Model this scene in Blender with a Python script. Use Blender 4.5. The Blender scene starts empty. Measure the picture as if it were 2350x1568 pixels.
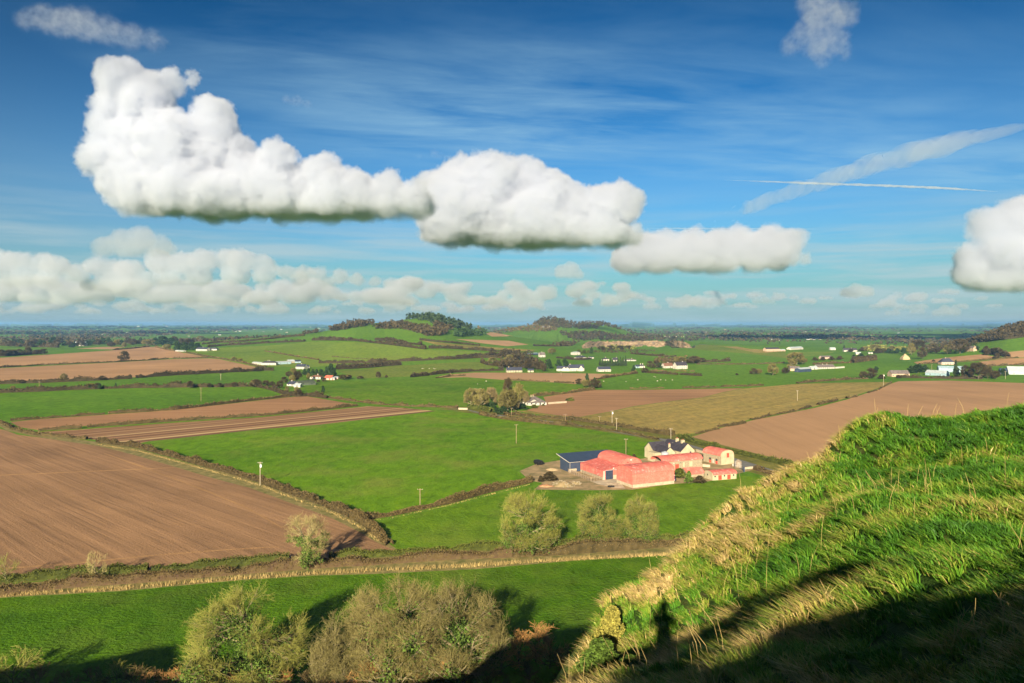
import bpy, bmesh, math, random
import numpy as np
from mathutils import Vector, Matrix, geometry, noise as mnoise

S = bpy.context.scene
COL = S.collection
rad = math.radians

# ---------------------------------------------------------------- camera, sky, sun, exposure
FOC, CX, CY, EYE = 1697.0, 1175.0, 743.0, 60.0      # survey unit: the photograph seen 2350 wide
cam = bpy.data.objects.new('camera', bpy.data.cameras.new('camera')); COL.objects.link(cam)
cam.location = (0, 0, EYE); cam.rotation_euler = (rad(90), 0, 0)
cam.data.sensor_width = 36; cam.data.lens = 36 * FOC / 2350
cam.data.shift_y = -(784 - CY) / 2350
cam.data.clip_start = 0.1; cam.data.clip_end = 200000
S.camera = cam

SUN_EL, SUN_AZ = rad(20), rad(11.3)
TAN = math.tan(SUN_EL) / math.cos(SUN_AZ)            # drop of the light per metre of +Y
SX = math.tan(SUN_AZ)
W = bpy.data.worlds.new('World'); S.world = W; W.use_nodes = True
wn, wl = W.node_tree.nodes, W.node_tree.links
bg = wn['Background']; bg.inputs[1].default_value = 0.062
def wm(op, a, b=None, c=None, clamp=False):
    n = wn.new('ShaderNodeMath'); n.operation = op; n.use_clamp = clamp
    for i, v in enumerate((a, b, c)):
        if v is None: continue
        if isinstance(v, (int, float)): n.inputs[i].default_value = v
        else: wl.new(v, n.inputs[i])
    return n.outputs[0]
def wmix(f, a, b):
    n = wn.new('ShaderNodeMix'); n.data_type = 'RGBA'
    wl.new(f, n.inputs[0])
    for i, v in ((6, a), (7, b)):
        if isinstance(v, tuple): n.inputs[i].default_value = v
        else: wl.new(v, n.inputs[i])
    return n.outputs[2]
sky = wn.new('ShaderNodeTexSky'); sky.sky_type = 'NISHITA'; sky.sun_disc = False
sky.sun_elevation = SUN_EL; sky.sun_rotation = math.pi + SUN_AZ
sky.air_density = 1.0; sky.dust_density = 0.0; sky.ozone_density = 8.0
hsv = wn.new('ShaderNodeHueSaturation'); hsv.inputs['Hue'].default_value = 0.468
hsv.inputs['Saturation'].default_value = 1.32; hsv.inputs['Value'].default_value = 0.352
wl.new(sky.outputs[0], hsv.inputs['Color'])
gm = wn.new('ShaderNodeGamma'); gm.inputs[1].default_value = 2.3
wl.new(hsv.outputs[0], gm.inputs[0])
tc = wn.new('ShaderNodeTexCoord'); sep = wn.new('ShaderNodeSeparateXYZ'); wl.new(tc.outputs['Generated'], sep.inputs[0])
dx, dy, dz = sep.outputs
el = wm('MAXIMUM', dz, 0.0)
hz = wm('POWER', 2.718, wm('MULTIPLY', wm('POWER', wm('DIVIDE', el, 0.185), 1.7), -1.0))
tn = wn.new('ShaderNodeMix'); tn.data_type = 'RGBA'; tn.blend_type = 'MULTIPLY'; tn.inputs[0].default_value = 1; wl.new(gm.outputs[0], tn.inputs[6]); tn.inputs[7].default_value = (.36, 1.02, .64, 1)
skyc = wmix(wm('MULTIPLY', hz, 0.93), tn.outputs[2], (2.05, 2.75, 3.15, 1))
# thin high cloud: streaks on a plane far overhead
zz = wm('MAXIMUM', dz, 0.03)
qx, qy = wm('DIVIDE', dx, zz), wm('DIVIDE', dy, zz)
cmb = wn.new('ShaderNodeCombineXYZ'); wl.new(wm('MULTIPLY', wm('ADD', qx, wm('MULTIPLY', qy, 0.35)), 0.5), cmb.inputs[0]); wl.new(wm('MULTIPLY', wm('SUBTRACT', qy, wm('MULTIPLY', qx, 0.25)), 1.25), cmb.inputs[1])
n1 = wn.new('ShaderNodeTexNoise'); n1.inputs['Scale'].default_value = 1.7; n1.inputs['Detail'].default_value = 9; n1.inputs['Roughness'].default_value = .6; n1.inputs['Distortion'].default_value = .35
wl.new(cmb.outputs[0], n1.inputs['Vector'])
cm2 = wn.new('ShaderNodeCombineXYZ'); wl.new(qx, cm2.inputs[0]); wl.new(qy, cm2.inputs[1])
n2 = wn.new('ShaderNodeTexNoise'); n2.inputs['Scale'].default_value = .45; n2.inputs['Detail'].default_value = 3
wl.new(cm2.outputs[0], n2.inputs['Vector'])
band = wm('POWER', 2.718, wm('MULTIPLY', wm('POWER', wm('ABSOLUTE', wm('DIVIDE', wm('SUBTRACT', wm('ADD', qy, wm('MULTIPLY', qx, -0.22)), 3.75), 1.15)), 2.0), -1.0))
streak = wm('MULTIPLY', wm('SUBTRACT', n1.outputs[0], 0.33), 2.0, clamp=True)
cov = wm('MULTIPLY', wm('SUBTRACT', n2.outputs[0], 0.25), 3.5, clamp=True)
cf = wm('MULTIPLY', wm('MULTIPLY', streak, cov), wm('ADD', wm('MULTIPLY', wm('MULTIPLY', band, wm('MULTIPLY', wm('ADD', qx, 1.7), 1.1, clamp=True)), 0.85), 0.01), clamp=True)
skyc = wmix(cf, skyc, (2.5, 4.2, 5.2, 1))
# pale streaks of stratus low down
cm3 = wn.new('ShaderNodeCombineXYZ'); wl.new(wm('MULTIPLY', dx, 2.2), cm3.inputs[0]); wl.new(wm('MULTIPLY', dy, 2.2), cm3.inputs[1]); wl.new(wm('MULTIPLY', dz, 34.0), cm3.inputs[2])
n3 = wn.new('ShaderNodeTexNoise'); n3.inputs['Scale'].default_value = 1.6; n3.inputs['Detail'].default_value = 6; n3.inputs['Roughness'].default_value = .58; wl.new(cm3.outputs[0], n3.inputs['Vector'])
lowb = wm('POWER', 2.718, wm('MULTIPLY', wm('POWER', wm('ABSOLUTE', wm('DIVIDE', wm('SUBTRACT', el, 0.06), 0.07)), 2.0), -1.0))
skyc = wmix(wm('MULTIPLY', wm('MULTIPLY', wm('SUBTRACT', n3.outputs[0], 0.42), 4.5, clamp=True), wm('MULTIPLY', lowb, 0.8)), skyc, (3.3, 4.1, 4.3, 1))
wl.new(skyc, bg.inputs[0])

sl = bpy.data.lights.new('sun', 'SUN'); sl.energy = 5; sl.angle = rad(.5); sl.color = (1, .86, .64)
so = bpy.data.objects.new('sun', sl); COL.objects.link(so)
SUND = Vector((math.sin(SUN_AZ) * math.cos(SUN_EL), math.cos(SUN_AZ) * math.cos(SUN_EL), -math.sin(SUN_EL)))
so.rotation_euler = SUND.to_track_quat('-Z', 'Y').to_euler(); so.location = (0, -50, 90)
S.view_settings.view_transform = 'Standard'; S.view_settings.look = 'None'
S.view_settings.exposure = 1.3; S.view_settings.gamma = 1
S.cycles.volume_bounces = 10; S.cycles.max_bounces = 12; S.cycles.diffuse_bounces = 3
S.cycles.transparent_max_bounces = 12; S.cycles.use_denoising = True

# ---------------------------------------------------------------- helpers
def A(x, y): return (.336 * x, 695.6 + .336 * y)
def B(x, y): return (564 + .336 * x, 695.6 + .336 * y)
def C(x, y): return (1034 + .28 * x, 714.4 + .28 * y)
def D(x, y): return (1598 + .32 * x, 695.6 + .32 * y)
def E(x, y): return (1175 + .28 * x, 940 + .28 * y)
def Fz(x, y): return (282 + .44 * x, 1081 + .44 * y)
def G(x, y): return (1316 + .44 * x, 893 + .44 * y)
def Hz(x, y): return (.4 * x, 902.4 + .4 * y)

def tag(o, label=None, cat=None, group=None, kind=None):
    if label: o['label'] = label
    if cat: o['category'] = cat
    if group: o['group'] = group
    if kind: o['kind'] = kind
    return o
def mesh_obj(name, verts, faces, mat=None, parent=None, smooth=False, mats=None, midx=None):
    me = bpy.data.meshes.new(name)
    me.from_pydata([tuple(v) for v in verts], [], faces)
    for m in (mats or ([mat] if mat else [])): me.materials.append(m)
    if midx is not None: me.polygons.foreach_set('material_index', midx)
    if smooth: me.polygons.foreach_set('use_smooth', [True] * len(me.polygons))
    me.update()
    o = bpy.data.objects.new(name, me); COL.objects.link(o)
    if parent: o.parent = parent
    return o
def np_mesh(name, V, Fc, mat=None, smooth=False, attr=None):
    """fast mesh from arrays: V (n,3), Fc (m,k) one polygon size"""
    me = bpy.data.meshes.new(name)
    V = np.asarray(V, np.float32); Fc = np.asarray(Fc, np.int32)
    m, k = Fc.shape
    me.vertices.add(len(V)); me.vertices.foreach_set('co', V.ravel())
    me.loops.add(m * k); me.loops.foreach_set('vertex_index', Fc.ravel())
    me.polygons.add(m); me.polygons.foreach_set('loop_start', np.arange(0, m * k, k, dtype=np.int32))
    try: me.polygons.foreach_set('loop_total', np.full(m, k, dtype=np.int32))
    except Exception: pass
    if attr is not None:
        a = me.attributes.new('tint', 'FLOAT', 'POINT'); a.data.foreach_set('value', np.asarray(attr, np.float32))
    me.polygons.foreach_set('use_smooth', np.full(m, smooth))
    if mat: me.materials.append(mat)
    me.update(calc_edges=True); me.validate()
    return me
def link(name, me, parent=None, loc=(0, 0, 0), rz=0, sc=None):
    o = bpy.data.objects.new(name, me); COL.objects.link(o); o.location = loc; o.rotation_euler = (0, 0, rz)
    if sc is not None: o.scale = sc if hasattr(sc, '__len__') else (sc, sc, sc)
    if parent: o.parent = parent
    return o
def empty(name, loc, rz=0):
    o = bpy.data.objects.new(name, None); COL.objects.link(o); o.location = loc; o.rotation_euler = (0, 0, rz); o.empty_display_size = .5
    return o
def copy_tree(o, loc=None, rz=None, sc=None, parent=None):
    c = o.copy(); COL.objects.link(c)
    if parent: c.parent = parent
    if loc is not None: c.location = loc
    if rz is not None: c.rotation_euler = (0, 0, rz)
    if sc is not None: c.scale = sc if hasattr(sc, '__len__') else (sc, sc, sc)
    for ch in list(o.children): copy_tree(ch, parent=c)
    return c

# ---- materials
class NT:
    def __init__(s, name):
        s.m = bpy.data.materials.new(name); s.m.use_nodes = True; s.t = s.m.node_tree; s.n = s.t.nodes; s.l = s.t.links
        s.b = s.n['Principled BSDF']; s.b.inputs['Roughness'].default_value = .9
        s.b.inputs['Specular IOR Level'].default_value = .15
    def pos(s, scale=(1, 1, 1), rot=0, obj=False):
        if obj:
            g = s.n.new('ShaderNodeTexCoord'); o = g.outputs['Object']
        else:
            g = s.n.new('ShaderNodeNewGeometry'); o = g.outputs['Position']
        r = s.n.new('ShaderNodeMapping'); r.inputs['Rotation'].default_value = (0, 0, rot); s.l.new(o, r.inputs[0])
        q = s.n.new('ShaderNodeMapping'); q.inputs['Scale'].default_value = scale; s.l.new(r.outputs[0], q.inputs[0])
        return q.outputs[0]
    def noise(s, vec, scale, detail=4, rough=.55, dist=0):
        n = s.n.new('ShaderNodeTexNoise'); s.l.new(vec, n.inputs['Vector']); n.inputs['Scale'].default_value = scale
        n.inputs['Detail'].default_value = detail; n.inputs['Roughness'].default_value = rough; n.inputs['Distortion'].default_value = dist
        return n.outputs[0]
    def ramp(s, f, stops):
        r = s.n.new('ShaderNodeValToRGB'); s.l.new(f, r.inputs[0]); e = r.color_ramp.elements
        while len(e) < len(stops): e.new(.5)
        for i, (p, c) in enumerate(stops): e[i].position = p; e[i].color = tuple(c) + (1,) if len(c) == 3 else c
        return r.outputs[0]
    def math(s, op, a, b=None, clamp=False):
        n = s.n.new('ShaderNodeMath'); n.operation = op; n.use_clamp = clamp
        for i, v in enumerate((a, b)):
            if v is None: continue
            if isinstance(v, (int, float)): n.inputs[i].default_value = v
            else: s.l.new(v, n.inputs[i])
        return n.outputs[0]
    def mix(s, f, a, b, mode='MIX'):
        n = s.n.new('ShaderNodeMix'); n.data_type = 'RGBA'; n.blend_type = mode
        for i, v in ((0, f), (6, a), (7, b)):
            if isinstance(v, (int, float)): n.inputs[i].default_value = v
            elif isinstance(v, tuple): n.inputs[i].default_value = v + (1,) if len(v) == 3 else v
            else: s.l.new(v, n.inputs[i])
        return n.outputs[2]
    def color(s, c):
        if isinstance(c, tuple): s.b.inputs['Base Color'].default_value = c + (1,)
        else: s.l.new(c, s.b.inputs['Base Color'])
    def bump(s, h, dist, strength=1):
        b = s.n.new('ShaderNodeBump'); b.inputs['Distance'].default_value = dist; b.inputs['Strength'].default_value = strength
        s.l.new(h, b.inputs['Height']); s.l.new(b.outputs[0], s.b.inputs['Normal'])
    def attr(s, name='tint'):
        a = s.n.new('ShaderNodeAttribute'); a.attribute_name = name; return a.outputs['Fac']
    def objrand(s):
        a = s.n.new('ShaderNodeObjectInfo'); return a.outputs['Random']
def sh(c, k): return tuple(min(1, v * k) for v in c)
def grass_mat(name, c, dry=.25, patch=30, fine=.9, bump=.25, stripes=None):
    t = NT(name); p = t.pos()
    big = t.noise(p, 1 / patch, 5, .6); mid = t.noise(t.pos((1, .55, 1)), 1 / 5, 6, .7, .4); fi = t.noise(p, fine, 4, .6)
    col = t.ramp(mid, [(.3, sh(c, .68)), (.5, c), (.72, (c[0] * 1.45, c[1] * 1.25, c[2] * 1.1))])
    col = t.mix(t.math('MULTIPLY', t.math('SUBTRACT', big, .47, True), 4.2 * dry, True), col, (.22, .215, .055))
    dk = t.noise(t.pos((1, .7, 1), .6), 1 / (patch * 2.3), 4, .6); col = t.mix(.8, col, t.ramp(dk, [(.33, (.62, .74, .62)), (.52, (1, 1, 1)), (.7, (1.12, 1.08, 1.0))]), 'MULTIPLY')
    tk = t.noise(t.pos((1, .06, 1), patch), .35, 3, .6); col = t.mix(t.math('MULTIPLY', t.math('SUBTRACT', tk, .6, True), 2.0 * dry, True), col, (.20, .22, .07))
    col = t.mix(.55, col, t.ramp(fi, [(.3, (.55, .55, .5)), (.5, (1, 1, 1)), (.7, (1.0, 1.0, .9))]), 'MULTIPLY')
    if stripes:
        w = t.noise(t.pos((stripes[1], .01, 1), stripes[0]), 1, 2)
        col = t.mix(stripes[2], col, t.ramp(w, [(.35, (.62, .62, .62)), (.6, (1, 1, 1))]), 'MULTIPLY')
    t.color(col); t.b.inputs['Specular IOR Level'].default_value = .03
    t.bump(t.math('ADD', fi, t.math('MULTIPLY', mid, 1.5)), bump)
    return t.m
def soil_mat(name, c, rot=0, period=1.2, furrow=.5, contrast=.25, patch=60, bump=.12, warp=0):
    t = NT(name); p = t.pos()
    v = t.pos((1 / period, .02 / period, 1), rot)
    if warp:
        wv = t.n.new('ShaderNodeVectorMath'); wv.operation = 'ADD'; t.l.new(v, wv.inputs[0])
        nn = t.n.new('ShaderNodeTexNoise'); nn.inputs['Scale'].default_value = .008; t.l.new(p, nn.inputs['Vector'])
        sc = t.n.new('ShaderNodeVectorMath'); sc.operation = 'SCALE'; sc.inputs[3].default_value = warp; t.l.new(nn.outputs[1], sc.inputs[0])
        t.l.new(sc.outputs[0], wv.inputs[1]); v = wv.outputs[0]
    f = t.noise(v, 1.0, 3, .6); f2 = t.noise(v, .22, 2, .5)
    big = t.noise(p, 1 / patch, 4, .6); fi = t.noise(p, 1.6, 5, .7)
    col = t.ramp(big, [(.3, sh(c, .78)), (.55, c), (.75, sh(c, 1.14))])
    col = t.mix(furrow, col, t.ramp(f, [(.3, (1 - contrast * 1.6,) * 3), (.6, (1, 1, 1))]), 'MULTIPLY')
    col = t.mix(furrow * .8, col, t.ramp(f2, [(.35, (1 - contrast * 1.4,) * 3), (.6, (1, 1, 1))]), 'MULTIPLY')
    col = t.mix(.6, col, t.ramp(fi, [(.3, (.6, .58, .56)), (.55, (1, 1, 1)), (.75, (1.15, 1.15, 1.15))]), 'MULTIPLY')
    t.color(col); t.bump(t.math('ADD', fi, f), bump)
    return t.m
def plain_mat(name, c, var=.2, scale=1.0, rough=.9, bump=0, obj=False, c2=None, spec=.15, metal=0):
    t = NT(name); p = t.pos(obj=obj); n = t.noise(p, scale, 5, .6)
    c2 = c2 or sh(c, 1 - var * 2)
    t.color(t.ramp(n, [(.3, c2), (.62, c), (.85, sh(c, 1 + var))])); t.b.inputs['Roughness'].default_value = rough
    t.b.inputs['Specular IOR Level'].default_value = spec; t.b.inputs['Metallic'].default_value = metal
    if bump: t.bump(n, bump)
    return t.m

# ---------------------------------------------------------------- terrain
def interp(xs, pts): return np.interp(xs, [p[0] for p in pts], [p[1] for p in pts])
RIDGES = [  # distance, front reach, back reach, outline of the crest as surveyed (bearing, sight line)
 (2000, 1050, 600, [(250,805),(330,797),(380,792),(453,784),(560,777),(685,769),(750,761),(790,747),(812,741),(883,742),(903,738),(940,731),(980,728),(1010,731),(1035,740),(1058,749),(1091,758),(1128,763),(1180,773),(1260,784),(1350,791),(1450,797)]),
 (3000, 900, 700, [(1080,780),(1128,764),(1180,755),(1220,746),(1247,732),(1268,729),(1286,731),(1314,742),(1370,741),(1398,745),(1426,756),(1460,766),(1510,773),(1560,780)]),
 (1500, 520, 500, [(1980,815),(2050,811),(2120,802),(2180,793),(2222,782),(2270,770),(2311,752),(2350,745),(2500,725),(2900,705)]),
 (1700, 420, 260, [(1480,806),(1560,796),(1620,790),(1700,790),(1800,795),(1900,806)]),
 (1905, 75, 420, [(1300,800),(1333,787),(1400,785.5),(1500,785),(1600,786),(1660,790),(1700,800)]),
 (28000, 6000, 6000, [(-300,744.5),(200,741.5),(420,743),(900,744),(1340,744.6),(1384,742),(1450,738.5),(1520,739),(1590,742),(1900,743.3),(2300,742),(2700,743)]),
 (9000, 2600, 2500, [(-400,752),(150,751),(300,749),(420,750.5),(560,752),(640,750.5),(760,752.5),(1300,753),(1500,754),(1800,751.5),(2300,753)]),
]
def T(x, y):
    x = np.asarray(x, float); y = np.asarray(y, float)
    yy = np.maximum(y, 60.0); px = CX + FOC * x / yy
    z = np.zeros_like(yy)
    for Y, sf, sb, prof in RIDGES:
        h = np.maximum(EYE - (interp(px, prof) - CY) / FOC * Y, 0)
        d = yy - Y
        b = np.where(d < 0, 1 + d / sf, 1 - d / sb); b = np.clip(b, 0, 1); b = b * b * (3 - 2 * b)
        z = (z ** 3 + (h * b) ** 3) ** (1 / 3)
    g = np.clip((yy - 420) / 600, 0, 1) * np.clip((9000 - yy) / 4000, 0, 1)
    z = z + g * (1.2 * np.sin(x / 170 + .6) * np.cos(yy / 230) + .8 * np.sin(x / 83 + yy / 140))
    return z
_Yq = np.geomspace(100, 40000, 2600)
def ground(px, py):
    """where the sight line of a surveyed point meets the land: (x, y, z)"""
    u = (px - CX) / FOC; v = (py - CY) / FOC
    zr = EYE - v * _Yq; zt = T(u * _Yq, _Yq)
    hit = np.nonzero(zr <= zt)[0]
    if len(hit) == 0: i = len(_Yq) - 1; Y = _Yq[i]
    elif hit[0] == 0: Y = EYE / v
    else:
        i = hit[0]; a = zr[i-1] - zt[i-1]; b = zt[i] - zr[i]; Y = _Yq[i-1] + (_Yq[i] - _Yq[i-1]) * a / (a + b + 1e-9)
    return Vector((u * Y, Y, float(T(u * Y, Y))))
def Tz(x, y): return float(T(x, y))
def at(px, py, Y): return Vector(((px - CX) / FOC * Y, Y, EYE - (py - CY) / FOC * Y))
def gpath(pts, step=9):
    """survey polyline -> ground polyline, resampled"""
    out = []
    for a, b in zip(pts[:-1], pts[1:]):
        n = max(1, int(math.hypot((b[0]-a[0]), (b[1]-a[1])*2.5) / step))
        for i in range(n): out.append(ground(a[0] + (b[0]-a[0]) * i / n, a[1] + (b[1]-a[1]) * i / n))
    out.append(ground(*pts[-1])); return out
# ---------------------------------------------------------------- the land: one sheet cut along its field edges
GR = (.072, .165, .008)
SO = (.36, .208, .105); SO2 = (.46, .275, .16)
M_past = grass_mat('pasture_grass', (.145, .195, .030), .35, 60, .4, .3)
M_near = grass_mat('near_grass', GR, .3, 26, 1.3, .6)
M_main = grass_mat('meadow_grass', (.105, .22, .010), .55, 34, .8, .3)
M_sec = grass_mat('lower_meadow_grass', (.105, .205, .012), .3, 30, .9, .4)
M_wheat = grass_mat('young_wheat', (.10, .215, .014), .12, 90, .5, .15, stripes=(rad(145), .08, .3))
M_wheat2 = grass_mat('young_wheat_dark', (.10, .205, .018), .1, 120, .4, .15)
M_light = grass_mat('light_meadow_grass', (.155, .235, .030), .35, 90, .3, .2)
M_hill = grass_mat('hill_grass', (.155, .235, .030), .3, 140, .2, .2, stripes=(rad(70), .05, .2))
M_rough = grass_mat('rough_grass', (.15, .15, .04), .9, 25, 1.0, .4)
M_verge = plain_mat('dry_verge', (.27, .215, .085), .25, .35, bump=.3, c2=(.08, .10, .025))
M_soilA = soil_mat('ploughed_soil', SO, rad(-48), 1.6, .7, .26, 60, .2, warp=3)
M_soilB = soil_mat('ploughed_soil_fine', (.455, .265, .125), rad(80), 2.4, .5, .22, 120, .12)
M_soilC = soil_mat('red_ploughed_soil', (.385, .21, .10), rad(95), 2.2, .5, .25, 80, .15)
M_soilD = soil_mat('right_ploughed_soil', (.42, .245, .12), rad(0), 3.2, .5, .14, 110, .14)
M_soilE = soil_mat('pale_tilled_soil', (.46, .28, .14), rad(85), 3, .4, .18, 160, .1)
M_track = soil_mat('track_soil', (.41, .235, .105), rad(-48), 1.5, .4, .2, 30, .2)
M_tan = grass_mat('tan_stubble', (.30, .235, .075), .35, 60, .5, .15, stripes=(rad(42), .16, .4))
M_yard = plain_mat('farmyard_mud', (.38, .27, .145), .3, .18, bump=.1, c2=(.12, .12, .05))
M_conc = plain_mat('yard_concrete', (.50, .42, .29), .15, .3, c2=(.30, .26, .2))
M_road = plain_mat('road_asphalt', (.17, .17, .165), .15, .5, c2=(.12, .12, .11))
t = NT('striped_soil'); v = t.pos((1, .004, 1), rad(46.4)); wv = t.noise(v, .16, 3, .55); w3 = t.noise(t.pos((1, .012, 1), rad(46.4)), .7, 2, .5)
cc = t.ramp(wv, [(.40, (.15, .075, .04)), (.50, (.24, .13, .065)), (.57, (.36, .22, .11)), (.64, (.50, .36, .18))])
cc = t.mix(.5, cc, t.ramp(w3, [(.35, (.6, .55, .5)), (.6, (1, 1, 1))]), 'MULTIPLY'); t.color(cc); M_strip = t.m
# far plain: hedged parcels
t = NT('far_parcels'); p = t.pos((1, .45, 1), rad(12)); vo = t.n.new('ShaderNodeTexVoronoi'); vo.inputs['Scale'].default_value = 1 / 150; t.l.new(p, vo.inputs['Vector'])
sp = t.n.new('ShaderNodeSeparateColor'); t.l.new(vo.outputs['Color'], sp.inputs[0])
pc = t.ramp(sp.outputs[0], [(0, (.065, .07, .055)), (.3, (.11, .115, .08)), (.5, (.065, .06, .055)), (.66, (.18, .15, .125)), (.8, (.125, .13, .09)), (.92, (.085, .072, .068))])
vo.location = (0, 0)
ve = t.n.new('ShaderNodeTexVoronoi'); ve.feature = 'DISTANCE_TO_EDGE'; ve.inputs['Scale'].default_value = 1 / 150; t.l.new(p, ve.inputs['Vector'])
pc = t.mix(t.math('LESS_THAN', ve.outputs[0], .055), pc, (.035, .032, .018))
wd = t.noise(t.pos((1, .35, 1)), 1 / 420, 6, .65)
pc = t.mix(t.math('MULTIPLY', t.math('SUBTRACT', wd, .5, True), 9, True), pc, (.045, .042, .024))
t.color(pc); M_far = t.m

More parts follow.
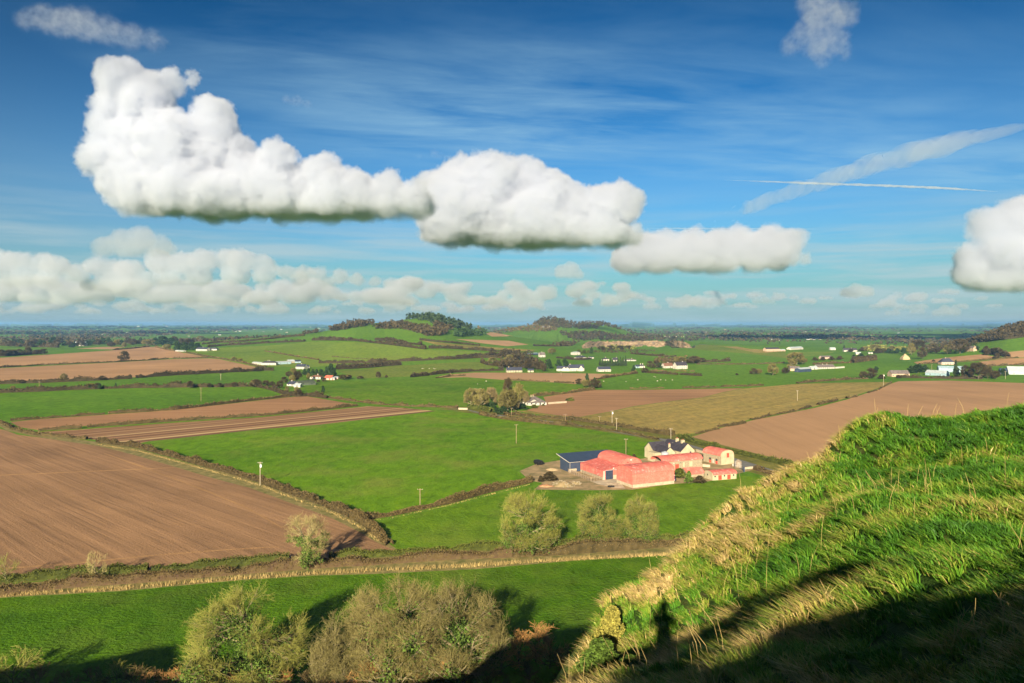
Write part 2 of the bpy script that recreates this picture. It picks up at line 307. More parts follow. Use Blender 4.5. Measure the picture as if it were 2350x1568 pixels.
FIELDS = [  # (name, material, label, outline in survey points); later ones win
 ('hill_pasture', M_hill, 'open green pasture covering the lower slopes of the middle hills', [A(560,330),A(1300,290),A(1400,270),A(2080,215),B(400,190),B(560,165),B(700,140),B(850,138),B(950,135),B(1010,118),B(1240,118),B(1300,150),B(1400,160),B(1560,190),B(1640,215),B(1430,240),B(1700,255),B(1940,290),B(2280,292),B(2230,330),B(1900,345),C(620,380),C(0,440),B(620,440),A(1800,450),A(1430,370)]),
 ('far_hill_pasture', M_light, 'narrow green pastures below the wooded brown hill', [C(340,128),C(560,97),C(640,100),C(700,140),C(860,150),C(1200,148),C(1250,124),C(1400,142),C(1560,170),C(1750,195),C(1500,205),C(1150,190),C(1000,215),C(1060,250),C(950,290),C(640,285),C(450,190)]),
 ('valley_pasture', M_past, 'patchwork of rough pasture around the valley houses', [A(-40,350),A(300,350),A(1180,330),B(0,445),B(600,445),B(1000,425),C(0,360),C(1000,340),C(1200,320),C(2000,300),D(0,300),D(1000,330),D(1600,330),D(2400,330),D(2400,480),D(2400,575),D(1400,575),D(300,600),C(2000,640),C(1200,640),B(1500,760),B(600,700),A(2000,660),A(1700,690),A(-40,840)]),
 ('scrub_slope', M_rough, 'rough olive scrub grass beside the quarry', [C(1060,262),C(1500,290),C(2000,310),C(1500,345),C(1200,335),C(1000,330)]),
 ('quarry_top_field', M_past, 'dark grass above the quarry face', [C(1000,250),C(1300,225),C(1800,225),C(2100,240),C(2000,252),C(1400,252)]),
 ('grass_field', M_light, 'bright green field on the rise beyond the farm cottages', [D(-80,345),D(0,338),D(350,365),D(640,400),D(630,432),D(0,438),C(2000,440),C(1900,410),C(1520,360),C(1760,315)]),
 ('dark_green_field', M_wheat2, 'deep green crop field on the rounded rise', [C(1960,300),D(20,297),D(180,305),D(300,325),D(500,340),D(640,345),D(650,395),D(350,362),D(0,335),D(-60,318)]),
 ('building_plot', M_tan, 'bare tan earth round the half built house', [D(190,312),D(290,312),D(390,330),D(500,335),D(640,340),D(500,360),D(420,355)]),
 ('green_paddock', M_light, 'pale green paddock with tracks', [D(660,350),D(1000,350),D(900,375),D(650,395)]),
 ('upper_brown_field', M_soilB, 'upper ploughed field left of the hills', [A(-60,378),A(280,356),A(770,323),A(1020,299),A(1080,302),A(1180,327),A(1270,342),A(1420,370),A(1150,378),A(800,399),A(-60,443)]),
 ('middle_brown_field', M_soilB, 'long ploughed field below the thin hedge', [A(-60,448),A(800,405),A(1150,385),A(1430,378),A(1520,385),A(1800,450),A(1550,470),A(1300,485),A(900,508),A(400,530),A(-60,552)]),
 ('small_green_field', M_wheat, 'small green strip above the ploughed fields', [A(285,350),A(400,326),A(530,316),A(760,319),A(770,322)]),
 ('tan_strip', M_soilE, 'thin tan strip above the ploughed fields', [A(520,312),A(700,300),A(860,298),A(800,310),A(760,317)]),
 ('thin_green_field', M_wheat2, 'thin deep green field between two hedges', [A(-60,562),A(300,545),A(500,533),A(900,521),A(1500,489),A(1890,467),A(1970,490),A(1900,552),A(1750,568),A(1100,577),A(500,592),A(-60,614)]),
 ('wheat_field', M_wheat, 'bright green young crop field on the left', [A(-60,618),A(500,594),A(900,583),A(1400,575),A(1740,571),A(1850,592),A(1980,636),A(1700,668),A(1300,709),A(1000,738),A(500,772),A(200,793),A(-60,806)]),
 ('narrow_brown_field', M_soilC, 'narrow brown field between two trimmed hedges', [Hz(60,166),Hz(220,150),Hz(600,124),Hz(1000,97),Hz(1150,80),Hz(1650,24),Hz(1750,17),Hz(2060,68),Hz(1500,126),Hz(1000,157),Hz(500,188),Hz(220,212),Hz(110,195)]),
 ('striped_field', M_strip, 'harrowed field with pale and dark brown stripes', [Hz(230,222),Hz(470,208),Hz(1000,170),Hz(1500,138),Hz(2050,82),B(830,705),B(1060,715),B(1300,738),B(1000,772),B(500,832),Hz(1500,207),Hz(1200,240),Hz(850,277),Hz(780,292),Hz(600,274),Hz(400,250)]),
 ('hill_green_field', M_hill, 'large smooth green field on the left hillside', [A(1270,336),A(1500,306),A(1800,293),A(2080,271),B(400,268),B(740,266),B(1000,290),B(1230,320),B(1500,327),B(1700,345),B(1620,366),B(1300,383),B(1000,398),B(750,408),B(450,438),B(130,432),A(1800,448),A(1430,370)]),
 ('meadow_strip', M_past, 'olive meadow strip between the hedges and the brown strip', [B(620,462),B(800,455),B(1000,430),B(1400,407),B(1600,402),B(1720,440),B(1500,462),B(1150,500),B(800,516),B(700,492)]),
 ('hill_brown_patch', M_soilE, 'brown ploughed patch in a fold of the hills', [C(40,228),C(400,240),C(480,242),C(640,274),C(460,287),C(250,262)]),
 ('hill_brown_patch', M_soilE, 'small tan patch above the larger one in the hills', [C(290,184),C(400,182),C(520,206),C(340,208)]),
 ('hill_tan_strip', M_tan, 'long pale strip running along the hill foot', [B(1200,256),B(1440,282),B(1740,306),B(2000,322),B(1900,328),B(1500,306),B(1300,285)]),
 ('cottage_field', M_soilE, 'pale ploughed strip in front of the white cottages', [B(1290,510),B(1380,489),C(200,503),C(900,507),C(1400,516),C(1220,558),C(1020,598),C(850,584),C(500,568),C(130,541),C(0,545)]),
 ('centre_green_field', M_sec, 'green field behind the clump of willows', [B(360,628),B(350,575),B(470,560),B(720,535),B(1290,518),C(130,546),C(600,576),C(1020,604),C(1150,637),C(850,692),C(620,700),C(450,790),C(100,792),C(0,787),B(1200,700),B(800,672),B(560,645)]),
 ('sheep_field', M_wheat2, 'deep green field dotted with sheep', [C(1218,566),C(1400,530),C(1560,514),C(1900,530),C(2350,543),D(300,530),D(700,510),D(1000,468),D(1300,440),D(1470,432),D(1440,470),D(1230,505),D(1190,540),D(700,575),D(0,602),C(1800,628),C(1300,632),C(1225,610)]),
 ('centre_brown_field', M_soilC, 'ploughed brown field with a curved lower edge', [C(620,812),C(720,782),C(780,742),C(760,702),C(1180,645),C(1500,645),C(1900,640),C(2350,632),D(340,612),D(190,640),D(0,690),C(2050,708),C(1750,745),C(1500,780),C(1300,825),C(1060,868),C(900,857),C(760,838)]),
 ('stubble_field', M_tan, 'golden stubble field sloping to the lane', [C(560,818),C(620,814),C(760,840),C(900,859),C(1060,870),C(1300,828),C(1500,783),C(1750,747),C(2050,710),D(0,692),D(190,642),D(340,614),D(700,582),D(1000,572),D(1340,566),D(1400,570),D(1330,602),D(1080,682),D(850,742),D(400,832),D(150,892),D(0,938),E(1500,192),E(1400,212),E(1200,182),E(870,125),E(420,68),E(0,8)]),
 ('right_brown_field', M_soilD, 'wide ploughed field beyond the grassy spur', [D(1400,577),D(1450,562),D(1800,556),D(2400,576),(2500,885),(2500,1120),(2150,1130),(1900,1095),E(2350,480),E(2000,382),E(1800,322),E(1500,246),E(1430,232),D(0,950),D(150,902),D(400,842),D(850,752),D(1080,692),D(1330,612)]),
 ('upper_right_brown_field', M_soilB, 'brown field beside the slate roofed bungalow', [D(1560,425),D(1650,410),D(1850,385),D(2050,368),D(2140,385),D(2110,395),D(1700,432),D(1590,440)]),
 ('pale_brown_field', M_soilE, 'pale tilled field at the right edge', [D(2190,356),D(2400,335),D(2400,390),D(2240,393)]),
 ('edge_brown_field', M_soilB, 'brown field at the far right edge', [D(2030,420),D(2240,398),D(2400,394),D(2400,443),D(2080,450)]),
 ('slope_green_field', M_wheat2, 'bright green field below the wooded right hill', [D(2030,322),D(2080,288),D(2350,255),D(2420,248),D(2420,330),D(2190,350),D(2060,345)]),
 ('cottage_green', M_wheat, 'green strip below the stone cottage', [D(1700,372),D(2060,352),D(2050,364),D(1750,390)]),
 ('lane_verge', M_rough, 'olive grass verge along the lane', [B(1300,724),B(1500,712),C(300,820),C(640,850),C(1000,885),E(420,60),E(870,120),E(1240,185),E(1420,212),E(1500,232),E(1800,310),E(2100,385),E(2400,470),E(2400,640),E(2200,580),E(1900,500),E(1600,420),E(1500,330),E(1230,275),E(1000,222),E(620,162),E(400,135),C(900,940),C(420,886),C(250,845),C(0,820),B(1500,742)]),
 ('main_green_field', M_main, 'largest green meadow around the red barns', [Hz(790,292),Hz(1000,264),Hz(1500,210),B(500,836),B(1000,776),B(1300,742),B(1500,744),C(0,820),C(250,846),C(420,886),C(900,940),E(400,135),E(620,162),E(1000,222),E(1230,278),E(1170,340),E(1040,378),E(600,430),E(380,402),E(200,440),E(0,470),E(60,520),E(130,575),E(0,632),Fz(2110,52),Fz(1900,106),Fz(1700,161),Fz(1560,190),Fz(1400,224),Fz(1190,233),Fz(1100,188),Fz(900,123),Fz(750,83),Hz(1300,443),Hz(1100,388)]),
 ('ploughed_field', M_soilA, 'big ploughed field filling the left', [Hz(-90,180),Hz(40,215),Hz(100,238),Hz(230,255),Hz(420,280),Hz(560,303),Hz(700,337),Hz(830,372),Hz(1000,422),Hz(1200,482),Hz(1430,543),Hz(1700,642),Hz(1900,715),Hz(2060,795),Hz(2160,855),Hz(2240,890),Hz(2285,900),Hz(2160,935),Hz(1900,960),Hz(1600,968),Hz(1300,990),Hz(900,1020),Hz(600,1045),Hz(400,1058),Hz(100,1088),Hz(-90,1105)]),
 ('lower_green_field', M_sec, 'green meadow below the barns', [Fz(1275,272),Fz(1400,254),Fz(1700,186),Fz(2130,86),E(150,645),E(180,660),E(650,664),E(980,660),E(1300,610),E(1640,596),E(1900,545),E(2200,570),E(2500,640),(2050,1150),(1900,1200),(1750,1230),(1640,1236),E(1500,1058),E(600,1095),Fz(2350,382),Fz(1700,402),Fz(1430,412),Fz(1370,370)]),
 ('near_green_field', M_near, 'rough green pasture at the foot of the rock', [Fz(-720,668),Fz(0,628),Fz(600,573),Fz(1000,548),Fz(1300,540),Fz(1830,515),Fz(2350,470),E(1250,1200),E(1500,1165),(1750,1290),(1900,1500),(1900,1640),(-150,1640),(-150,1390)]),
 ('hedge_bank', M_verge, 'strip of dry grass along the double hedge', [Hz(-90,1107),Hz(100,1092),Hz(600,1048),Hz(1300,993),Hz(1600,972),Hz(1900,964),Hz(2290,905),Fz(1430,414),Fz(1700,404),Fz(2350,384),E(1500,1060),(1700,1240),(1760,1285),E(1500,1163),E(1250,1198),Fz(2350,468),Fz(1830,513),Fz(1300,538),Fz(1000,546),Fz(600,571),Fz(0,626),Fz(-720,666)]),
 ('dry_verge', M_verge, 'dry grass verge beside the trimmed hedge', [Hz(560,280),Hz(800,322),Hz(1100,408),Hz(1300,458),Hz(1490,518),Hz(1700,596),Hz(1850,645),Hz(2010,713),Hz(2060,730),Hz(2140,800),Hz(2270,890),Hz(2285,900),Hz(2240,890),Hz(2160,855),Hz(2060,795),Hz(1900,715),Hz(1700,642),Hz(1430,543),Hz(1200,482),Hz(1000,422),Hz(830,372),Hz(700,337),Hz(560,303),Hz(230,255),Hz(40,215),Hz(-20,180),Hz(0,165),Hz(230,235)]),
 ('field_track', M_track, 'faint pale line across the big ploughed field', [Hz(-90,472),Hz(400,452),Hz(1000,425),Hz(1000,428.5),Hz(400,456.5),Hz(-90,478)]),
 ('field_track', M_track, 'faint curved headland line of the big ploughed field', [Hz(600,345),Hz(820,420),Hz(1200,562),Hz(1420,655),Hz(1620,768),Hz(1618,776),Hz(1415,662),Hz(1190,568),Hz(810,425),Hz(598,348)]),
 ('field_track', M_track, 'pale headland line along the bottom of the ploughed field', [Hz(-90,1010),Hz(400,975),Hz(900,925),Hz(1300,895),Hz(1600,878),Hz(1600,884),Hz(1300,902),Hz(900,932),Hz(400,983),Hz(-90,1018)]),
 ('farmyard', M_yard, 'muddy yard around the red barns', [E(60,505),E(200,445),E(400,415),E(560,440),E(1060,405),E(1160,385),E(1165,300),E(1250,270),E(1500,325),E(1820,400),E(2000,470),E(1990,490),E(1880,520),E(1600,592),E(1300,612),E(980,658),E(650,662),E(180,657),E(250,600),E(150,585)]),
 ('yard_concrete', M_conc, 'pale concrete apron between the barns', [E(650,590),E(760,575),E(885,545),E(1000,540),E(890,600),E(930,648),E(820,640),E(700,610)]),
 ('lane', M_road, 'narrow asphalt lane passing the farm', [B(1370,724),B(1500,722),C(250,832),C(640,880),C(1000,922),E(400,105),E(640,140),E(1000,200),E(1240,240),E(1320,245),E(1500,300),E(1800,390),E(2000,450),E(2200,515),E(2400,590),E(2400,610),E(2150,532),E(1950,468),E(1800,410),E(1500,318),E(1230,255),E(1000,213),E(640,150),E(400,114),C(1000,930),C(640,889),C(240,840),B(1500,727)]),
 ('yard_entrance', M_road, 'asphalt entrance to the farmyard', [E(1820,405),E(1990,460),E(2000,472),E(1890,500),E(1800,440)]),
]
uv, idx = [], {}
cverts, cfaces = [], []
def addv(x, Y): cverts.append(Vector((x / Y, 100.0 / Y))); return len(cverts) - 1
dom = []
for u, Y in ([(-1.3 + .1 * i, 90) for i in range(27)] + [(1.3, y) for y in np.geomspace(100, 44000, 40)] + [(1.3 - .1 * i, 45000) for i in range(27)] + [(-1.3, y) for y in np.geomspace(44000, 100, 40)]):
    dom.append(addv(u * Y, Y))
for f in FIELDS:
    pts = f[3]; ids = []
    for a, b in zip(pts, pts[1:] + pts[:1]):
        n = max(1, int(math.hypot((b[0]-a[0]), (b[1]-a[1])*2) / 16))
        for i in range(n):
            g = ground(a[0] + (b[0]-a[0]) * i / n, a[1] + (b[1]-a[1]) * i / n); ids.append(addv(g.x, g.y))
    cfaces.append(ids)
rs = np.random.RandomState(4)
for Y in list(np.geomspace(97, 600, 14)) + list(np.geomspace(620, 5200, 150)) + list(np.geomspace(5500, 43000, 42)):
    us = np.arange(-1.25, 1.26, .05 if Y < 610 else (.013 if Y < 5200 else .03))
    for u in us: 
        if abs(u) > .8 and rs.rand() < .7: continue
        Yj = Y * (1 + rs.uniform(-.004, .004)); addv((u + rs.uniform(-.003, .003)) * Yj, Yj)
cv, ce, cf_, ov, oe, of_ = geometry.delaunay_2d_cdt(cverts, [], [dom] + cfaces, 0, 1e-7, True)
XY = np.array([(v.x, v.y) for v in cv]); YY = 100.0 / XY[:, 1]; XX = XY[:, 0] * YY
ZZ = T(XX, YY); LAND = np.stack([XX, YY, ZZ], 1)
groups = {}
for f, o in zip(cf_, of_):
    k = max(o) if o else 0
    groups.setdefault(k, []).append(f)
for k, fs in groups.items():
    fa = np.array(fs, int); used = np.unique(fa); mp = np.full(len(LAND), -1); mp[used] = np.arange(len(used))
    name, mat, lab = ('ground', M_far, 'far plain of small hedged fields reaching the horizon') if k == 0 else FIELDS[k-1][:3]
    a = LAND[used]; ff = mp[fa]
    # faces upward
    p0, p1, p2 = a[ff[:, 0]], a[ff[:, 1]], a[ff[:, 2]]
    nz = np.cross(p1 - p0, p2 - p0)[:, 2]; ff[nz < 0] = ff[nz < 0][:, ::-1]
    o = link(name, np_mesh(name, a, ff, mat, True)); tag(o, lab, None, None, 'structure')
gx = [(-1500, 90), (1500, 90)]
o = mesh_obj('ground', [(-900, -900, 0), (900, -900, 0), (900, 90, 0), (117, 90, 0), (-117, 90, 0), (-900, 90, 0)], [(0, 1, 2, 3, 4, 5)], M_past)
tag(o, 'flat grass under and behind the rock', kind='structure')

# quarry face: broken rock standing against the plateau
qv, qf = [], []; rs = np.random.RandomState(9)
cols = np.linspace(1338, 1592, 60)
for i, px in enumerate(cols):
    g = ground(px, 799.5 - 2.5 * math.sin((px - 1338) / 254 * math.pi)); top = 15 * min(1, (px - 1330) / 22, (1600 - px) / 22) + rs.uniform(-1.5, 1.5)
    for j in range(7):
        f = j / 6; qv.append((g.x + rs.uniform(-2, 2), g.y + 4 + f * 26 + rs.uniform(-3, 3) * (0 < j < 6) + 6 * math.sin(px / 9), g.z - 1 + f * (top + 1)))
for i in range(59):
    for j in range(6):
        a = i * 7 + j; qf.append((a, a + 7, a + 8, a + 1))
t = NT('quarry_rock'); n = t.noise(t.pos((1, 1, .6)), .09, 6, .7); t.color(t.ramp(n, [(.34, (.10, .085, .07)), (.5, (.27, .19, .11)), (.7, (.31, .235, .15))])); t.bump(n, 4)
o = mesh_obj('quarry_face', qv, qf, t.m); tag(o, 'tan rock face of the quarry at the foot of the hills', kind='structure')
# ---------------------------------------------------------------- clouds
def vol_mat(name, dens, col=(.86, .862, .87), an=.25):
    m = bpy.data.materials.new(name); m.use_nodes = True; n = m.node_tree; n.nodes.clear()
    out = n.nodes.new('ShaderNodeOutputMaterial'); v = n.nodes.new('ShaderNodeVolumeScatter')
    v.inputs['Color'].default_value = col + (1,); v.inputs['Density'].default_value = dens; v.inputs['Anisotropy'].default_value = an
    n.links.new(v.outputs[0], out.inputs['Volume']); m.cycles.homogeneous_volume = True
    return m
def cloud_nodes(soft, a1, s1, a2, s2, vox, bb, base, seed, core, thin):
    g = bpy.data.node_groups.new('cloud_body', 'GeometryNodeTree')
    g.interface.new_socket('Geometry', in_out='INPUT', socket_type='NodeSocketGeometry'); g.interface.new_socket('Geometry', in_out='OUTPUT', socket_type='NodeSocketGeometry')
    N, K = g.nodes, g.links; gi = N.new('GeometryNodeObjectInfo'); gi.inputs[0].default_value = core; gi.transform_space = 'ORIGINAL'; go = N.new('NodeGroupOutput')
    def M(op, a, b=None, clamp=False):
        n = N.new('ShaderNodeMath'); n.operation = op; n.use_clamp = clamp
        for i, v in enumerate((a, b)):
            if v is None: continue
            if isinstance(v, (int, float)): n.inputs[i].default_value = v
            else: K.new(v, n.inputs[i])
        return n.outputs[0]
    def VM(op, a, b=None):
        n = N.new('ShaderNodeVectorMath'); n.operation = op
        for i, v in enumerate((a, b)):
            if v is None: continue
            if isinstance(v, tuple): n.inputs[i].default_value = v
            else: K.new(v, n.inputs[i])
        return n
    pos = N.new('GeometryNodeInputPosition').outputs[0]
    def noise(scale, detail, off, rough=.6):
        n = N.new('ShaderNodeTexNoise'); n.inputs['Scale'].default_value = scale; n.inputs['Detail'].default_value = detail; n.inputs['Roughness'].default_value = rough
        K.new(VM('ADD', pos, (seed * 71.3 + off, seed * 31.1, off * 9.)).outputs[0], n.inputs['Vector']); return n.outputs[0]
    pr = N.new('GeometryNodeProximity'); pr.target_element = 'FACES'; K.new(gi.outputs['Geometry'], pr.inputs[0])
    sn = N.new('GeometryNodeSampleNearestSurface'); sn.data_type = 'FLOAT_VECTOR'; K.new(gi.outputs['Geometry'], sn.inputs['Mesh'])
    K.new(N.new('GeometryNodeInputNormal').outputs[0], sn.inputs['Value'])
    side = VM('DOT_PRODUCT', VM('SUBTRACT', pos, pr.outputs['Position']).outputs[0], sn.outputs['Value']).outputs['Value']
    sd = M('MULTIPLY', pr.outputs['Distance'], M('SIGN', side))
    n1 = M('SUBTRACT', noise(s1, 3, 3), .5); n2 = M('ABSOLUTE', M('SUBTRACT', noise(s2, 5, 5, .62), .5))
    d = M('SUBTRACT', M('MULTIPLY', n1, a1), sd); d = M('ADD', d, M('MULTIPLY', M('SUBTRACT', .11, n2), a2))
    sx = N.new('ShaderNodeSeparateXYZ'); K.new(pos, sx.inputs[0])
    fb = M('DIVIDE', M('ADD', M('SUBTRACT', sx.outputs[2], base), M('MULTIPLY', n1, a1 * .9)), soft * 4.0, True)
    den = M('MULTIPLY', M('DIVIDE', d, soft, True), fb)
    if thin: den = M('MULTIPLY', den, M('MULTIPLY', M('SUBTRACT', noise(s2 * 1.3, 5, 9, .7), .36), 4.0, True))
    vc = N.new('GeometryNodeVolumeCube'); K.new(den, vc.inputs['Density']); vc.inputs['Background'].default_value = 0
    vc.inputs['Min'].default_value = bb[0]; vc.inputs['Max'].default_value = bb[1]
    for a, i in (('X', 0), ('Y', 1), ('Z', 2)): vc.inputs['Resolution ' + a].default_value = max(8, int((bb[1][i] - bb[0][i]) / vox))
    sm = N.new('GeometryNodeSetMaterial'); K.new(vc.outputs[0], sm.inputs[0]); K.new(sm.outputs[0], go.inputs[0]); return g, sm
def cloud(label, blobs, Y, base, seed, mat, vox=2.8, soft=6, a1=66, s1=.02, a2=52, s2=.048, deep=.9, thin=False, name='cloud', kind=None, flat=1.0, shelf=0):
    if shelf: blobs = blobs + [(px + r * .15 * k, py, r * (1 - .12 * k), k * shelf * .5 * r) for (px, py, r) in blobs if py > base - 95 and r > 24 for k in (1, 2)]
    rnd = random.Random(seed); x0, y0 = blobs[0][:2]; bm = bmesh.new(); bz = -(base - y0)
    for px, py, r, *bk in blobs:
        m = bmesh.ops.create_icosphere(bm, subdivisions=2, radius=1); c = Vector((px - x0, rnd.uniform(-.4, .4) * r + (bk[0] if bk else 0), -(py - y0))); r = r * 1.07 + 3
        for v in m['verts']: v.co = Vector((v.co.x * r, v.co.y * r * deep, v.co.z * r * flat)) + c
    for v in bm.verts:
        if v.co.z < bz: v.co.z = bz + (v.co.z - bz) * .3
    me = bpy.data.meshes.new('cloud_cores'); bm.to_mesh(me); bm.free(); P_ = np.array([tuple(v.co) for v in me.vertices])
    co = bpy.data.objects.new('cloud_cores', me); md = co.modifiers.new('union', 'REMESH'); md.mode = 'VOXEL'; md.voxel_size = vox * 2.0
    vo = bpy.data.volumes.new('cloud'); vo.materials.append(mat); o = link(name, vo, loc=at(x0, y0, Y), sc=Y / FOC)
    pad = 6 + a1 * .2; lo = P_.min(0) - pad; hi = P_.max(0) + pad
    g, sm = cloud_nodes(soft, a1, s1, a2, s2, vox, (tuple(lo), tuple(hi)), bz, seed % 50, co, thin); sm.inputs['Material'].default_value = mat
    o.modifiers.new('body', 'NODES').node_group = g
    tag(o, label, None if kind else 'cloud', None, kind); return o

CCOL = (.815, .845, .905)
def cmat(name, dens):
    m = bpy.data.materials.new(name); m.use_nodes = True; n = m.node_tree; n.nodes.clear(); out = n.nodes.new('ShaderNodeOutputMaterial')
    v = n.nodes.new('ShaderNodeVolumePrincipled'); v.inputs['Color'].default_value = CCOL + (1,); v.inputs['Density'].default_value = dens; v.inputs['Anisotropy'].default_value = .2
    n.links.new(v.outputs[0], out.inputs['Volume']); return m
MC = vol_mat('cumulus_overhead', .024)
cloud('largest white cumulus cloud with a tall tower at its left end', [(285,185,50),(330,200,40),(270,240,55),(340,240,60),(400,190,24),(442,185,15),(255,290,45),(320,310,75),(230,360,40),(215,375,26),(290,390,75),(340,430,64),(290,450,42),(400,330,70),(490,290,56),(470,350,75),(420,430,78),(520,350,55),(560,420,78),(500,455,64),(640,370,40),(620,420,64),(690,440,66),(640,475,58),(745,400,40),(765,445,60),(815,425,38),(830,468,46),(885,432,36),(890,478,42),(945,462,40),(930,490,34),(740,485,48)], 6700, 494, 1, cmat('cumulus_a', .05), shelf=2.2)
cloud('brightest white cumulus cloud in the middle of the sky', [(990,430,40),(1060,400,46),(1130,420,62),(1040,480,78),(1130,500,84),(1210,420,58),(1260,450,60),(1220,510,78),(1310,470,50),(1300,530,60),(1385,470,48),(1420,470,44),(1440,465,30),(1390,530,50),(1010,520,48),(1340,550,46),(1250,560,44),(1400,560,38),(1440,545,30)], 9300, 562, 2, cmat('cumulus_b', .05), shelf=2.2)
cloud('long flat based white cloud right of the brightest one', [(1480,570,40),(1530,580,50),(1590,575,48),(1650,570,46),(1700,560,42),(1760,560,42),(1810,552,28),(1800,585,34),(1740,600,34),(1600,610,40),(1660,610,40),(1510,612,36),(1450,600,36),(1425,590,26),(1845,590,12)], 13800, 626, 3, cmat('cumulus_c', .04), a1=50, a2=36, shelf=2.2)
cloud('white cumulus cloud cut by the right edge', [(2260,520,42),(2320,510,50),(2380,510,70),(2240,505,22),(2290,570,48),(2350,580,60),(2240,590,32),(2280,640,44),(2340,640,54),(2230,625,30),(2400,620,60)], 15000, 668, 4, cmat('cumulus_d', .04), a1=50, a2=38, shelf=2.0)
cloud('grey white cloud floating above the low bank on the left', [(235,568,24),(275,556,30),(320,553,34),(360,566,28),(300,575,30),(390,578,14)], 14000, 594, 5, cmat('cumulus_e', .018), 2.0, 4, 26, .035, 20, .09)
ME_ = cmat('far_cumulus', .030); MF_ = cmat('bank_cloud', .022)
small = dict(vox=1.8, soft=3.5, a1=34, s1=.03, a2=24, s2=.08, flat=.8)
cloud('heaped cloud at the far left of the low bank', [(5,605,34),(50,600,28),(95,605,26),(135,612,30),(175,628,26),(60,640,28),(115,645,26),(20,645,28),(-40,625,40)], 22000, 660, 7, ME_, **small)
cloud('heavy low cloud under the grey white puff', [(225,612,26),(260,625,34),(300,618,28),(240,652,28),(290,655,28),(330,645,26),(200,658,20)], 22500, 676, 8, ME_, **small)
cloud('long low cloud stretching right from the bank', [(370,602,34),(420,605,32),(470,600,32),(520,595,30),(560,600,30),(605,607,26),(450,637,30),(390,642,30),(540,632,30),(605,635,24),(655,622,20),(700,625,20)], 23000, 660, 9, ME_, **small)
cloud('thinning low cloud right of the long bank', [(690,640,20),(730,630,20),(780,634,20),(820,642,16),(860,647,12),(745,648,18)], 25000, 662, 10, ME_, **small)
def bank(label, n, xs, ys, rs_, Y, base, seed, mat, flat=.5, vox=2.0, thin=False):
    r = random.Random(seed); bl = [(xs[0], sum(ys) / 2, rs_[0])] + [(r.uniform(*xs), r.uniform(*ys), r.uniform(*rs_)) for _ in range(n)]
    cloud(label, bl, Y, base, seed, mat, vox, 3, 26, .03, 20, .09, 1.6, thin, 'cloud_bank', 'stuff', flat)
bank('broken grey and white cloud bank low on the left', 95, (-30, 950), (648, 694), (12, 36), 30000, 702, 31, MF_, .5, 2.2)
bank('thin layer of small clouds just above the left horizon', 80, (-30, 1250), (694, 718), (8, 22), 42000, 722, 32, MF_, .35, 2.0)
bank('broken small clouds over the two hills', 60, (880, 1480), (650, 700), (9, 26), 36000, 706, 33, MF_, .45, 2.0)
bank('thin layer of small clouds over the right horizon', 46, (1350, 2300), (668, 708), (7, 20), 44000, 712, 34, MF_, .3, 2.0)
for lab, bl, base in (('pale puff cloud above the right plain', [(1945,675,14),(1965,668,16),(1990,672,14)], 684), ('twin peaked small cloud low on the right', [(2150,722,10),(2170,714,12),(2192,718,11)], 727),
    ('small puff left of the twin peaked one', [(2098,717,8),(2112,715,8)], 722), ('leftmost of three puffs low on the right', [(2040,722,7),(2055,718,8)], 726), ('small pink white puff under the middle cumulus', [(1290,625,16),(1310,620,18),(1325,632,14)], 642), ('white puff left of the pale one over the plain', [(1560,695,11),(1580,690,12),(1600,696,10)], 704), ('small white puff right of centre over the plain', [(1735,695,9),(1755,692,10),(1772,696,7)], 701)):
    cloud(lab, bl, 32000, base, 7 + len(bl), ME_, 1.3, 2, 10, .08, 8, .16)
MW = cmat('thin_cloud', .011)
cloud('soft thin grey cloud at the top left', [(60,45,26),(100,42,34),(150,48,38),(200,58,38),(250,70,34),(300,82,30),(345,90,24),(378,94,12)], 6000, 140, 21, MW, 3.0, 14, 40, .02, 36, .05, .8, True)
cloud('soft grey cloud at the top right', [(1870,5,36),(1890,45,42),(1850,75,34),(1818,100,22),(1880,108,38),(1915,95,30),(1935,120,16),(1885,140,20),(1945,20,36)], 5200, 190, 22, MW, 3.0, 12, 40, .02, 36, .05, .8, True)
cloud('tiny wisp right of the tall cloud tower', [(655,228,9),(680,232,12),(705,238,9)], 6500, 256, 23, MW, 2.0, 6, 16, .05, 10, .1, .8, True)
cloud('tiny puff left of the brightest cloud', [(998,352,11),(1010,356,9),(960,362,7)], 9000, 372, 24, MW, 2.0, 6, 16, .05, 10, .1, .8, True)
# clouds overhead and out of the frame, whose shade lies on the plain
def shade_cloud(xt, yt, alt, rx, ry, seed):
    alt = max(alt, (.47 * (yt + 1.25 * ry) + 60) / 2.266 * 1.03); Dd = alt / TAN; r = random.Random(seed); bm = bmesh.new()
    for i in range(26):
        a = r.uniform(0, 6.28); q = math.sqrt(r.random()); rr = r.uniform(.16, .3) * min(rx, ry)
        m = bmesh.ops.create_icosphere(bm, subdivisions=2, radius=rr)
        for v in m['verts']: v.co = Vector((v.co.x * rx / min(rx, ry) + math.cos(a) * q * rx, v.co.y * ry / min(rx, ry) + math.sin(a) * q * ry, v.co.z * .6 + 120))
    me = bpy.data.meshes.new('cloud'); bm.to_mesh(me); bm.free(); me.materials.append(MC)
    o = link('cloud', me, loc=(xt - SX * Dd, yt - Dd, alt)); md = o.modifiers.new('union', 'REMESH'); md.mode = 'VOXEL'; md.voxel_size = 60
    tag(o, 'white cloud drifting overhead beyond the top of the frame', 'cloud', 'clouds overhead')
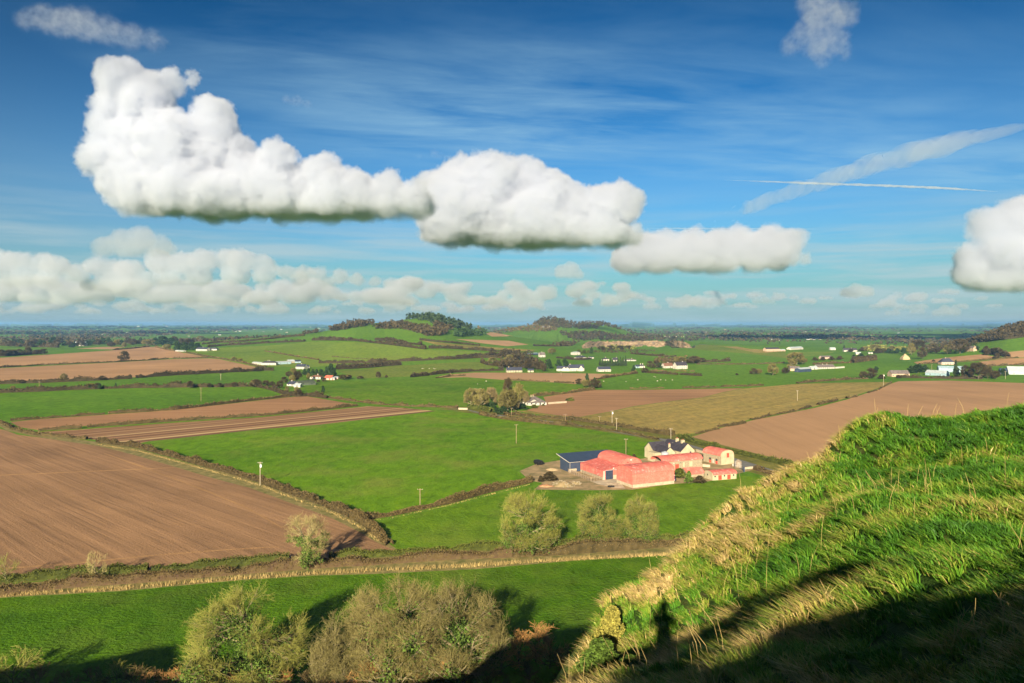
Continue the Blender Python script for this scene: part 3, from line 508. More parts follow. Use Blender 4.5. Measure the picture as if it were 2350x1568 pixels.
for a in [(2150, 3100, 900, 1250, 650, 1), (900, 2350, 900, 380, 90, 12), (380, 2450, 900, 260, 110, 2), (3300, 3500, 1050, 900, 500, 3), (2700, 2200, 900, 420, 110, 7),
          (-2600, 4300, 1000, 900, 420, 4), (-4600, 8000, 1800, 1800, 900, 5), (6200, 11500, 2400, 2600, 1100, 6), (7800, 8800, 2000, 2200, 900, 8), (-900, 4200, 1000, 300, 200, 10)]:
    shade_cloud(*a)
# contrails
def contrail(label, pts, alt, width, mat, seed):
    r = random.Random(seed); P = []
    for px, py in pts:
        v = (CY - py) / FOC; Y = (alt - EYE) / v; P.append(at(px, py, Y))
    V, Fc = [], []; n = 90
    ks = [i / (n - 1) * (len(P) - 1) for i in range(n)]
    for i, k in enumerate(ks):
        j = min(int(k), len(P) - 2); c = P[j].lerp(P[j+1], k - j); w = (width[0] + (width[1] - width[0]) * i / n) * (1 + .12 * math.sin(i * .7) + .08 * math.sin(i * 1.9)) * min(1, 4 * i / n + .1, 4 * (n - i) / n + .1)
        c = c + Vector((r.uniform(-.05, .05) * w, r.uniform(-.05, .05) * w, r.uniform(-.05, .05) * w))
        for q in range(8):
            a = q / 8 * 6.283; rr = w * (1 + .05 * math.sin(i * .9 + q * 2.1)); V.append((c.x, c.y + math.cos(a) * rr, c.z + math.sin(a) * rr * .35))
    for i in range(n - 1):
        for q in range(8): Fc.append((i*8+q, i*8+(q+1) % 8, (i+1)*8+(q+1) % 8, (i+1)*8+q))
    Fc += [tuple(range(7, -1, -1)), tuple(range((n-1)*8, n*8))]
    o = mesh_obj('contrail', V, Fc, mat, smooth=True); tag(o, label, 'contrail'); return o
contrail('broad spreading contrail slanting up to the right edge', [(1560,560),(1700,482),(1880,418),(2090,352),(2400,278)], 5200, (900, 1000), vol_mat('contrail_wide', .0009), 1)
contrail('thin bright contrail crossing the broad one', [(1660,413),(1860,421),(2020,426),(2150,431),(2290,440)], 5200, (110, 120), vol_mat('contrail_thin', .005), 2)
contrail('faint thin contrail just above the flat based cloud', [(1480,524),(1650,525),(1880,526)], 4800, (120, 120), vol_mat('contrail_faint', .002), 3)
# haze slab
hzm = bpy.data.materials.new('haze'); hzm.use_nodes = True; n = hzm.node_tree; n.nodes.clear()
out = n.nodes.new('ShaderNodeOutputMaterial'); v = n.nodes.new('ShaderNodeVolumePrincipled')
v.inputs['Color'].default_value = (.26, .52, .95, 1); v.inputs['Density'].default_value = 5.5e-5; v.inputs['Anisotropy'].default_value = 0
n.links.new(v.outputs[0], out.inputs['Volume']); hzm.cycles.homogeneous_volume = True
bm = bmesh.new(); bmesh.ops.create_cube(bm, size=1)
for vv in bm.verts: vv.co = Vector((vv.co.x * 130000, 21000 + vv.co.y * 52000, 51 + vv.co.z * 108))
me = bpy.data.meshes.new('haze'); bm.to_mesh(me); bm.free(); me.materials.append(hzm)
tag(link('haze', me), 'pale blue haze over the plain', None, None, 'stuff')
# ---------------------------------------------------------------- vegetation
def leaf_mat(name, c, c2, rough=.8, trans=0):
    t = NT(name); a = t.attr(); o = t.objrand()
    col = t.ramp(a, [(0, c2), (.5, c), (1, sh(c, 1.35))])
    col = t.mix(.7, col, t.ramp(o, [(0, (.8, .8, .8)), (1, (1.15, 1.12, 1.0))]), 'MULTIPLY')
    t.color(col); t.b.inputs['Roughness'].default_value = rough; t.b.inputs['Specular IOR Level'].default_value = .05
    return t.m
L_twig = leaf_mat('pale_twigs', (.165, .145, .055), (.05, .045, .018))
L_olive = leaf_mat('olive_twigs', (.195, .20, .048), (.06, .065, .018))
L_brown = leaf_mat('brown_twigs', (.105, .08, .034), (.07, .045, .03))
L_hedge = leaf_mat('hedge_twigs', (.12, .09, .04), (.035, .03, .014))
L_hedgeg = leaf_mat('green_hedge', (.09, .105, .022), (.03, .038, .01))
L_ivy = leaf_mat('ivy_leaves', (.085, .14, .025), (.02, .035, .010))
L_ever = leaf_mat('evergreen', (.035, .065, .022), (.012, .022, .010))
L_pine = leaf_mat('pine_needles', (.04, .062, .026), (.014, .022, .012))
L_rust = leaf_mat('russet_bramble', (.34, .19, .07), (.10, .055, .025))
L_straw = leaf_mat('straw', (.36, .27, .11), (.17, .13, .05))
L_wood = leaf_mat('wooded_brown', (.066, .052, .026), (.028, .024, .014))
M_bark = plain_mat('bark', (.26, .215, .12), .25, 2, obj=True, c2=(.10, .085, .05))
M_barkd = plain_mat('dark_bark', (.12, .095, .06), .25, 2, obj=True)

def tubes(P0, P1, R0, R1, k=3):
    """tapered prisms between points"""
    P0 = np.asarray(P0); P1 = np.asarray(P1); d = P1 - P0; L = np.linalg.norm(d, axis=1, keepdims=True) + 1e-9; d = d / L
    ref = np.where(np.abs(d[:, 2:3]) > .8, np.array([[1., 0, 0]]), np.array([[0, 0, 1.]]))
    a = np.cross(d, ref); a /= np.linalg.norm(a, axis=1, keepdims=True) + 1e-9; b = np.cross(d, a)
    n = len(P0); V = np.zeros((n, 2 * k, 3))
    for q in range(k):
        w = q / k * 2 * math.pi; o = a * math.cos(w) + b * math.sin(w)
        V[:, q] = P0 + o * np.asarray(R0).reshape(-1, 1); V[:, k + q] = P1 + o * np.asarray(R1).reshape(-1, 1)
    F = []
    base = np.arange(n) * 2 * k
    for q in range(k):
        q2 = (q + 1) % k; F.append(np.stack([base + q, base + q2, base + k + q2, base + k + q], 1))
    return V.reshape(-1, 3), np.concatenate(F)
def cards(Pc, size, rs, up=.3, tri=False):
    """small loose leaf faces around points"""
    n = len(Pc); a = rs.normal(size=(n, 3)); a /= np.linalg.norm(a, axis=1, keepdims=True)
    b = np.cross(a, rs.normal(size=(n, 3))); b /= np.linalg.norm(b, axis=1, keepdims=True) + 1e-9
    s = np.asarray(size).reshape(-1, 1) * np.ones((n, 1)) * rs.uniform(.6, 1.4, (n, 1))
    V = np.stack([Pc - a * s * .5 - b * s * .3, Pc + a * s * .5 - b * s * .25, Pc + b * s * .5], 1)
    return V.reshape(-1, 3), np.arange(n * 3).reshape(n, 3)
def bare_tree(seed, h, R_, levels, trunk_r=.3, tw=.02, clear=.18, up=.35, mats=None, ivy=0, ivy_h=.6, lean=(0, 0), ivy_mat=None, ball=True, ivy_w=1.0):
    """limb order by limb order, every child springs from its parent; returns part meshes"""
    rs = np.random.RandomState(seed)
    cen = np.array([0, 0, h * .53]); rdv = np.array([R_, R_, h * .49]); spread = 1.0
    n = 7; zs = np.linspace(0, h * .55, n); tr = np.stack([lean[0] * zs / h + np.cumsum(rs.normal(0, h * .008, n)), lean[1] * zs / h + np.cumsum(rs.normal(0, h * .008, n)), zs], 1); tr[0, :2] = 0
    R = trunk_r * (1 - zs / (h * .55) * .7)
    wood = [(tr[:-1], tr[1:], R[:-1], R[1:])]; twig = []
    chains = [(tr, R)]
    # first order
    parents = [tr[None]]; pr = [R[None]]
    P, Rr = tr[None], R[None]
    for li, (cnt, ln, rad_k, ang, segs) in enumerate(levels):
        N = P.shape[0]; S_ = P.shape[1] - 1; M = N * cnt
        pi = np.repeat(np.arange(N), cnt)
        tt = np.tile((np.arange(cnt) + .5) / cnt, N) + rs.uniform(-.5, .5, M) / cnt
        lo = clear / .55 if li == 0 else .25
        tt = np.clip(lo + (1.0 - lo) * tt, 0, .999); si = (tt * S_).astype(int); fr = (tt * S_ - si)[:, None]
        p0 = P[pi, si] * (1 - fr) + P[pi, si + 1] * fr
        r0 = (Rr[pi, si] * (1 - fr[:, 0]) + Rr[pi, si + 1] * fr[:, 0]) * rad_k
        pd = P[pi, si + 1] - P[pi, si]; pd /= np.linalg.norm(pd, axis=1, keepdims=True) + 1e-9
        rv = rs.normal(size=(M, 3)); rv -= (rv * pd).sum(1, keepdims=True) * pd; rv /= np.linalg.norm(rv, axis=1, keepdims=True) + 1e-9
        if li == 0:
            az = np.arange(M) * 2.39996 + rs.uniform(-.4, .4, M); rv = np.stack([np.cos(az), np.sin(az), np.zeros(M)], 1)
            an = ang * (1.25 - .75 * (tt - lo) / (1 - lo))
        else: an = ang * rs.uniform(.7, 1.3, M)
        an = np.asarray(an)[:, None] * np.ones((M, 1))
        dd = pd * np.cos(an) + rv * np.sin(an)
        L = ln * h * rs.uniform(.7, 1.25, M)
        if li == 0:
            qa = (p0 - cen) / rdv; qd = dd / rdv; A_ = (qd ** 2).sum(1); B_ = (qa * qd).sum(1); C_ = (qa ** 2).sum(1) - 1
            L = (-B_ + np.sqrt(np.maximum(B_ ** 2 - A_ * C_, 0.01))) / A_ * rs.uniform(.42, .95, M)
        pts = [p0]; cur = p0; d = dd
        for s in range(segs):
            d = d + rs.normal(0, .2, (M, 3)) + np.array([0, 0, up * (.5 if li == 0 else .25)]) / segs
            if ball:  # spread towards a rounded crown
                out = cur - np.array([0, 0, h * .5]); out /= np.linalg.norm(out, axis=1, keepdims=True) + 1e-9; d = d + out * .22
            d /= np.linalg.norm(d, axis=1, keepdims=True); cur = cur + d * (L / segs)[:, None]
            pts.append(cur)
        P2 = np.stack(pts, 1); q = (P2 - cen) / rdv; ql = np.linalg.norm(q, axis=2, keepdims=True); lim = rs.uniform(.72, 1.14, (M, 1, 1))
        P2 = np.where(ql > lim, cen + rdv * q / ql * lim, P2); P2[:, :, 2] = np.maximum(P2[:, :, 2], .3)
        k = np.linspace(1, .35, segs + 1)[None]; R2 = np.maximum(r0[:, None] * k, tw)
        tgt = wood if li < len(levels) - 2 else twig
        tgt.append((P2[:, :-1].reshape(-1, 3), P2[:, 1:].reshape(-1, 3), R2[:, :-1].ravel(), R2[:, 1:].ravel()))
        P, Rr = P2, R2
        if li <= 1: chains += [(P2[i], R2[i]) for i in range(M)]
    def sq(v): v = v.copy(); v[:, :2] *= spread; return v
    out = {}
    def build(lst, k):
        Vs, Fs, At, o = [], [], [], 0
        for a, b, r0, r1 in lst:
            V, F = tubes(sq(a), sq(b), r0, r1, k); Vs.append(V); Fs.append(F + o); o += len(V)
            tnt = rs.uniform(.25, .9, len(a)); At.append(np.repeat(tnt, 2 * k))
        return np.concatenate(Vs), np.concatenate(Fs), np.concatenate(At)
    out['trunk'] = build(wood, 5); out['twigs'] = build(twig, 3)
    if ivy:
        pts = []
        w = np.array([len(c[0]) * (3 if i == 0 else (1 if i < 1 + levels[0][0] else .3)) for i, c in enumerate(chains)], float)
        zmax = h * ivy_h
        tries = 0; acc = []
        while sum(len(a) for a in acc) < ivy and tries < 30:
            tries += 1; ci = rs.choice(len(chains), ivy, p=w / w.sum())
            for c_i in np.unique(ci):
                c, r = chains[c_i]; m = (ci == c_i).sum(); tq = rs.uniform(0, len(c) - 1.001, m); s = tq.astype(int); f = (tq - s)[:, None]
                q = sq(c[s] * (1 - f) + c[s + 1] * f); sig = ivy_w * (.06 * h if c_i == 0 else .035 * h) * (1.1 - .5 * q[:, 2:3] / zmax)
                q = q + rs.normal(size=q.shape) * np.abs(sig) * .6; acc.append(q[(q[:, 2] > .1) & (q[:, 2] < zmax * rs.uniform(.6, 1.05, len(q)))])
        q = np.concatenate(acc)[:ivy]
        V, F = cards(q, .028 * h ** .8 * 1.2, rs); out['ivy'] = (V, F, np.repeat(rs.uniform(0, 1, len(q)), 3))
    return out
def tree_obj(name, label, cat, g, parts, mats, rz=0, group=None):
    root = empty(name, g, rz); tag(root, label, cat, group)
    for k, (V, F, At) in parts.items(): link(k, np_mesh(k, V, F, mats[k], False, At), root)
    return root

# hedges --------------------------------------------------------
def hedge(pts, h, w, label, mat, dens=1.0, gap=0, seed=0, name='hedge', cat='hedge', group=None, top_var=.42, core=(.035, .028, .015)):
    P = gpath(pts, 7); rs = np.random.RandomState(seed + len(P) * 7)
    P = np.array([tuple(p) for p in P]); d = np.diff(P, axis=0); L = np.linalg.norm(d[:, :2], axis=1); tot = L.sum(); cum = np.concatenate([[0], np.cumsum(L)])
    dist = np.linalg.norm(P[:, :2], axis=1).mean()
    step = max(.9, dist / 240); n = max(3, int(tot / step)); s = np.linspace(0, tot, n)
    X = np.interp(s, cum, P[:, 0]); Y = np.interp(s, cum, P[:, 1]); Z = T(X, Y)
    tx = np.gradient(X); ty = np.gradient(Y); tl = np.hypot(tx, ty) + 1e-9; nx, ny = -ty / tl, tx / tl
    kx = rs.uniform(0, 99)
    hv = np.array([mnoise.noise(Vector((v / (6 * h), kx, 0))) + .6 * mnoise.noise(Vector((v / (2.0 * h), kx, 5))) for v in s])
    H_ = h * (1 + hv * top_var * 2.2) * rs.uniform(1 - top_var * .12, 1 + top_var * .12, n); H_ = np.maximum(H_, h * .3)
    if gap: 
        gm_ = np.array([mnoise.noise(Vector((v / (9 * h), kx + 40, 0))) for v in s]); H_ = np.where(gm_ < gap - .5, h * .06, H_)
    Wd = w * rs.uniform(.93, 1.07, n)
    prof = [(-.5, 0), (-.46, .55), (-.28, .93), (.22, .95), (.47, .5), (.5, 0)]
    V = []
    for a, b in prof: V.append(np.stack([X + nx * a * Wd, Y + ny * a * Wd, Z - .05 + b * H_ * .86 + rs.uniform(-.03, .03, n) * H_], 1))
    m = len(prof); V = np.stack(V, 1).reshape(-1, 3); F = []
    i = np.arange(n - 1)
    for q in range(m - 1): F.append(np.stack([i * m + q, (i + 1) * m + q, (i + 1) * m + q + 1, i * m + q + 1], 1))
    F = np.concatenate(F); A0 = rs.uniform(0, .35, len(V))
    # loose twigs over the body
    sz = max(.2, dist / 620) ; cnt = int(min(60000 if dist < 330 else 12000, tot * h * (w + 2 * h) * dens * (1.5 if dist < 330 else .45) / sz ** 1.55))
    k = rs.uniform(0, n - 1.01, cnt); ki = k.astype(int); f = k - ki
    cx = X[ki] * (1 - f) + X[ki + 1] * f; cy = Y[ki] * (1 - f) + Y[ki + 1] * f; hh = H_[ki]; ww = Wd[ki]
    ang = rs.uniform(0, math.pi, cnt); rr = rs.uniform(.8, 1.12, cnt)
    off = np.cos(ang) * .5 * ww * rr; zz = np.sin(ang) ** .6 * hh * rr
    Q = np.stack([cx + nx[ki] * off, cy + ny[ki] * off, T(cx, cy) + zz], 1)
    V2, F2 = cards(Q, sz, rs); a2 = np.repeat(np.clip(rs.normal(.5, .22, cnt) + .0, 0, 1), 3)
    # quads + tris: turn quads into tris
    Ft = np.concatenate([F[:, [0, 1, 2]], F[:, [0, 2, 3]], F2 + len(V)])
    me = np_mesh(name, np.concatenate([V, V2]), Ft, mat, False, np.concatenate([A0, a2]))
    o = link(name, me); tag(o, label, cat, group, None); return o
def strip(pts, w, h, mat, name, label, dens, seed, size=.35, kind='stuff'):
    """ragged band of standing dry grass"""
    P = np.array([tuple(p) for p in gpath(pts, 7)]); rs = np.random.RandomState(seed); L = np.linalg.norm(np.diff(P, axis=0)[:, :2], axis=1); cum = np.concatenate([[0], np.cumsum(L)]); tot = cum[-1]
    n = int(tot * w * dens); s = rs.uniform(0, tot, n); s = s[np.array([mnoise.noise(Vector((v / 9, seed, 0))) + .5 * mnoise.noise(Vector((v / 2.5, seed, 4))) for v in s]) > rs.uniform(-.9, .25, n)]; n = len(s); X = np.interp(s, cum, P[:, 0]); Y = np.interp(s, cum, P[:, 1])
    X = X + rs.normal(0, w * .35, n); Y = Y + rs.normal(0, w * .35, n); Z = T(X, Y); hh = h * rs.uniform(.5, 1.2, n)
    b = rs.normal(0, .3, (n, 2)) * hh[:, None]; a = rs.uniform(0, 3.14, n); wx = np.cos(a) * size * .2; wy = np.sin(a) * size * .2
    V = np.stack([np.stack([X - wx, Y - wy, Z], 1), np.stack([X + wx, Y + wy, Z], 1), np.stack([X + b[:, 0], Y + b[:, 1], Z + hh], 1)], 1).reshape(-1, 3)
    o = link(name, np_mesh(name, V, np.arange(n * 3).reshape(n, 3), mat, False, np.repeat(rs.uniform(.2, 1, n), 3))); tag(o, label, None, None, kind); return o

HEDGES = [ # points, height, width, label, material, gap
 ([Hz(0,168),Hz(60,200),Hz(120,222),Hz(230,243),Hz(350,252),Hz(500,266)], 1.5, 1.8, 'low hedge curving round the top of the big ploughed field', L_hedge, .12),
 ([Hz(560,280),Hz(800,316),Hz(1000,370),Hz(1120,406),Hz(1300,453),Hz(1490,510),Hz(1700,588),Hz(1850,638),Hz(2015,712)], 1.9, 2.0, 'long trimmed hedge between the big ploughed field and the main green meadow', L_hedge, 0),
 ([Fz(1195,245),Fz(1240,265),Fz(1290,295),Fz(1335,340),Fz(1390,388)], 1.9, 2.4, 'short thick hedge at the tip of the big ploughed field', L_hedge, 0),
 ([Fz(1210,256),Fz(1280,250),Fz(1400,232),Fz(1560,198),Fz(1700,168),Fz(1900,112),Fz(2130,57)], 1.7, 2.2, 'trimmed brown hedge running from the ploughed field tip to the barns', L_hedge, 0),
 ([E(-60,640),E(60,612),E(160,592)], 1.6, 2.0, 'end of the brown hedge beside the yard bush', L_hedge, 0),
 ([Hz(-60,1100),Hz(200,1068),Hz(500,1046),Hz(850,1030)], 1.8, 2.2, 'left part of the upper green hedge under the ploughed field', L_hedgeg, 0),
 ([Hz(870,1028),Hz(1000,1016),Hz(1300,990),Hz(1660,968)], 1.5, 2.0, 'middle part of the upper green hedge left of the ivy tree', L_hedgeg, .1),
 ([Fz(1075,470),Fz(1200,455),Fz(1350,442),Fz(1700,417),Fz(2050,400),Fz(2350,388),E(600,1098),E(1000,1080),E(1500,1066),(1660,1235)], 1.6, 2.4, 'upper hedge of the pair between the two lower green meadows', L_hedgeg, 0),
 ([Hz(-60,1165),Hz(200,1130),Hz(400,1108),Hz(800,1080),Hz(1100,1056),Hz(1400,1030),Hz(1700,1005),Hz(2000,985),Fz(1200,490),Fz(1700,455),E(0,1200)], 1.7, 2.6, 'lower russet hedge of the pair, left and middle stretch', L_brown, 0),
 ([E(0,1202),E(300,1185),E(600,1165),E(1000,1138),E(1300,1108),E(1520,1085)], 1.7, 3.0, 'lower hedge of the pair below the three round trees', L_hedge, 0),
 ([Hz(220,217),Hz(470,203)], 1.4, 1.4, 'left piece of the trimmed hedge above the striped field', L_hedge, 0),
 ([Hz(500,197),Hz(1000,162),Hz(1500,131),Hz(1800,102),Hz(2050,74)], 1.7, 1.6, 'trimmed hedge between the striped field and the narrow brown field', L_hedge, .05),
 ([Hz(60,160),Hz(250,146),Hz(600,121)], 1.3, 1.6, 'left piece of the dark hedge under the bright young crop', L_hedge, 0),
 ([Hz(620,120),Hz(1000,96),Hz(1150,79),Hz(1400,49),Hz(1660,21)], 1.8, 1.8, 'right piece of the dark hedge under the bright young crop', L_hedge, 0),
 ([A(-60,616),A(300,604),A(500,593),A(900,581),A(1200,577),A(1500,575),A(1740,570)], 2.6, 3, 'thick bushy hedge above the bright young crop', L_wood, 0),
 ([A(-60,556),A(300,545),A(700,528),A(900,517)], 2.6, 3, 'bushy hedge left part below the long brown field', L_wood, 0),
 ([A(930,512),A(1200,494),A(1500,478),A(1800,462),A(1870,462)], 2.6, 3, 'bushy hedge right part below the long brown field', L_wood, 0),
 ([A(-60,446),A(280,425),A(800,403),A(1150,382)], 1.9, 2, 'thin dark hedge between the two upper brown fields, left of the gap', L_hedge, 0),
 ([A(1180,381),A(1420,375)], 1.9, 2, 'thin dark hedge between the two upper brown fields, right of the gap', L_hedge, 0),
 ([A(1270,338),A(1430,370),A(1520,383),A(1640,404),A(1790,440)], 1.6, 2, 'hedge at the corner where brown and hillside green meet', L_hedge, 0),
 ([A(770,322),A(900,312),A(1020,297)], 2, 2.4, 'short hedge above the upper brown field', L_hedge, 0),
 ([A(1060,300),A(1140,320),A(1200,330)], 2, 2.4, 'short hedge dropping beside the dark trees', L_hedge, 0),
 ([A(1740,572),A(1800,582),A(1870,600),A(1960,632),A(2040,640),B(420,636),B(480,642),B(560,652)], 2.2, 2.6, 'hedge bending round the right end of the bright crop', L_wood, 0),
 ([B(570,650),B(700,668),B(800,680),B(900,693),B(1100,706),B(1300,712),B(1450,720)], 1.7, 2, 'hedge along the lane below the centre green field', L_hedge, 0),
 ([A(1380,283),A(1500,272),A(1650,266),A(1800,252),A(1950,235),A(2080,223)], 3, 3.4, 'upper dark hedge climbing the left hillside', L_wood, 0),
 ([A(1420,302),A(1550,290),A(1650,287),A(1800,276),A(2080,264),B(400,260)], 3, 3.4, 'lower dark hedge climbing the left hillside', L_wood, 0),
 ([B(455,256),B(600,256),B(740,258),B(860,272),B(1000,287),B(1120,303),B(1230,317)], 3.6, 4, 'hedge of small trees over the large hillside field', L_wood, 0),
 ([B(885,252),B(980,262),B(1090,275),B(1200,290)], 3.6, 4, 'dark hedge right of the hillside field of small trees', L_wood, 0),
 ([B(1190,254),B(1300,264),B(1450,277),B(1600,293)], 2.4, 3, 'thin hedge on the slope under the brown wood', L_wood, 0),
 ([B(1250,312),B(1350,310),B(1500,318),B(1650,328),B(1760,337)], 3.6, 4, 'thick hedge along the long pale strip', L_wood, 0),
 ([B(500,412),B(740,412),B(900,410),B(1050,400),B(1200,394),B(1300,388),B(1450,383),B(1600,375),B(1740,378)], 3.2, 4, 'long thick hedge along the bottom of the hillside field', L_wood, 0),
 ([B(620,455),B(760,448),B(850,442),B(950,432),B(1060,424)], 4, 5, 'thick dark hedge right of the tall evergreens', L_wood, 0),
 ([B(130,330),B(220,345),B(350,368),B(500,390)], 1.6, 2, 'thin dark hedge slanting down across the hillside field', L_hedge, 0),
 ([B(590,366),B(700,376),B(860,387)], .9, 1.4, 'faint low hedge on the hillside field', L_hedge, 0),
 ([B(1130,508),B(1200,500),B(1300,488),B(1400,478),B(1550,468),B(1760,462)], 2.6, 3, 'bushy hedge above the pale cottage strip', L_wood, 0),
 ([B(1300,514),B(1400,502),B(1500,498)], 1.6, 2, 'short dark hedge under the left end of the cottage strip', L_hedge, 0),
 ([B(1610,408),B(1660,425),B(1730,434)], 3, 4, 'curved dark hedge left of the brown woodland', L_wood, 0),
 ([C(440,564),C(620,573),C(810,580)], 1.4, 1.8, 'dark trimmed hedge under the cottage strip, left part', L_hedge, 0),
 ([C(850,584),C(930,588),C(1010,593)], 1.5, 2, 'dark trimmed hedge under the cottage strip, right part', L_hedge, 0),
 ([C(1195,560),C(1300,545),C(1400,527),C(1530,511)], 2, 2.4, 'hedge climbing from the bushes towards the small round tree', L_hedge, 0),
 ([C(680,698),C(800,690),C(900,682),C(1050,660),C(1180,645)], 2, 2, 'dark hedge between the centre green field and the brown one', L_hedge, 0),
 ([C(950,737),C(1005,733)], 2.0, 3, 'short square clipped green hedge in the brown field by the bungalow', L_hedgeg, 0),
 ([C(1570,503),C(1700,511),C(1860,522)], 2.2, 2.6, 'bushy hedge above the sheep field, left part', L_wood, 0),
 ([C(1880,521),C(1960,527),C(2060,533)], 2.0, 2.4, 'bushy hedge above the sheep field, right part', L_wood, 0),
 ([C(1470,636),C(1600,634),C(1750,632)], 1.2, 1.6, 'low dark hedge under the sheep field', L_hedge, .2),
 ([C(1900,630),C(2100,627),C(2350,616),D(340,600),D(480,592)], 1.5, 2, 'hedge between the sheep field and the golden stubble', L_hedge, .15),
 ([D(720,578),D(850,566),D(1000,556),D(1100,549),D(1230,545)], 1.8, 2.2, 'hedge along the top right of the golden stubble', L_hedge, 0),
 ([C(1480,350),C(1600,362),C(1750,372),C(1850,376)], 2.4, 3, 'hedge over the bright field by the quarry scrub', L_wood, 0),
 ([D(0,440),D(150,440),D(300,441),D(450,438),D(630,432)], 1.6, 2.4, 'straight dark hedge right of the white houses', L_hedge, 0),
 ([D(-20,428),D(100,425),D(240,418)], 3.4, 4, 'row of bushes along a field behind the white houses', L_wood, 0),
 ([D(840,443),D(1000,434),D(1100,430),D(1290,410)], 2.4, 3, 'hedge between two bright green strips on the right', L_hedge, 0),
 ([D(1120,430),D(1200,418),D(1285,408)], 5, 6, 'clump of dark bushes in a row below the white bungalows', L_wood, 0),
 ([D(1460,535),D(1550,538),D(1700,542),D(1850,545),D(2050,546)], 2.2, 3, 'dark hedge under the right hand farm', L_wood, 0),
 ([D(1600,440),D(1700,433),D(1900,424),D(2050,412),D(2250,397),D(2310,392)], 1.8, 2.4, 'dark hedge along the brown fields by the slate bungalow', L_hedge, 0),
 ([D(2080,455),D(2200,450),D(2400,444)], 2, 2.6, 'dark hedge above the pale blue shed', L_hedge, 0),
 ([D(2060,352),D(2130,370),D(2240,388)], 4.5, 6, 'row of dark bushes between green and pale fields', L_wood, 0),
 ([D(1950,275),D(2060,278),D(2150,268),D(2400,238)], 5, 7, 'thick dark hedge at the foot of the wooded right hill', L_wood, 0),
 ([C(140,800),C(250,806),C(340,828)], 2.2, 3, 'bright green garden hedge by the willows', L_hedgeg, 0),
 ([C(440,858),C(530,848),C(640,868),C(800,882),C(1000,898)], 2.0, 2.4, 'upper lane hedge from the willows to the poles', L_hedge, 0),
 ([C(240,850),C(420,882),C(640,910),C(950,938)], 2.0, 2.2, 'lower lane hedge above the main green meadow', L_hedge, 0),
 ([E(430,78),E(600,100),E(860,138),E(1000,162),E(1230,203),E(1330,216)], 2.0, 2.4, 'upper lane hedge behind the two poles', L_hedge, 0),
 ([E(450,122),E(640,152),E(900,188),E(1080,222),E(1200,250)], 1.1, 1.6, 'thin lower lane hedge behind the green meadow', L_hedge, .1),
 ([E(1370,232),E(1500,275),E(1700,325),E(1850,362),E(2000,398),E(2200,445),E(2350,492),(1880,1092)], 2.2, 2.6, 'lane hedge between the road and the right ploughed field', L_hedgeg, 0),
 ([E(2000,492),E(2150,535),E(2300,575),E(2420,610)], 1.8, 3, 'bramble hedge where the lane passes behind the spur', L_brown, 0),
 ([E(1440,218),E(1560,190),E(1640,170),E(1700,160)], 1.1, 1.6, 'low straggling hedge between stubble and right ploughed field, first stretch', L_hedge, .3),
 ([E(1760,140),E(1850,122),D(150,892),D(270,878),D(350,862)], 1.3, 1.8, 'low straggling hedge between stubble and ploughed field, second stretch', L_hedge, .25),
 ([D(390,838),D(440,832),D(550,802),D(680,782),D(820,745)], 1.3, 2, 'low straggling hedge between stubble and ploughed field, third stretch', L_hedge, .25),
 ([D(870,730),D(980,708),D(1010,697)], 1.6, 2.2, 'low straggling hedge between stubble and ploughed field, fourth stretch', L_hedge, .1),
 ([D(1075,685),D(1150,672)], 1.4, 2.2, 'two close bushes on the bank between stubble and ploughed field', L_hedge, 0),
 ([D(1230,645),D(1300,625),D(1345,600),D(1400,570)], .9, 1.6, 'last thin stretch of hedge at the top of the right ploughed field', L_hedge, .2),
 ([A(-40,365),A(60,362),A(150,355),A(280,348)], 5, 6, 'dark tree lined hedge at the far left edge', L_wood, 0),
 ([A(-20,290),A(200,300),A(400,305)], 5, 5, 'tree lined hedge beyond the upper brown field', L_wood, 0),
 ([C(0,395),C(150,388),C(350,372),C(560,345)], 4, 5, 'woody hedge left of the gabled white cottage', L_wood, 0),
 ([C(870,385),C(1000,398),C(1060,402),C(1150,395)], 2.4, 3, 'hedge between the upper and lower white houses', L_wood, 0),
 ([C(680,285),C(850,290),C(1000,282)], 2.4, 3, 'dark hedge in the valley below the tan strip', L_wood, 0),
 ([C(1640,490),C(1800,493),C(2000,495)], 1.2, 1.6, 'low garden hedge in front of the white houses', L_hedge, .2),
]
for i, (pts, h, w, lab, mat, gap) in enumerate(HEDGES):
    hedge(pts, h * (1.35 if mat is L_wood else 1.12), w, lab, mat, 1.0, gap, i)
strip([Fz(-640,652),Fz(0,615),Fz(600,562),Fz(1000,537),Fz(1300,522),Fz(1800,498),Fz(2350,462),E(1250,1195),E(1500,1162),(1680,1255)], 1.5, .9, L_straw, 'dry_grass', 'ragged line of straw coloured grass under the lower hedge', 16, 1)
strip([Hz(560,296),Hz(800,334),Hz(1000,390),Hz(1300,472),Hz(1490,530),Hz(1700,612),Hz(1900,685),Hz(2050,760),Hz(2180,850)], 1.2, .5, L_straw, 'dry_grass', 'dry grass beside the long trimmed hedge', 9, 2)
strip([Fz(1215,268),Fz(1400,247),Fz(1700,180),Fz(2120,72)], .6, .45, L_straw, 'dry_grass', 'dry grass along the hedge running to the barns', 10, 3)

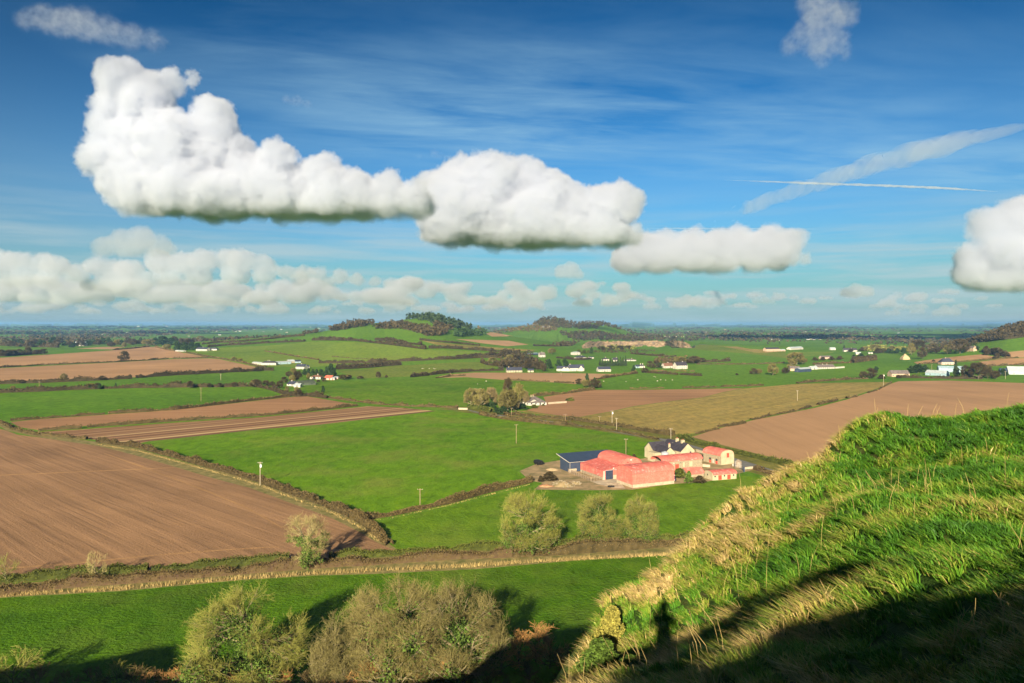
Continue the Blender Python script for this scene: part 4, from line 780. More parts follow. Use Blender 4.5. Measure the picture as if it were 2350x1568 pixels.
# near trees ----------------------------------------------------
L_palet = leaf_mat('paler_twigs', (.25, .215, .095), (.12, .10, .045))  # paler twig colour of the ivy tree and the small hedge tree
TMp = {'trunk': M_bark, 'twigs': L_palet, 'ivy': L_ivy}
TM = {'trunk': M_bark, 'twigs': L_twig, 'ivy': L_ivy}
TMo = {'trunk': M_bark, 'twigs': L_olive, 'ivy': L_ivy}
FULL = [(13, .42, .95, 1.0, 4), (7, .26, .7, .7, 3), (6, .15, .7, .65, 3), (6, .08, .7, .55, 2), (5, .05, .75, .6, 1)]
MID = [(11, .40, .8, .8, 3), (7, .24, .7, .6, 3), (6, .14, .7, .6, 2), (6, .08, .7, .6, 1)]
SAPL = [(12, .45, .55, .8, 3), (5, .26, .6, .6, 2), (4, .15, .6, .6, 1)]
NEAR = [
 ('bare_tree', 'left hand giant bare tree at the bottom, broad and olive toned', ground(572, 1590), 17.4, 11.2, dict(trunk_r=.5, tw=.013, clear=.03, up=.15, ivy=16000, ivy_h=.85, ivy_w=2.4), TMo),
 ('bare_tree', 'tall wide bare oak at the bottom centre, left crown of the pair', ground(905, 1600), 19.6, 8.6, dict(trunk_r=.5, tw=.013, clear=.04, up=.2, ivy=9000, ivy_h=.85, ivy_w=1.5), TM),
 ('bare_tree', 'tall wide bare oak at the bottom centre, right crown of the pair', ground(1055, 1590), 18.6, 8.0, dict(trunk_r=.5, tw=.013, clear=.04, up=.2, ivy=9000, ivy_h=.85, ivy_w=1.5), TM),
 ('bare_tree', 'small pale bare tree squeezed between the two giant bottom crowns', ground(775, 1600), 14.0, 4.4, dict(trunk_r=.25, tw=.016, clear=.04, up=.3, ivy=600, ivy_h=.5), TM),
 ('bare_tree', 'round bare tree with ivy on the trunk, left of the three below the barns', ground(1215, 1268), 16.3, 8.8, dict(trunk_r=.4, tw=.014, clear=.08, ivy=14000, ivy_h=.8, ivy_w=1.5), TMo),
 ('bare_tree', 'broad bare tree with dense ivy, middle of the three below the barns', ground(1378, 1250), 14.0, 7.3, dict(trunk_r=.35, tw=.014, clear=.05, ivy=18000, ivy_h=.92, ivy_w=2.6), TMo),
 ('bare_tree', 'narrow bare tree with dense ivy, right of the three below the barns', ground(1472, 1248), 13.6, 4.9, dict(trunk_r=.3, tw=.014, clear=.05, ivy=18000, ivy_h=.95, ivy_w=2.6), TMo),
 ('ivy_tree', 'bare tree with a bright ivy clad trunk at the ploughed field tip', ground(702, 1306), 13.6, 6.2, dict(trunk_r=.38, tw=.015, clear=.28, ivy=11000, ivy_h=.62, ivy_w=1.15, lean=(.8, 0)), TMp),
 ('bare_tree', 'small pale leafless tree standing on the left hedge', ground(222, 1336), 8.0, 2.5, dict(trunk_r=.17, tw=.02, clear=.12, up=.6, ivy=300, ivy_h=.22, ivy_w=.5), TMp),
 ('bare_tree', 'small leafless tree cut by the left edge above the hedge', ground(14, 1340), 7.2, 3.0, dict(trunk_r=.16, tw=.022, clear=.12, up=.5, ivy=400, ivy_h=.5, ivy_w=.5), TMo),
]
for i, (nm, lab, g, h, R_, kw, mats) in enumerate(NEAR):
    parts = bare_tree(50 + i, h, R_, FULL if h > 9 and nm != 'ivy_tree' else (MID if h > 9 else SAPL), **kw); tree_obj(nm, lab, 'tree', g, parts, mats)
# ---------------------------------------------------------------- middle distance trees and woods
def Z3(x, y): return (564 + .104 * x, 799 + .104 * y)
def Z4(x, y): return (1146.8 + .192 * x, 808.4 + .192 * y)
def Z5(x, y): return (1786 + .24 * x, 752 + .24 * y)
SCL = {A: .336, B: .336, C: .28, D: .32, Z3: .104, Z4: .192, Z5: .24}
def blob_tree(seed, n, size, conic=0.0, lumps=7):
    rs = np.random.RandomState(seed); Q = []
    for i in range(lumps):
        f = i / (lumps - 1); zc = 2.2 + 6.2 * f; rr = (3.4 * (1 - conic * f) * (1 - .45 * f)) * rs.uniform(.7, 1); a = rs.uniform(0, 6.28); off = 1.6 * (1 - f) * (1 - conic)
        m = n // lumps; v = rs.normal(size=(m, 3)); v /= np.linalg.norm(v, axis=1, keepdims=True); v *= rs.uniform(.55, 1.0, (m, 1)) ** .5
        Q.append(v * np.array([rr, rr, 1.7]) + np.array([math.cos(a) * off, math.sin(a) * off, zc]))
    Q = np.concatenate(Q); Q[:, 2] = np.maximum(Q[:, 2], .2)
    V, F = cards(Q, size, rs); return V, F, np.repeat(np.clip(rs.normal(.5, .25, len(Q)), 0, 1), 3)
def trunk_parts(r=.35, h=5): return tubes([(0, 0, -.2)], [(0, 0, h)], [r], [r * .5], 5) + (np.full(10, .5),)
MIDT = [(13, .4, .9, .8, 2), (8, .24, .8, .65, 2), (7, .14, .8, .6, 1), (4, .08, .8, .6, 1)]
proto = {}
L_oliv2 = leaf_mat('olive_far_twigs', (.17, .15, .05), (.06, .052, .02)); L_pale2 = leaf_mat('sandy_far_twigs', (.21, .165, .08), (.09, .07, .03))
def add_proto(k, parts, mats, big):
    root = empty(big, (0, -600, 0)); lst = []
    for nm, (V, F, At) in parts.items(): lst.append((nm, np_mesh(nm, V, F, mats[nm], False, At)))
    bpy.data.objects.remove(root); proto.setdefault(k, []).append((big, lst))
for s in range(3):
    for k, m in (('brown', L_wood), ('olive', L_oliv2), ('pale', L_pale2)):
        p_ = bare_tree(200 + s, 10, 4.6, MIDT, trunk_r=.3, tw=.05, clear=.05 if k == 'brown' else .1, up=.3); add_proto(k, {'trunk': p_['trunk'], 'crown': p_['twigs']}, {'trunk': M_barkd if k == 'brown' else M_bark, 'crown': m}, 'bare_tree')
    tp = trunk_parts()
    add_proto('ever', {'trunk': tp, 'crown': blob_tree(300 + s, 1100, .95)}, {'trunk': M_barkd, 'crown': L_ever}, 'evergreen_tree')
    add_proto('pine', {'trunk': tp, 'crown': blob_tree(310 + s, 900, 1.0, .75)}, {'trunk': M_barkd, 'crown': L_pine}, 'conifer_tree')
    add_proto('bush', {'crown': blob_tree(320 + s, 900, 1.1)}, {'crown': L_wood}, 'bush')
    add_proto('gbush', {'crown': blob_tree(330 + s, 900, 1.1)}, {'crown': L_hedgeg}, 'bush')
    add_proto('ivyb', {'trunk': tp, 'crown': blob_tree(340 + s, 1000, .9)}, {'trunk': M_barkd, 'crown': L_ivy}, 'ivy_tree')
KW = {'brown': 'dark brown bare tree', 'olive': 'olive toned bare tree', 'pale': 'pale sandy bare tree', 'ever': 'dark evergreen tree', 'pine': 'dark pointed conifer', 'bush': 'brown thorny bush', 'gbush': 'green leafy bush', 'ivyb': 'ivy covered tree'}
MARKS = [(608,838,'the long white farmhouse on the left'), (688,845,'the white gabled house with a slate annexe'), (713,868,'the brown roofed bungalow'), (752,869,'the red roofed cottage'), (672,885,'the small white house with a blue grey roof'), (700,882,'the dark green shed'),
 (1181,853,'the stone gabled bungalow with a slate roof'), (1217,853,'the tiny stone shed'), (1308,851,'the long white house with two gables'), (1388,852,'the plain white slate roofed bungalow'), (1469,843,'the bungalow with a blue shed'), (1535,845,'the left of the two bright white houses'), (1565,846,'the right of the two bright white houses'),
 (1334,824,'the hipped white bungalow on the rise'), (1320,812,'the flat white house below the quarry'), (1244,819,'the gabled white cottage in the trees'), (1444,827,'the low white bungalow above the sheep field'), (1220,925,'the grey slated bungalow by the willows'), (1460,795,'the quarry face'),
 (2068,862,'the tan gabled bungalow'), (2175,835,'the slate roofed pink bungalow'), (2200,850,'the pale blue sheds'), (2320,855,'the big pale blue shed'), (2226,805,'the two storey stone cottage'), (2081,823,'the tan hay rick'), (1896,845,'the long white building on the right'), (1952,804,'the white house with twin gables'),
 (1772,808,'the half built stone house'), (285,826,'the hedge between the upper brown fields'), (20,905,'the left end of the bright young crop'), (420,905,'the middle of the bright young crop'), (165,790,'the white farm beyond the brown fields'), (450,800,'the white bungalows beside the dark pines'), (2335,770,'the wooded hill at the right edge'), (1365,880,'the pale cottage strip'), (1560,1110,'the small stone shed of the red farm'), (1268,1100,'the rubble heap in the farmyard'), (2150,800,'the green strip under the wooded right hill')]
ORD = ['nearest', 'second nearest', 'third nearest', 'fourth nearest', 'fifth nearest', 'sixth nearest', 'seventh nearest', 'eighth nearest', 'ninth nearest', 'tenth nearest', 'eleventh nearest', 'twelfth nearest', 'thirteenth nearest', 'fourteenth nearest'] + [w + ' nearest' for w in 'fifteenth sixteenth seventeenth eighteenth nineteenth twentieth twenty-first twenty-second twenty-third twenty-fourth twenty-fifth twenty-sixth twenty-seventh twenty-eighth twenty-ninth thirtieth'.split()]
TREES = []
def tr(f, kind, *items):
    for (x, y, h, w) in items: px, py = f(x, y); TREES.append((px, py, h * SCL[f], w * SCL[f], kind))
tr(C, 'olive', (170,785,145,135), (250,795,150,140), (470,822,175,190), (560,770,170,120), (830,352,48,75), (480,410,50,90), (1110,622,60,90), (1880,430,60,110), (345,420,40,90))
tr(C, 'pale', (330,775,150,110), (215,775,140,90), (620,770,110,60), (520,815,120,90))
tr(C, 'brown', (475,765,205,115), (1055,600,45,70), (1170,632,72,90), (1215,630,62,50), (1590,505,38,70), (1632,460,50,60), (1680,466,60,75), (1990,430,60,120), (760,495,62,62), (705,480,72,80), (640,476,78,90), (598,462,62,90), (555,458,55,80), (500,462,52,90), (430,462,48,80), (1240,322,36,80), (1310,322,40,80), (1385,318,36,90), (1460,312,32,80), (730,480,50,60), (610,410,40,80), (540,400,40,90), (2060,420,36,70), (1800,440,30,60))
tr(C, 'ever', (340,798,52,60), (430,842,62,110), (590,805,48,90), (1118,572,62,38), (1180,605,60,42), (1716,466,42,36), (1940,427,52,36), (805,472,78,62), (938,450,62,60), (885,452,55,52), (1155,348,52,38), (385,830,40,70), (1502,506,62,42))
tr(C, 'pine', *[(1225 + 21 * i, 447 + (i % 3) * 2, 46 + (i * 37 % 22) + (18 if i > 7 else 0), 34) for i in range(11)])
tr(C, 'gbush', (1050,346,30,50), (1095,348,28,50), (1130,345,24,40), (685,795,30,110), (760,775,16,30), (1650,465,22,40))
tr(Z3, 'ever', (1880,640,285,215), (1790,630,210,170), (1660,620,150,150), (1560,620,150,130), (1480,615,150,130), (1390,610,150,120), (1300,600,140,120), (1960,640,200,120), (1700,985,150,105), (1190,985,90,50))
tr(Z3, 'brown', (1130,745,245,240), (850,775,135,180), (750,885,155,160), (450,835,125,170), (580,840,100,150), (1730,750,95,100), (2150,705,115,180), (950,640,120,160), (640,900,100,120), (1600,760,60,90), (330,500,70,120), (150,520,60,130))
tr(Z3, 'olive', (1030,760,160,170), (900,985,130,110), (1120,985,125,120), (1380,705,150,90), (180,835,125,190), (1050,560,120,150), (2230,690,90,80))
tr(B, 'brown', (905,515,46,38), (960,512,20,22), (1395,480,25,25), (700,520,30,60), (780,520,22,50), (1230,500,20,30))
tr(A, 'brown', (845,397,66,82), (1745,576,52,90), (1300,582,48,50), (1430,578,30,40), (1060,578,30,40), (665,588,40,50), (1500,577,30,40), (1600,574,32,50), (120,608,26,50), (190,606,34,30), (330,600,24,40), (445,594,30,50), (580,590,22,40), (340,540,22,30), (150,550,26,50), (700,528,30,60), (960,513,26,30), (1320,492,30,30), (1640,474,34,30), (1500,482,22,40), (1750,468,24,40), (2040,640,50,50))
tr(A, 'olive', (435,536,52,52), (1000,292,42,70), (1370,252,26,60), (1050,292,34,60), (1140,318,36,60), (1600,392,24,40), (1640,400,22,40), (90,606,40,40), (620,588,40,50))
tr(A, 'ever', (790,582,36,20), (1110,290,60,110), (1060,288,50,70), (1170,290,52,70), (680,590,40,30), (610,590,28,30), (1210,322,62,60), (1260,324,56,60), (1310,320,50,60), (1350,312,40,60))
tr(A, 'brown', (1290,290,44,80), (1240,290,46,70), (1190,280,50,60), (300,350,36,60), (190,350,50,50), (130,358,42,60), (60,362,42,70), (10,366,46,60), (250,356,36,50))
r = random.Random(77)
for i in range(34):
    x = 10 + i * 29 + r.uniform(-9, 9); tr(A, r.choice(['brown', 'brown', 'olive', 'ever']), (x, 291 + r.uniform(-16, 14), r.uniform(28, 48), r.uniform(34, 60)))
tr(D, 'brown', (1590,335,70,110), (1620,402,82,70), (1890,362,100,130), (1720,362,42,60), (1250,542,72,90), (1930,542,92,70), (2020,548,122,135), (2090,542,92,70), (410,512,42,60), (640,507,42,60), (1680,360,30,50), (1340,360,34,60), (1560,345,40,60), (1200,540,50,60), (2150,545,60,60))
tr(D, 'olive', (720,442,85,150), (680,482,72,70), (550,518,80,80), (1545,372,80,60), (1800,367,62,60), (1275,340,40,100), (1215,345,30,80), (1400,345,34,90), (760,440,60,70), (450,512,40,50))
tr(D, 'ever', (2010,342,36,50), (1290,497,42,50), (1590,502,62,110), (1970,545,82,60), (2200,522,50,60), (1180,398,38,55), (1130,402,30,40), (1240,408,30,40), (1640,498,52,60), (1490,362,40,50), (1540,502,50,60), (1440,362,36,50), (1380,362,34,50), (2120,540,60,50))
tr(D, 'pine', (1862,534,120,62), (1060,330,30,24))
tr(D, 'bush', (850,414,24,60), (910,412,24,60), (970,410,26,60), (1030,408,28,60), (1300,362,36,60), (2100,372,40,60), (2160,402,42,60), (2080,350,40,50), (1190,345,26,70), (1110,350,22,60), (1330,545,30,60), (290,518,14,40), (1450,540,24,50), (1700,420,14,30))
SCL[E] = .28
tr(E, 'gbush', (1370,560,75,125)); tr(E, 'ivyb', (1450,606,100,75)); tr(E, 'bush', (1540,606,60,110), (310,588,75,130), (235,590,45,60), (1000,395,30,40), (2180,545,40,70))
bins = {}
for t_ in TREES:
    px, py, h, w, k = t_
    d, nm = min((math.hypot(px - m[0], (py - m[1]) * 1.6), m[2]) for m in MARKS); bins.setdefault((k, nm), []).append((d, t_))
rr = random.Random(5)
for (k, nm), lst in bins.items():
    lst.sort(key=lambda q: q[0])
    for i, (d, (px, py, h, w, _)) in enumerate(lst):
        g = ground(px, py); s = g.y / FOC; big, parts = rr.choice(proto[k]); rz = rr.uniform(0, 6.28)
        hh = h * s / 9.6; ww = w * s / (9.0 if k in ('brown', 'olive', 'pale') else 7.2)
        ww = min(max(ww, hh * .45), hh * 2.6)
        root = empty(big, g, rz); root.scale = (ww, ww, hh)
        lab = f"{ORD[i]} {KW[k]} to {nm}" if len(lst) > 1 else f"{KW[k]} close to {nm}"
        tag(root, lab, 'bush' if 'bush' in k else 'tree')
        for pn, me in parts: link(pn, me, root)

def inpoly(x, y, P):
    c = False; n = len(P)
    for i in range(n):
        x0, y0 = P[i]; x1, y1 = P[i-1]
        if (y0 > y) != (y1 > y) and x < (x1 - x0) * (y - y0) / (y1 - y0 + 1e-9) + x0: c = not c
    return c
def wood(poly, n, h, mat, label, seed, per=16, conic=False, name='woodland'):
    rs = np.random.RandomState(seed); xs = [p[0] for p in poly]; ys = [p[1] for p in poly]; Q = []; tint = []; sz = []
    k = 0
    while k < n:
        x, y = rs.uniform(min(xs), max(xs)), rs.uniform(min(ys), max(ys))
        if not inpoly(x, y, poly): continue
        k += 1; g = ground(x, y); hh = h * rs.uniform(.6, 1.25); w = hh * (.22 if conic else .42); v = rs.normal(size=(per, 3)); v /= np.linalg.norm(v, axis=1, keepdims=True)
        q = v * np.array([w, w, hh * .45]); q[:, 2] += hh * .5
        if conic: q[:, :2] *= (1.25 - q[:, 2:3] / hh)
        Q.append(q + np.array(tuple(g))); tint += [min(1, max(0, rs.normal(.5, .2)))] * per; sz += [hh * .42] * per
    Q = np.concatenate(Q); tint = np.clip(np.array(tint) + rs.normal(0, .12, len(Q)), 0, 1)
    V, F = cards(Q, np.array(sz), rs); tag(link(name, np_mesh(name, V, F, mat, False, np.repeat(tint, 3))), label, None, None, 'stuff')
wood([B(875,178),B(910,160),B(960,148),B(1010,145),B(1080,148),B(1150,165),B(1250,182),B(1370,192),B(1380,210),B(1330,222),B(1250,228),B(1200,212),B(1130,190),B(1060,178),B(960,180)], 330, 10, L_wood, 'brown leafless wood on the flank of the middle hill', 1)
wood([B(568,190),B(600,170),B(650,150),B(740,132),B(860,134),B(880,148),B(800,162),B(700,182),B(620,192)], 200, 10, L_wood, 'brown wood on the left shoulder of the middle hill', 2)
wood([B(390,214),B(440,192),B(492,188),B(485,204),B(430,212)], 60, 9, L_wood, 'small round brown copse at the hill foot', 3)
wood([B(960,130),B(1010,112),B(1060,102),B(1140,96),B(1240,96),B(1330,110),B(1420,140),B(1500,165),B(1560,182),B(1480,185),B(1380,160),B(1250,130),B(1150,112),B(1060,114)], 260, 14, L_pine, 'dark pine wood along the top of the middle hill', 4, 16, True)
wood([B(1430,215),B(1500,205),B(1640,205),B(1640,222),B(1500,232),B(1430,230)], 60, 12, L_ever, 'dark copse right of the middle hill', 5)
wood([B(1290,135),B(1420,182),B(1340,190),B(1280,160)], 50, 9, L_wood, 'thin brown scrub below the pines', 6)
wood([C(585,92),C(640,68),C(700,50),C(770,44),C(850,58),C(920,72),C(960,90),C(1050,86),C(1170,84),C(1230,105),C(1250,118),C(1190,148),C(1080,148),C(980,142),C(860,136),C(760,120),C(650,105)], 520, 10, L_wood, 'brown leafless wood covering the second hill', 7)
wood([C(1170,90),C(1300,100),C(1400,130),C(1460,150),C(1380,150),C(1250,118)], 110, 10, L_wood, 'tail of the wood running down the second hill', 8)
wood([C(200,135),C(330,132),C(500,130),C(640,118),C(760,128),C(860,142),C(900,160),C(700,172),C(400,172),C(220,160)], 260, 10, L_brown, 'reddish brown woodland between the two hills', 9)
wood([C(900,182),C(1200,178),C(1400,202),C(1700,212),C(2100,232),C(2000,246),C(1500,246),C(1250,240),C(1060,246),C(930,215)], 420, 11, L_wood, 'dark belt of woodland above the quarry', 10)
wood([C(840,290),C(900,268),C(1060,250),C(1040,272),C(960,290)], 50, 9, L_wood, 'dark copse in the valley left of the quarry', 11)
wood([C(1200,318),C(1250,300),C(1350,288),C(1520,298),C(1540,312),C(1400,320)], 80, 6, L_olive, 'olive scrub in front of the quarry face', 12)
wood([C(1150,335),C(1400,325),C(1600,325),C(1700,330),C(1500,342),C(1250,345)], 80, 4, L_wood, 'low brown scrub below the quarry', 13)
wood([D(1945,258),D(2010,232),D(2100,200),D(2180,172),D(2260,140),D(2420,100),D(2420,215),D(2200,262),D(2080,282),D(1990,276)], 420, 9, L_wood, 'brown leafless wood on the hill at the right edge', 14)
wood([D(1180,345),D(1230,310),D(1340,315),D(1550,330),D(1560,350),D(1400,352)], 110, 7, L_olive, 'olive woodland strip behind the right hand bungalows', 15)
wood([D(1600,330),D(1700,300),D(1950,285),D(2020,300),D(1900,320),D(1700,345)], 110, 8, L_wood, 'brown woodland strip below the right hill', 16)
wood([C(380,430),C(640,400),C(780,440),C(760,475),C(560,470),C(400,470)], 130, 7, L_wood, 'brown woodland behind the stone bungalow', 17)
wood([C(300,330),C(640,340),C(700,360),C(560,400),C(330,380)], 110, 6, L_wood, 'scrubby woodland left of the gabled cottage', 18)
wood([C(1660,400),C(1860,390),C(2050,400),C(2080,420),C(1850,430),C(1700,430)], 90, 6, L_brown, 'brown scrub behind the two bright white houses', 19)
# far woods, hedgerow trees and copses of the plain
rs = np.random.RandomState(31); Q = []; SZ = []; 
N = 15000; pyv = 745.6 + (rs.uniform(0, 1, N) ** 1.35) * 46; pxv = rs.uniform(-350, 2700, N)
for px, py in zip(pxv, pyv):
    Y = EYE * FOC / (py - CY); x = (px - CX) / FOC * Y
    if Y < 2050: continue
    nz = mnoise.noise(Vector((x / (Y * .05 + 250), Y / (Y * .16 + 260), 3))) + .55 * mnoise.noise(Vector((x / 140, Y / 60, 9)))
    if nz < .02: continue
    z = Tz(x, Y)
    if z > 32 and Y < 4000: continue
    q = 4; w = max(6, Y * .0045) * rs.uniform(.5, 1.6); hgt = min(14, 7 + Y * .0006) * rs.uniform(.6, 1.2)
    v = rs.normal(size=(q, 3)) * np.array([w, w * .5, 0]); v[:, 2] = rs.uniform(.2, .8, q) * hgt; Q.append(v + np.array([x, Y, z])); SZ += [max(hgt * 1.1, w * .8)] * q
Q = np.concatenate(Q); V, F = cards(Q, np.array(SZ), rs); V = V.reshape(-1, 3, 3); c0 = Q[:, None, 2:3]; V[:, :, 2:3] = c0 + (V[:, :, 2:3] - c0) * np.minimum(1, 9 / np.array(SZ))[:, None, None]
V = V.reshape(-1, 3); tag(link('distant_woodland', np_mesh('distant_woodland', V, F, L_wood, False, np.repeat(rs.uniform(.1, .8, len(Q)), 3))), 'far off copses and hedgerow trees over the whole plain', None, None, 'stuff')
# ---------------------------------------------------------------- buildings
class MB:
    def __init__(s): s.v = []; s.f = []
    def box(s, x0, x1, y0, y1, z0, z1):
        n = len(s.v); s.v += [(x, y, z) for z in (z0, z1) for y in (y0, y1) for x in (x0, x1)]
        s.f += [tuple(n + i for i in q) for q in ((0, 2, 3, 1), (4, 5, 7, 6), (0, 1, 5, 4), (2, 6, 7, 3), (0, 4, 6, 2), (1, 3, 7, 5))]; return s
    def prism(s, prof, y0, y1, axis='y'):
        """closed outline in x,z pushed along y (or y,z along x)"""
        n = len(s.v); k = len(prof)
        for y in (y0, y1): s.v += [(a, y, b) if axis == 'y' else (y, a, b) for a, b in prof]
        s.f += [tuple(n + i for i in range(k)), tuple(n + k + i for i in reversed(range(k)))] + [(n + i, n + k + i, n + k + (i + 1) % k, n + (i + 1) % k) for i in range(k)]; return s
    def tube(s, a, b, r, k=6):
        V, F = tubes([a], [b], [r], [r], k); n = len(s.v); s.v += [tuple(v) for v in V]; s.f += [tuple(int(i) + n for i in q) for q in F]
        s.f += [tuple(n + i for i in reversed(range(k))), tuple(n + k + i for i in range(k))]; return s
    def build(s, name, mat, parent=None, smooth=False):
        me = bpy.data.meshes.new(name); me.from_pydata(s.v, [], s.f); me.materials.append(mat)
        bm = bmesh.new(); bm.from_mesh(me); bmesh.ops.recalc_face_normals(bm, faces=bm.faces); bm.to_mesh(me); bm.free()
        if smooth: me.polygons.foreach_set('use_smooth', [True] * len(me.polygons))
        o = bpy.data.objects.new(name, me); COL.objects.link(o)
        if parent: o.parent = parent
        return o
def tin_mat(name, c, fade, amt=.5, ribs=3.2, axis=0, scale=.5):
    t = NT(name); p = t.pos(obj=True); n = t.noise(p, scale, 5, .65); n2 = t.noise(t.pos((.25, 2.5, 2.5) if axis else (2.5, .25, 2.5), obj=True), .8, 3)
    col = t.ramp(n, [(.35, sh(c, .82)), (.55, c), (.7, fade)]); col = t.mix(amt, col, t.ramp(n2, [(.3, (.55, .48, .48)), (.6, (1, 1, 1))]), 'MULTIPLY'); t.color(col); t.b.inputs['Roughness'].default_value = .75
    return t.m
R_red = tin_mat('red_painted_tin', (.64, .17, .13), (.64, .29, .24), .5)
R_red2 = tin_mat('faded_red_tin', (.60, .15, .12), (.64, .38, .34), .6, scale=.9)
R_redw = tin_mat('red_wall_tin', (.64, .18, .135), (.62, .24, .19), .45)
R_navy = plain_mat('navy_sheeting', (.038, .058, .10), .12, .6, .5, spec=.4)
R_door = plain_mat('dark_blue_door', (.04, .055, .09), .15, 1, .5)
R_slate = plain_mat('slate_roof', (.055, .05, .065), .3, .9, .6, obj=True, spec=.3)
R_slateb = plain_mat('blue_slate_roof', (.05, .056, .085), .25, .8, .6, obj=True, spec=.3)
R_grey = plain_mat('grey_slate_roof', (.17, .145, .135), .3, .7, .8, obj=True)
R_brown = plain_mat('brown_tile_roof', (.19, .10, .065), .2, .7, .8, obj=True)
R_redt = plain_mat('red_tile_roof', (.50, .14, .09), .2, .7, .8, obj=True)
R_lgrey = plain_mat('pale_tin_roof', (.42, .47, .48), .15, .5, .5, obj=True)
R_blue = plain_mat('pale_blue_tin', (.30, .42, .47), .15, .5, .5, obj=True)
R_dgreen = plain_mat('dark_green_roof', (.09, .11, .075), .2, .4, .7, obj=True)
W_white = plain_mat('white_render', (.50, .47, .41), .08, .6, .8, obj=True, c2=(.40, .37, .31))
W_cream = plain_mat('cream_render', (.46, .40, .26), .1, .5, .85, obj=True, c2=(.34, .30, .19))
W_stone = plain_mat('rubble_stone', (.34, .285, .19), .3, 1.6, .95, obj=True, bump=.05, c2=(.22, .18, .12))
W_tan = plain_mat('tan_brick', (.50, .36, .25), .15, .7, .9, obj=True)
W_pink = plain_mat('pink_render', (.52, .38, .31), .1, .6, .9, obj=True)
W_conc = plain_mat('grey_concrete', (.44, .37, .26), .2, .8, .9, obj=True, c2=(.32, .28, .20))
M_pane = plain_mat('window_glass', (.03, .04, .05), .2, 1, .2, spec=.6)
M_rdoor = plain_mat('red_painted_door', (.55, .08, .05), .2, 1.5, .7, obj=True)
M_metal = plain_mat('galvanised_metal', (.40, .43, .45), .2, .6, .5, obj=True, spec=.5, c2=(.28, .29, .30))
M_rustt = plain_mat('rusty_tank', (.30, .26, .20), .4, 1.0, .7, obj=True, c2=(.17, .12, .08))
M_post = plain_mat('weathered_post', (.34, .27, .19), .2, 2, .9, obj=True)
M_black = plain_mat('black_plastic', (.02, .02, .022), .2, 2, .5)
M_pole = plain_mat('pole_wood', (.30, .22, .13), .2, 1.5, .9, obj=True)
M_polep = plain_mat('pale_pole', (.42, .36, .26), .15, 1.5, .9, obj=True)
M_whitep = plain_mat('white_enamel', (.8, .8, .78), .05, 1, .4)
UX = Vector((.9125, .409, 0)).normalized(); ROT = math.atan2(UX.y, UX.x)

def opening(parent, x, z, w, h, y, side, mat, name, frame=None):
    """window or door as its own part, standing 4 cm proud of a wall; side: 'f' front, 'b' back, 'l','r' gables"""
    m = MB()
    if side in 'fb': yy = (y - .04, y + .02) if side == 'f' else (y - .02, y + .04); m.box(x - w / 2, x + w / 2, yy[0], yy[1], z, z + h)
    else: yy = (y - .04, y + .02) if side == 'l' else (y - .02, y + .04); m.box(yy[0], yy[1], x - w / 2, x + w / 2, z, z + h)
    o = m.build(name, mat, parent)
    if frame:
        f = MB(); t_ = .09
        for a0, a1, b0, b1 in ((x - w/2 - t_, x + w/2 + t_, z - t_, z - .005), (x - w/2 - t_, x + w/2 + t_, z + h + .005, z + h + t_), (x - w/2 - t_, x - w/2 - .005, z, z + h), (x + w/2 + .005, x + w/2 + t_, z, z + h)):
            if side in 'fb': f.box(a0, a1, yy[0] - (.02 if side == 'f' else 0), yy[1] + (.02 if side == 'b' else 0), b0, b1)
            else: f.box(yy[0] - (.02 if side == 'l' else 0), yy[1] + (.02 if side == 'r' else 0), a0, a1, b0, b1)
        f.build('frame', frame, o)
    return o
def gable_body(parent, L, W, he, hr, wall, roof, hip=False, x0=0, y0=0, axis='x', ov=.3):
    """walls and pitched roof; ridge along the given axis; returns roof part"""
    w = MB(); r = MB()
    if axis == 'x': fx = lambda a, b, z: (x0 + a, y0 + b, z)
    else: fx = lambda a, b, z: (x0 - b, y0 + a, z)
    def poly(m, pts, fs): n = len(m.v); m.v += [fx(*p) for p in pts]; m.f += [tuple(n + i for i in f) for f in fs]
    if hip:
        poly(w, [(0,0,0),(L,0,0),(L,W,0),(0,W,0),(0,0,he),(L,0,he),(L,W,he),(0,W,he)], [(0,1,5,4),(1,2,6,5),(2,3,7,6),(3,0,4,7),(4,5,6,7),(3,2,1,0)])
        i = min(W / 2, L * .45)
        poly(r, [(-ov,-ov,he+.01),(L+ov,-ov,he+.01),(L+ov,W+ov,he+.01),(-ov,W+ov,he+.01),(i,W/2,hr),(L-i,W/2,hr)], [(0,1,5,4),(2,3,4,5),(1,2,5),(3,0,4),(3,2,1,0)])
    else:
        poly(w, [(0,0,0),(L,0,0),(L,W,0),(0,W,0),(0,0,he),(L,0,he),(L,W,he),(0,W,he),(0,W/2,hr-.05),(L,W/2,hr-.05)], [(0,1,5,4),(2,3,7,6),(1,2,6,9,5),(3,0,4,8,7),(3,2,1,0),(4,5,9,8),(6,7,8,9)])
        sl = (hr - he) / (W / 2); ze = he - ov * sl + .03; t_ = .14; g = .18
        poly(r, [(-g,-ov,ze),(L+g,-ov,ze),(L+g,W/2,hr+.03),(-g,W/2,hr+.03),(L+g,W+ov,ze),(-g,W+ov,ze),(-g,-ov,ze+t_),(L+g,-ov,ze+t_),(L+g,W/2,hr+.03+t_),(-g,W/2,hr+.03+t_),(L+g,W+ov,ze+t_),(-g,W+ov,ze+t_)],
             [(6,7,8,9),(9,8,10,11),(0,3,2,1),(3,5,4,2),(0,1,7,6),(4,5,11,10),(1,2,8,7),(2,4,10,8),(3,0,6,9),(5,3,9,11)])
    w.build('wall', wall, parent); return r.build('roof', roof, parent)
